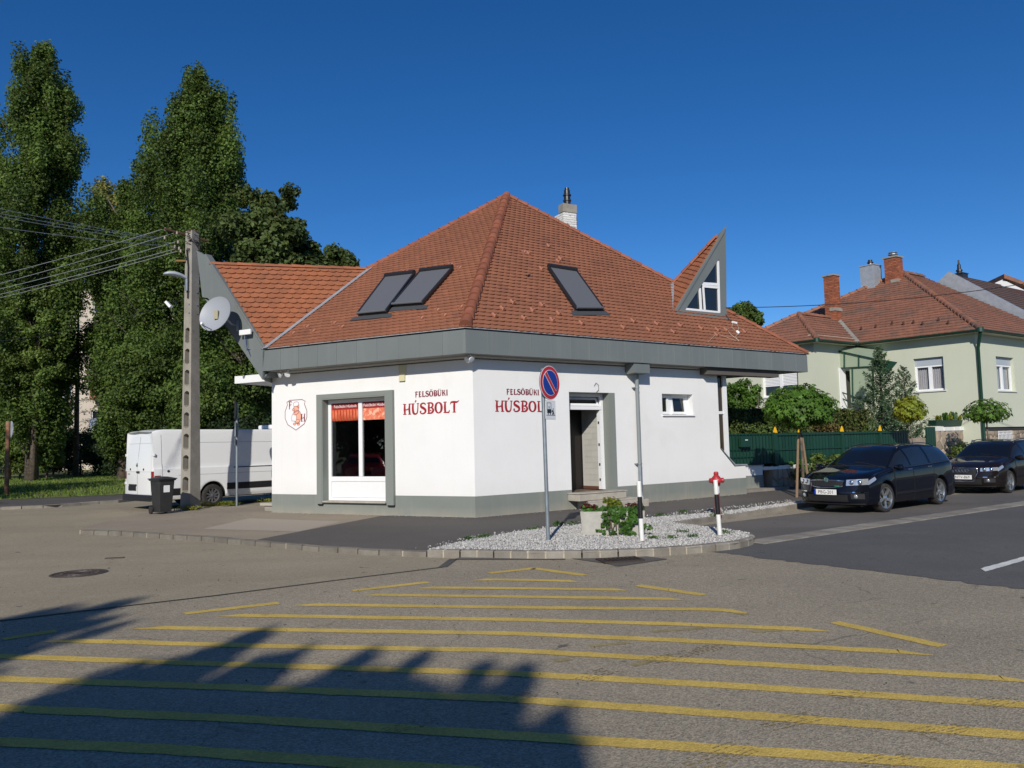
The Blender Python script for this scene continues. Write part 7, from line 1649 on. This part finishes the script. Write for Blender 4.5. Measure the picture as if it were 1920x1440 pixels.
# second house with brown roof behind the fire wall
n2 = thing('brown_roofed_house', 'neighbouring house with brown tile roof and grey metal-clad fire wall', 'building', HR.pt(14, 0)); sG = 9.62
NE = HR.pt(sG, ze - .1, .5); NRg = at_depth(1784, 516, 41.6); NB = NE - nR * 11.4
upv = NRg - NE; upv = upv - dR * float(np.dot(upv, dR)); NRt = NE + upv; NBk = NE - nR * (2 * float(np.dot(upv, -nR)))
MB().prism([NE + Z * -2.5, NE + Z * .16, NRt + Z * .16, NBk + Z * .16, NBk - Z * 2.5], dR * .35).build('fire_wall', K['flash'], n2)
NF = Frame(NE, dR, nR); nb = unit(np.cross(dR, upv)); nb = nb if nb[2] > 0 else -nb
rb_ = MB().add([NE + dR * .35, NE + dR * 12, NRt + dR * 12, NRt + dR * .35, NBk + dR * .35, NBk + dR * 12], [(0, 1, 2, 3), (3, 2, 5, 4)]).build('roof', K['deck'], n2)
tiles('NB', rb_, [NE + dR * .35 + Z * .03, NE + dR * 6 + Z * .03, NRt + dR * 6 + Z * .03, NRt + dR * .35 + Z * .03], dR, nb, .3, .33, K['btile'], seed=20, arc=.005)
MB().obox(HR.pt(sG + .05, 0), dR * 11, -nR * 10, Z * (ze - .1)).build('wall', K['curtain2'], n2)
t_, c_ = brick_stack(1786, 1812, 515, 523, 42.5, n2, K['blackm'], K['blackm']); MB().lathe([(.16, 0), (.12, .12), (.17, .14), (.15, .22), (.10, .25), (.09, .5), (.05, .55), (.04, .75), (0, .78)], c_, n=12).build('chimney_pot', K['blackm'], t_)
n3 = thing('red_roofed_house', 'small red gabled roof with white gable far behind the brown roof', 'building', at_depth(1890, 560, 58) * V(1, 1, 0))
g_ = [at_depth(1860, 533, 58), at_depth(1880, 524, 58), at_depth(1925, 546, 58)]; base_ = [p * V(1, 1, 0) for p in (g_[0], g_[2])]
MB().prism([base_[0], base_[1], g_[2], g_[1], g_[0]], azd(10) * 6).build('wall', K['curtain2'], n3); MB().prism([g_[1] + Z * .05 - azd(10) * .3, g_[2] + V(6, 2, -1.2) - azd(10) * .3, g_[2] + V(6, 2, -1.0) - azd(10) * .3, g_[1] + Z * .35 - azd(10) * .3], azd(10) * 7).build('roof', K['gtile'], n3)
# garden pavilion
gp_ = thing('garden_pavilion', 'dark green roofed garden pavilion behind the gate', 'pavilion', FF.pt(-2.2, 0, -4)); q = FF.pt(-2.2, 0, -4.0)
pe = at_depth(1444, 786, 27.6)[2]; ap_ = V(q[0], q[1], at_depth(1380, 752, 27.6)[2] + .45); cs = [q + dR * 2.6 * a + nR * 2.2 * c + Z * pe for a, c in ((-1, 1), (1, 1), (1, -1), (-1, -1))]
MB().add(cs + [ap_], [(0, 1, 4), (1, 2, 4), (2, 3, 4), (3, 0, 4), (0, 3, 2, 1)]).build('roof', mat('dark_green_felt', (.03, .045, .035), .9), gp_)
for a, c in ((-.9, .9), (.9, .9), (.9, -.9), (-.9, -.9)): p = q + dR * 2.6 * a + nR * 2.2 * c; MB().box(p[0] - .07, p[0] + .07, p[1] - .07, p[1] + .07, 0, pe).build('post', K['wood'], gp_)

# ------------------------------------------------------------------ trees and shrubs
def limb_mesh(b, p, q, r0, r1, n=6, wob=.12, seed=0):
    r = np.random.default_rng(seed); p, q = np.asarray(p, float), np.asarray(q, float); L = np.linalg.norm(q - p)
    pts = [p + (q - p) * t + r.normal(0, wob * L * .1, 3) * (t * (1 - t) * 4) for t in np.linspace(0, 1, 5)]; b.tube(pts, list(np.linspace(r0, r1, 5)), n=n, cap=False)
def poplar(name, label, base, H, prof, m, nb=150, nleaf=52000, size=.24, seed=1, tr=.42, lowest=.12, group=None, steep=.55, tops=()):
    r = np.random.default_rng(seed); t = thing(name, label, 'tree', base, 0, group); base = np.asarray(base, float)
    hw = lambda f: np.interp(f, [p[0] for p in prof], [p[1] for p in prof]); b = MB(); cl = []
    tp = [base + V(r.normal(0, .12) * k, r.normal(0, .12) * k, H * f) for k, f in zip(range(7), (0, .15, .3, .48, .66, .82, .95))]
    b.tube(tp, [tr, tr * .8, tr * .66, tr * .5, tr * .33, tr * .16, .03], n=9)
    nb = int(nb * .62)
    for i in range(nb):
        f = lowest + (1 - lowest) * ((i + r.uniform()) / nb) ** .9; a = r.uniform(0, 2 * math.pi); w = hw(f) * r.uniform(.35, 1.0); rise = steep * w * r.uniform(.8, 1.6) + .5
        z1 = min(H * f, H * .985); q = base + V(math.cos(a) * w, math.sin(a) * w, z1); s0 = base + V(0, 0, max(.8, z1 - rise - 1.2)); 
        if f < .93 and w > .5: limb_mesh(b, s0, q, max(.03, tr * .22 * (1 - f)), .015, n=4, seed=i)
        rr = r.uniform(.7, 1.35) * (0.45 + .6 * min(1, hw(f) / 2.5)); v = r.uniform(.62, 1.35)
        for k in range(3):
            fr_ = r.uniform(.45, 1.08); c = s0 + (q - s0) * fr_ + r.normal(0, .22, 3); cl.append((c[0], c[1], min(c[2], base[2] + H - .3), rr * .62, rr * .62, rr * 1.15, v * r.uniform(.9, 1.1)))
    for (dx, dz0, dz1, w) in tops:
        for k in range(10):
            u = k / 9; c = base + V(dx + r.normal(0, .12), r.normal(0, .3), dz0 + (dz1 - dz0) * u); cl.append((*c, w * (1.05 - .75 * u), w * (1.05 - .75 * u), w * 1.0, r.uniform(.8, 1.2)))
        limb_mesh(b, base + V(0, 0, dz0 - 3), base + V(dx, 0, dz1 - .6), .1, .02, n=5, seed=3)
    b.build('trunk', K['bark'], t, smooth=True)
    P, N, T = clump_leaves(cl, nleaf, seed + 50, .36); leaves('crown', P, N, size, m, t, tint=T, seed=seed + 9, aspect=.75)
    return t
def bushy(name, label, base, H, R_, m, zc=None, nleaf=15000, size=.16, seed=1, tr=.16, nc=70, squash=.8, group=None, cat='tree', trunk=True, parts=('trunk', 'crown')):
    r = np.random.default_rng(seed); t = thing(name, label, cat, base, 0, group); base = np.asarray(base, float); zc = zc if zc is not None else H - R_ * squash; b = MB(); cl = []
    if trunk: b.tube([base, base + V(.05, 0, zc * .5), base + V(0, .05, zc * .95)], [tr, tr * .8, tr * .5], n=8)
    for i in range(nc):
        d = r.normal(size=3); d /= np.linalg.norm(d); k = r.uniform(.35, 1.) ** .6; c = base + V(0, 0, zc) + d * V(R_, R_, (H - zc)) * k * .86; s = R_ * r.uniform(.16, .30)
        if c[2] < .15: c[2] = .15
        cl.append((*c, s, s, s * .8, r.uniform(.7, 1.3)))
        if trunk and i % 3 == 0: limb_mesh(b, base + V(0, 0, zc * r.uniform(.5, .95)), c, tr * .35, .012, n=4, seed=i)
    if trunk: b.build(parts[0], K['bark'], t, smooth=True)
    P, N, T = clump_leaves(cl, nleaf, seed + 7, .36); P[:, 2] = np.maximum(P[:, 2], .03); leaves(parts[1], P, N, size, m, t, tint=T, seed=seed + 3, aspect=.7)
    return t
def X(px_, Y): return (px_ - 960) / 1480 * Y + .0242 * 3 * 0
grp = 'trees in front of the apartment block'
poplar('poplar_tree', 'tallest dark green poplar at the far left, trunk standing in the lawn', V(X(60, 50), 50, 0), 28.5, [(0, .8), (.1, 2.0), (.3, 5.0), (.5, 5.2), (.64, 4.0), (.75, 3.0), (.86, 2.1), (.95, 1.2), (1, .25)], K['leaf_poplar'], nb=290, nleaf=150000, size=.18, seed=3, tops=((-2.6, 19, 24.2, .9), (1.9, 20, 25.2, .7)))
poplar('poplar_tree', 'pointed green poplar directly behind the concrete utility pole', V(X(368, 47), 47, 0), 25.0, [(0, .8), (.1, 2.6), (.3, 5.2), (.45, 5.0), (.6, 4.2), (.75, 3.3), (.86, 2.2), (.94, 1.3), (1, .3)], K['leaf_poplar'], nb=320, nleaf=165000, size=.17, seed=8, tops=((-3.0, 17, 22.0, 1.0), (2.0, 18, 23.0, .8)))
poplar('poplar_tree', 'broad lower poplar between the two tall pointed ones', V(X(232, 49), 49, 0), 18.8, [(0, .6), (.15, 1.2), (.35, 2.5), (.5, 3.3), (.75, 3.0), (.9, 1.5), (1, .3)], K['leaf_poplar'], nb=150, nleaf=80000, size=.18, seed=12)
poplar('yellowing_tree', 'pale yellowing treetop between the two tall poplars', V(X(192, 62), 62, 0), 23.8, [(0, .5), (.6, 1.2), (.8, 1.9), (.92, 1.3), (1, .3)], K['leaf_yellow'], nb=60, size=.2, nleaf=11000, seed=14, lowest=.62, tr=.25)
poplar('poplar_tree', 'dark tree cut by the left edge of the photo, left of the tallest poplar', V(X(-60, 53), 53, 0), 22.5, [(0, 1), (.2, 4), (.5, 4.2), (.8, 2.4), (1, .3)], K['leaf_poplar'], nb=120, nleaf=52000, size=.19, seed=15)
bushy('walnut_tree', 'loose dark tree rising behind the orange tiled wing of the shop', V(X(515, 42), 42, 0), 16.4, 3.0, K['leaf_walnut'], zc=12.2, nleaf=22000, size=.26, seed=21, nc=60, tr=.25)
bushy('walnut_tree', 'drooping branch end of leaves just above the right end of the wing ridge', V(X(590, 44), 44, 0), 13.4, 2.6, K['leaf_walnut'], zc=11.2, nleaf=9000, size=.26, seed=22, nc=34, tr=.2)
bushy('walnut_tree', 'low leafy crown touching the wing ridge beside the valley', V(X(655, 46), 46, 0), 12.3, 1.5, K['leaf_walnut'], zc=11.2, nleaf=3600, size=.24, seed=23, nc=20, tr=.15)
for i, (px_, Y, H, R_, m, sd, lb) in enumerate(((470, 40, 11.5, 3.6, 'leaf_poplar', 31, 'dense green tree behind the satellite dish'), (400, 38, 6.5, 2.6, 'leaf_poplar', 32, 'bushy green tree behind the van roof'), (300, 42, 9.0, 2.7, 'leaf_poplar', 33, 'rounded bright green tree left of the concrete pole'),
        (15, 52, 11.5, 2.6, 'leaf_light', 35, 'light yellow-green tree at the left edge behind the rusty post'), (62, 49, 13.5, 2.3, 'leaf_light', 36, 'light green bushy growth high round the trunk of the tallest poplar'), (480, 46, 14.0, 3.2, 'leaf_poplar', 38, 'green tree filling the gap above the dish'), (345, 44, 6.5, 2.2, 'leaf_poplar', 39, 'green tree low behind the concrete pole'))):
    bushy('leafy_tree', lb, V(X(px_, Y), Y, 0), H, R_, K[m], zc=H * (.66 if sd == 36 else .58), nleaf=int(12000 + R_ * 5000), size=.16, seed=sd, nc=90, tr=.2, group=grp)
for i, (px_, Y, R_, lb) in enumerate(((100, 64, 2.3, 'dark shrub right of the tallest poplar trunk'), (150, 62, 2.4, 'dark shrub in the middle of the lawn edge'), (200, 60, 2.4, 'dark shrub touching the van rear'), (440, 36, 2.0, 'dark shrub behind the middle of the van'), (500, 35, 2.0, 'dark shrub between van and shop wall'), (350, 40, 2.2, 'dark shrub behind the concrete pole foot'), (245, 50, 2.6, 'dark shrub above the rear of the van roof'), (20, 66, 2.6, 'dark shrub at the left photo edge'))):
    bushy('shrub', lb, V(X(px_, Y), Y, 0), R_ * 1.6, R_, K['leaf_dark'], zc=R_ * .8, nleaf=9000, size=.15, seed=41 + i, nc=46, trunk=True, tr=.08, group='dark shrubs under the tall trees', cat='shrub', parts=('stem', 'foliage'))  # foliage colour darkened to carry the deep shade under the trees
for px_, Y, H, R_, sd, lb in ((38, 53, 5.2, 1.9, 151, 'light green low shrub left of the tallest poplar trunk'), (-25, 54, 6.0, 2.4, 152, 'light green low shrub cut by the left photo edge'), (88, 52, 3.4, 1.1, 153, 'small light shrub hugging the tallest poplar trunk')):
    bushy('low_shrub', lb, V(X(px_, Y), Y, 0), H, R_, K['leaf_light'], zc=H * .5, nleaf=9000, size=.15, seed=sd, nc=60, tr=.08, cat='shrub', parts=('stem', 'foliage'))
# conifer with bare black trunk in front of the block
def spruce(name, label, base, H, R_, m, seed, nb=46, dens=60, size=.2, droop=.25, cat='tree', bare=0.):
    r = np.random.default_rng(seed); t = thing(name, label, cat, base); base = np.asarray(base, float); b = MB(); b.tube([base, base + Z * H * .5, base + Z * H], [.03 + H * .012, .02 + H * .007, .01], n=7); P, N = [], []
    for i in range(nb):
        f = bare + (1 - bare) * (i / nb) ** .9; a = i * 2.4 + r.uniform(-.4, .4); L = R_ * (1 - f) ** .8 * r.uniform(.75, 1.15) + .08; s = base + Z * H * f; d = V(math.cos(a), math.sin(a), 0); q = s + d * L + Z * (L * (.35 - droop) ); mid = (s + q) / 2 + Z * L * .05
        b.tube([s, mid, q], [.018 * (1 - f) + .006, .010, .004], n=4, cap=False); n = int(dens * L / R_ * 2.2) + 8
        u = r.uniform(.15, 1.05, n)[:, None]; c = (1 - u) ** 2 * s + 2 * u * (1 - u) * mid + u ** 2 * q; side = np.cross(d, Z)
        off = side[None] * (r.normal(0, .16, n) * L * (1.1 - u[:, 0]) * 1.2)[:, None] + Z[None] * r.normal(0, .035 + .05 * L, n)[:, None]; P.append(c + off); N.append(np.tile(Z, (n, 1)) + r.normal(0, .45, (n, 3)) + d * .3)
    b.build('trunk', K['bark'], t, smooth=True); P = np.vstack(P); N = np.vstack(N); leaves('crown', P, N, size, m, t, tint=r.uniform(.6, 1.35, len(P)), aspect=.3, seed=seed, fold=.1); return t
spruce('spruce_tree', 'thin shaded spruce with visible black trunk in front of the apartment block', V(X(142, 56), 56, 0), 15.0, 2.2, K['leaf_dark'], 3, nb=50, dens=42, size=.2)
spruce('cypress_tree', 'feathery blue-green conifer in front of the pale green house', V(X(1652, 31.2), 31.2, 0), at_depth(1652, 652, 31.2)[2], 1.35, K['leaf_conifer'], 5, nb=90, dens=100, size=.12, droop=-.25)
spruce('cypress_tree', 'smaller conifer just right of the feathery one, below the house window', V(X(1697, 31.8), 31.8, 0), at_depth(1697, 688, 31.8)[2], 1.25, K['leaf_conifer'], 6, nb=60, dens=75, size=.12, droop=-.2)
spruce('araucaria_sapling', 'tiny sparse conifer sapling beside the pavilion roof', V(X(1421, 30), 30, 0), at_depth(1421, 740, 30)[2], .55, K['leaf_conifer'], 7, nb=26, dens=16, size=.07, droop=.2)
# right background
bushy('round_tree', 'round dark green tree behind the right end of the shop roof', V(X(1400, 62), 62, 0), at_depth(1400, 567, 62)[2], 1.75, K['leaf_poplar'], zc=at_depth(1400, 600, 62)[2], nleaf=9000, size=.2, seed=61, nc=40)
bushy('round_tree', 'small treetop peeking over the hip left of the dormer', V(X(1218, 55), 55, 0), at_depth(1218, 503, 55)[2], .7, K['leaf_poplar'], nleaf=900, size=.2, seed=62, nc=10)
bushy('garden_tree', 'dark leafy shrub under the right roof overhang of the shop', V(X(1385, 31), 31, 0), at_depth(1390, 712, 31)[2], 1.15, K['leaf_maple'], zc=3.1, nleaf=5200, size=.13, seed=63, nc=40, tr=.07, cat='shrub')
# hedge
def hedge():
    t = thing('hedge', 'clipped green-brown hedge along the back of the green fence', 'hedge', FF.pt(3.5, 0, -1)); r = np.random.default_rng(5); n = 26000; cl = []
    z_h = 2.42; s = r.uniform(-1.4, 8.1, n); f = r.integers(0, 3, n); o = np.where(f == 0, -.75 + r.normal(0, .05, n), r.uniform(-1.7, -.75, n)); z = np.where(f == 1, z_h + r.normal(0, .05, n), r.uniform(.5, z_h, n))
    o += .06 * np.sin(s * 5) + .05 * np.sin(s * 11 + 1); z = np.where(f == 1, z + .05 * np.sin(s * 4) + .04 * np.sin(s * 9), z)
    P = FF.P[None] + dR[None] * s[:, None] + nR[None] * o[:, None] + Z[None] * z[:, None]; N = np.where((f == 1)[:, None], Z[None], nR[None]) + r.normal(0, .5, (n, 3))
    leaves('foliage', P, N, .10, K['leaf_hedge'], t, tint=(1 + .25 * np.sin(s * 3.1) * np.cos(z * 5)) * r.uniform(.7, 1.3, n), seed=2)
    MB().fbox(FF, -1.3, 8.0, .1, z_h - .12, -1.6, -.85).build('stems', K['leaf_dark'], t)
hedge()
# globe maples on staked stems
def star_leaves(name, P, N, size, m, parent, tint, seed):
    r = np.random.default_rng(seed); n = len(P); N = N / np.linalg.norm(N, axis=1, keepdims=True); dn = np.tile(V(0, 0, -1.), (n, 1)) + r.normal(0, .45, (n, 3)); a = dn - N * np.sum(dn * N, 1, keepdims=True); a /= np.linalg.norm(a, axis=1, keepdims=True) + 1e-9; b = np.cross(N, a); s = (size * r.uniform(.7, 1.3, n))[:, None]
    ang = np.linspace(-2.6, 2.6, 11); rad = np.array([.35, .42, .22, .62, .34, .72, .34, .62, .22, .42, .35]); rad = np.array([.30, .50, .28, .66, .36, .80, .36, .66, .28, .50, .30])
    vs = [P] + [P + (a * math.cos(t) + b * math.sin(t)) * rr_ * s * .75 + N * s * .10 * (-1 if k % 2 else .3) for k, (t, rr_) in enumerate(zip(ang, rad))]
    return np_mesh(name, np.stack(vs, 1), 12, m, parent, tint=tint, fan=[(0, k, k + 1) for k in range(1, 11)])
def globe(label, base, zlo, zhi, R_, m, n, size, seed, stakes=True, tr=.045):
    r = np.random.default_rng(seed); t = thing('globe_maple', label, 'tree', base, 0, 'young globe maples along the pavement'); base = np.asarray(base, float); zc = zlo + (zhi - zlo) * .42; b = MB(); b.tube([base, base + V(.02, 0, zlo * .6), base + V(0, 0, zlo + .15)], [tr, tr * .8, tr * .75], n=8)
    for i in range(16): a = r.uniform(0, 6.28); limb_mesh(b, base + Z * (zlo + .1), base + V(math.cos(a) * R_ * .75, math.sin(a) * R_ * .75, zc + r.uniform(-.1, .35) * (zhi - zlo)), .02, .006, n=4, seed=i)
    b.build('trunk', K['bark'], t, smooth=True); d = r.normal(size=(n, 3)); d /= np.linalg.norm(d, axis=1, keepdims=True); up = d[:, 2] > 0
    lump = 1 + .10 * np.sin(d[:, 0] * 7 + seed) * np.sin(d[:, 2] * 6) + .07 * np.sin(np.arctan2(d[:, 1], d[:, 0]) * 6)
    k = (r.uniform(.25, 1, n) ** .45 * lump)[:, None]; sc = np.stack([np.full(n, R_), np.full(n, R_), np.where(up, zhi - zc, zc - zlo)], 1)
    P = base + V(0, 0, zc) + d * sc * k; N = d * .9 + r.normal(0, .4, (n, 3)) + V(0, 0, .5); star_leaves('crown', P, N, size, m, t, r.uniform(.65, 1.4, n) * (.85 + .3 * k[:, 0]), seed)
    if stakes:
        for sg in (-1, 1):
            p0_, p1_ = base + V(sg * .22, .1 * sg, 0), base + V(sg * .05, .03, zlo * .88); MB().tube([p0_, p1_], [.035, .03], n=8).build('stake', K['wood'], t)
    return t
g1_ = gp(1507, 932); globe('round-headed green maple with wooden stakes beside the dark station wagon', g1_, at_depth(1500, 800, g1_[1])[2], at_depth(1500, 722, g1_[1])[2], .93, K['leaf_maple'], 2600, .19, 3)
g2_ = V(X(1704, 28.0), 28.0, 0); globe('small golden-green maple behind the station wagon roof', g2_, at_depth(1700, 790, 28)[2], at_depth(1700, 743, 28)[2], .56, K['leaf_gold'], 1100, .16, 4, False, .025)
g3_ = V(X(1846, 29.0), 29.0, 0); globe('small maple with a flat sparse crown in front of the green downpipe', g3_, at_depth(1845, 793, 29)[2], at_depth(1845, 748, 29)[2], .80, K['leaf_maple'], 800, .17, 5, False, .04)
# shrubs at the garden wall
bushy('garden_shrub', 'bright green shrub at the wall behind the station wagon bonnet', FF.pt(3.3, 0, .5), 1.15, .75, K['leaf_light'], zc=.55, nleaf=3200, size=.085, seed=71, nc=30, tr=.03, cat='shrub', parts=('stem', 'foliage'))
bushy('garden_shrub', 'bright green shrub behind the station wagon windscreen', FF.pt(5.2, 0, .5), 1.05, .7, K['leaf_light'], zc=.5, nleaf=2400, size=.085, seed=72, nc=26, tr=.03, cat='shrub', parts=('stem', 'foliage'))
bushy('garden_shrub', 'bright green shrub between the two cars below the rubble wall', FF.pt(W0 + 1.0, 0, .6), 1.2, 1.1, K['leaf_light'], zc=.55, nleaf=4200, size=.09, seed=73, nc=34, tr=.03, cat='shrub', parts=('stem', 'foliage'))
bushy('garden_shrub', 'dark sprawling shrub at the foot of the staked maple', FF.pt(2.0, 0, .25), .95, .42, K['leaf_ivy'], zc=.5, nleaf=900, size=.07, seed=74, nc=18, tr=.02, cat='shrub', parts=('stem', 'foliage'))
for s, z, m, lb in ((.5, .16, 'leaf_gold', 'pale plant at the left of the green trough'), (1.0, .30, 'leaf_ivy', 'upright green plant in the middle of the trough'), (1.35, .26, 'leaf_gold', 'yellow leafed plant in the middle of the trough'), (1.6, .34, 'leaf_conifer', 'small dark conifer in the green trough'), (2.1, .18, 'leaf_gold', 'golden plant at the right of the green trough')):
    bushy('trough_plant', lb, FF.pt(W0 + s, 2.08, -.1), .1, .16, K[m], zc=.06, nleaf=350, size=.06, seed=int(s * 10), nc=10, tr=.01, cat='plant', parts=('stem', 'foliage'), trunk=True).scale = (1, 1, 1 + z * 6)
# lawn
def lawn_grass():
    pts = scatter(lawn[:4] + [lawn[3] + azd(13) * 22, V(-45, 60, 0), V(-45, 27, 0)], 26000); n = len(pts); r = np.random.default_rng(9); base = np.stack([pts[:, 0], pts[:, 1], np.full(n, .012)], 1); h = r.uniform(.05, .13, n)[:, None]; a = r.uniform(0, 6.28, n); d = np.stack([np.cos(a), np.sin(a), np.zeros(n)], 1) * .035; ln = np.stack([r.normal(0, .03, n), r.normal(0, .03, n), np.zeros(n)], 1)
    o = np_mesh('grass', np.stack([base - d, base + d, base + ln + Z[None] * h], 1), 3, K['grass'], None, tint=r.uniform(.6, 1.4, n), loc=V(-20, 32, 0), fan=[(0, 1, 2)]); o['kind'] = 'stuff'
lawn_grass()
# ------------------------------------------------------------------ apartment block behind the trees
ap = thing('apartment_block', 'beige apartment block half hidden behind the tall trees', 'building', V(-50, 84, 0)); AF = Frame(V(-80, 78, 0), unit(V(1, .06, 0)), unit(V(.06, -1, 0)))
holes = []; 
for fl_i in range(6):
    for k in range(15):
        s = 2.2 + k * 3.5; holes.append((s, s + 1.5, 1.6 + fl_i * 2.9, 3.1 + fl_i * 2.9))
wallsheet(AF, 0, 55, 0, 18.8, holes, .3).build('facade', K['apt'], ap); MB().fbox(AF, 0, 55, 0, 18.8, -12, -.9).build('rear_volume', K['apt'], ap)
for h in holes:
    w_ = MB().fbox(AF, h[0], h[1], h[2], h[3], -.22, -.16).build('window', K['dglass'], ap); a, c, e, g = h; MB().fbox(AF, a, a + .08, e, g, -.16, -.12).fbox(AF, c - .08, c, e, g, -.16, -.12).fbox(AF, a + .08, c - .08, e, e + .08, -.16, -.12).fbox(AF, a + .08, c - .08, g - .08, g, -.16, -.12).fbox(AF, (a + c) / 2 - .05, (a + c) / 2 + .05, e + .08, g - .08, -.16, -.12).build('frame', K['white'], w_)
for s0 in (37.5, 44.0):
    for fl_i in range(5): z = 1.2 + fl_i * 2.9; MB().fbox(AF, s0, s0 + 4.5, z, z + 1.05, .0, 1.1).build('balcony', K['aptgrey'] if fl_i % 2 else mat('rust_red_balcony', (.28, .12, .07), .8), ap)
MB().fbox(AF, -.4, 55.4, 18.8, 19.2, -12.3, .4).build('roof', K['concrete'], ap)
gbk = thing('grey_block', 'grey-blue building sliver at the far left edge behind the shrubs', 'building', V(-60, 66, 0)); MB().box(-85, -43.6, 66, 67.5, 0, 6.2).build('wall', K['aptgrey'], gbk); MB().box(-85, -43.4, 65.8, 67.7, 6.2, 6.5).build('roof', K['concrete'], gbk)
# trees behind the photographer: they throw the shade on the near road and are mirrored in the glass
def shade_tree(label, tips, H, low, nl, seed):
    """upright tree whose twig ends throw their shade on the given points of the road"""
    r = np.random.default_rng(seed); G = [gp(x, y, ROAD) for x, y, w in tips]; mid = sum(G) / len(G); bk_ = V(math.sin(SUN_AZ), math.cos(SUN_AZ), 0); el = math.tan(SUN_EL); base = mid + bk_ * (H / el); base[2] = 0
    t = thing('street_tree', label, 'tree', base); b = MB(); b.tube([base, base + Z * H * .35], [.2, .15], n=8); cl = []
    for g, (x, y, w) in zip(G, tips):
        hh = H * (1 + r.uniform(-.06, .06)); top = g + bk_ * (hh / el); b.tube([base + Z * H * .35, (base + top) / 2 * V(1, 1, 0) + Z * H * .55, V(top[0], top[1], hh - .15)], [.08, .04, .012], n=5)
        n = 7
        for k in range(n):
            u = (k + .3) / n; c = V(top[0], top[1], hh - low * u) + r.normal(0, .09 + .16 * u, 3) ; s_ = w * (.42 + .95 * u); cl.append((*c, s_, s_, .28 + .12 * u, 1))
    b.build('trunk', K['bark'], t); P, N, T = clump_leaves(cl, nl, seed, .6); leaves('crown', P, N, .13, K['leaf_poplar'], t, tint=T, seed=seed); return t
shade_tree('street tree behind the camera shading the near road', [(425, 1207, .26), (345, 1246, .3), (530, 1243, .24), (450, 1262, .36), (640, 1268, .28), (745, 1266, .22), (850, 1286, .24), (935, 1296, .2), (760, 1310, .34), (560, 1310, .40), (900, 1330, .3), (1000, 1362, .2), (1040, 1402, .2), (910, 1390, .34), (380, 1330, .36), (300, 1420, .3), (1070, 1440, .2), (620, 1330, .4), (860, 1360, .36), (700, 1310, .3), (500, 1290, .34)], 8.0, 1.5, 75000, 81)
shade_tree('second street tree behind the camera shading the left of the near road', [(205, 1137, .22), (150, 1152, .26), (90, 1160, .24), (20, 1165, .22), (195, 1168, .14), (60, 1185, .26), (-40, 1178, .3), (-20, 1210, .26), (90, 1212, .14), (-60, 1240, .3), (-90, 1290, .3)], 9.0, 1.3, 16000, 82)
for i, (x, y, H, R_, lb) in enumerate(((-25, 7, 15, 5.5, 'street tree opposite the shop window'), (-29, 14, 17, 6.5, 'tallest street tree west of the side street'), (-34, -4, 11, 5, 'small street tree at the side street corner'), (-36, 22, 13, 5, 'street tree farthest along the side street'), (12, -22, 10, 5, 'street tree in front of the house across the junction'), (22, -16, 9, 4.5, 'street tree at the right end of that house'), (30, -8, 10, 5, 'street tree across the main road'), (2, -30, 12, 6, 'large tree left of the house across the junction'))):
    bushy('street_tree', lb + ', outside the picture', V(x, y, 0), H, R_, K['leaf_poplar'], zc=H * .55, nleaf=9000, size=.34, seed=90 + i, nc=60, tr=.25, group='street trees across the junction outside the picture')  # western ones made tall to darken the reflection in the shop window
for i, (x, y, lb) in enumerate(((-27, 2, 'nearest the corner'), (-29, 7, 'second from the corner'), (-31, 12, 'third from the corner'), (-33, 17, 'farthest from the corner'), (-33, -3, 'round the corner'))):  # out-of-view shrubs added so the shop window mirrors something dark
    bushy('added_shrub', 'unseen dark shrub added to darken the shop window reflection, west of the side street, ' + lb, V(x, y, 0), 6.2, 3.4, K['leaf_dark'], zc=2.8, nleaf=9000, size=.3, seed=120 + i, nc=50, tr=.1, cat='shrub', parts=('stem', 'foliage'), group='added shrubs that darken the shop window reflection')
oh = thing('opposite_house', 'plain house across the junction outside the picture, mirrored in the car paint', 'building', V(14, -32, 0)); MB().box(4, 26, -40, -30, 0, 6).build('wall', K['apt'], oh); MB().prism([V(3.5, -29.5, 6), V(3.5, -40.5, 6), V(3.5, -35, 9.5)], V(23, 0, 0)).build('roof', K['gtile'], oh)
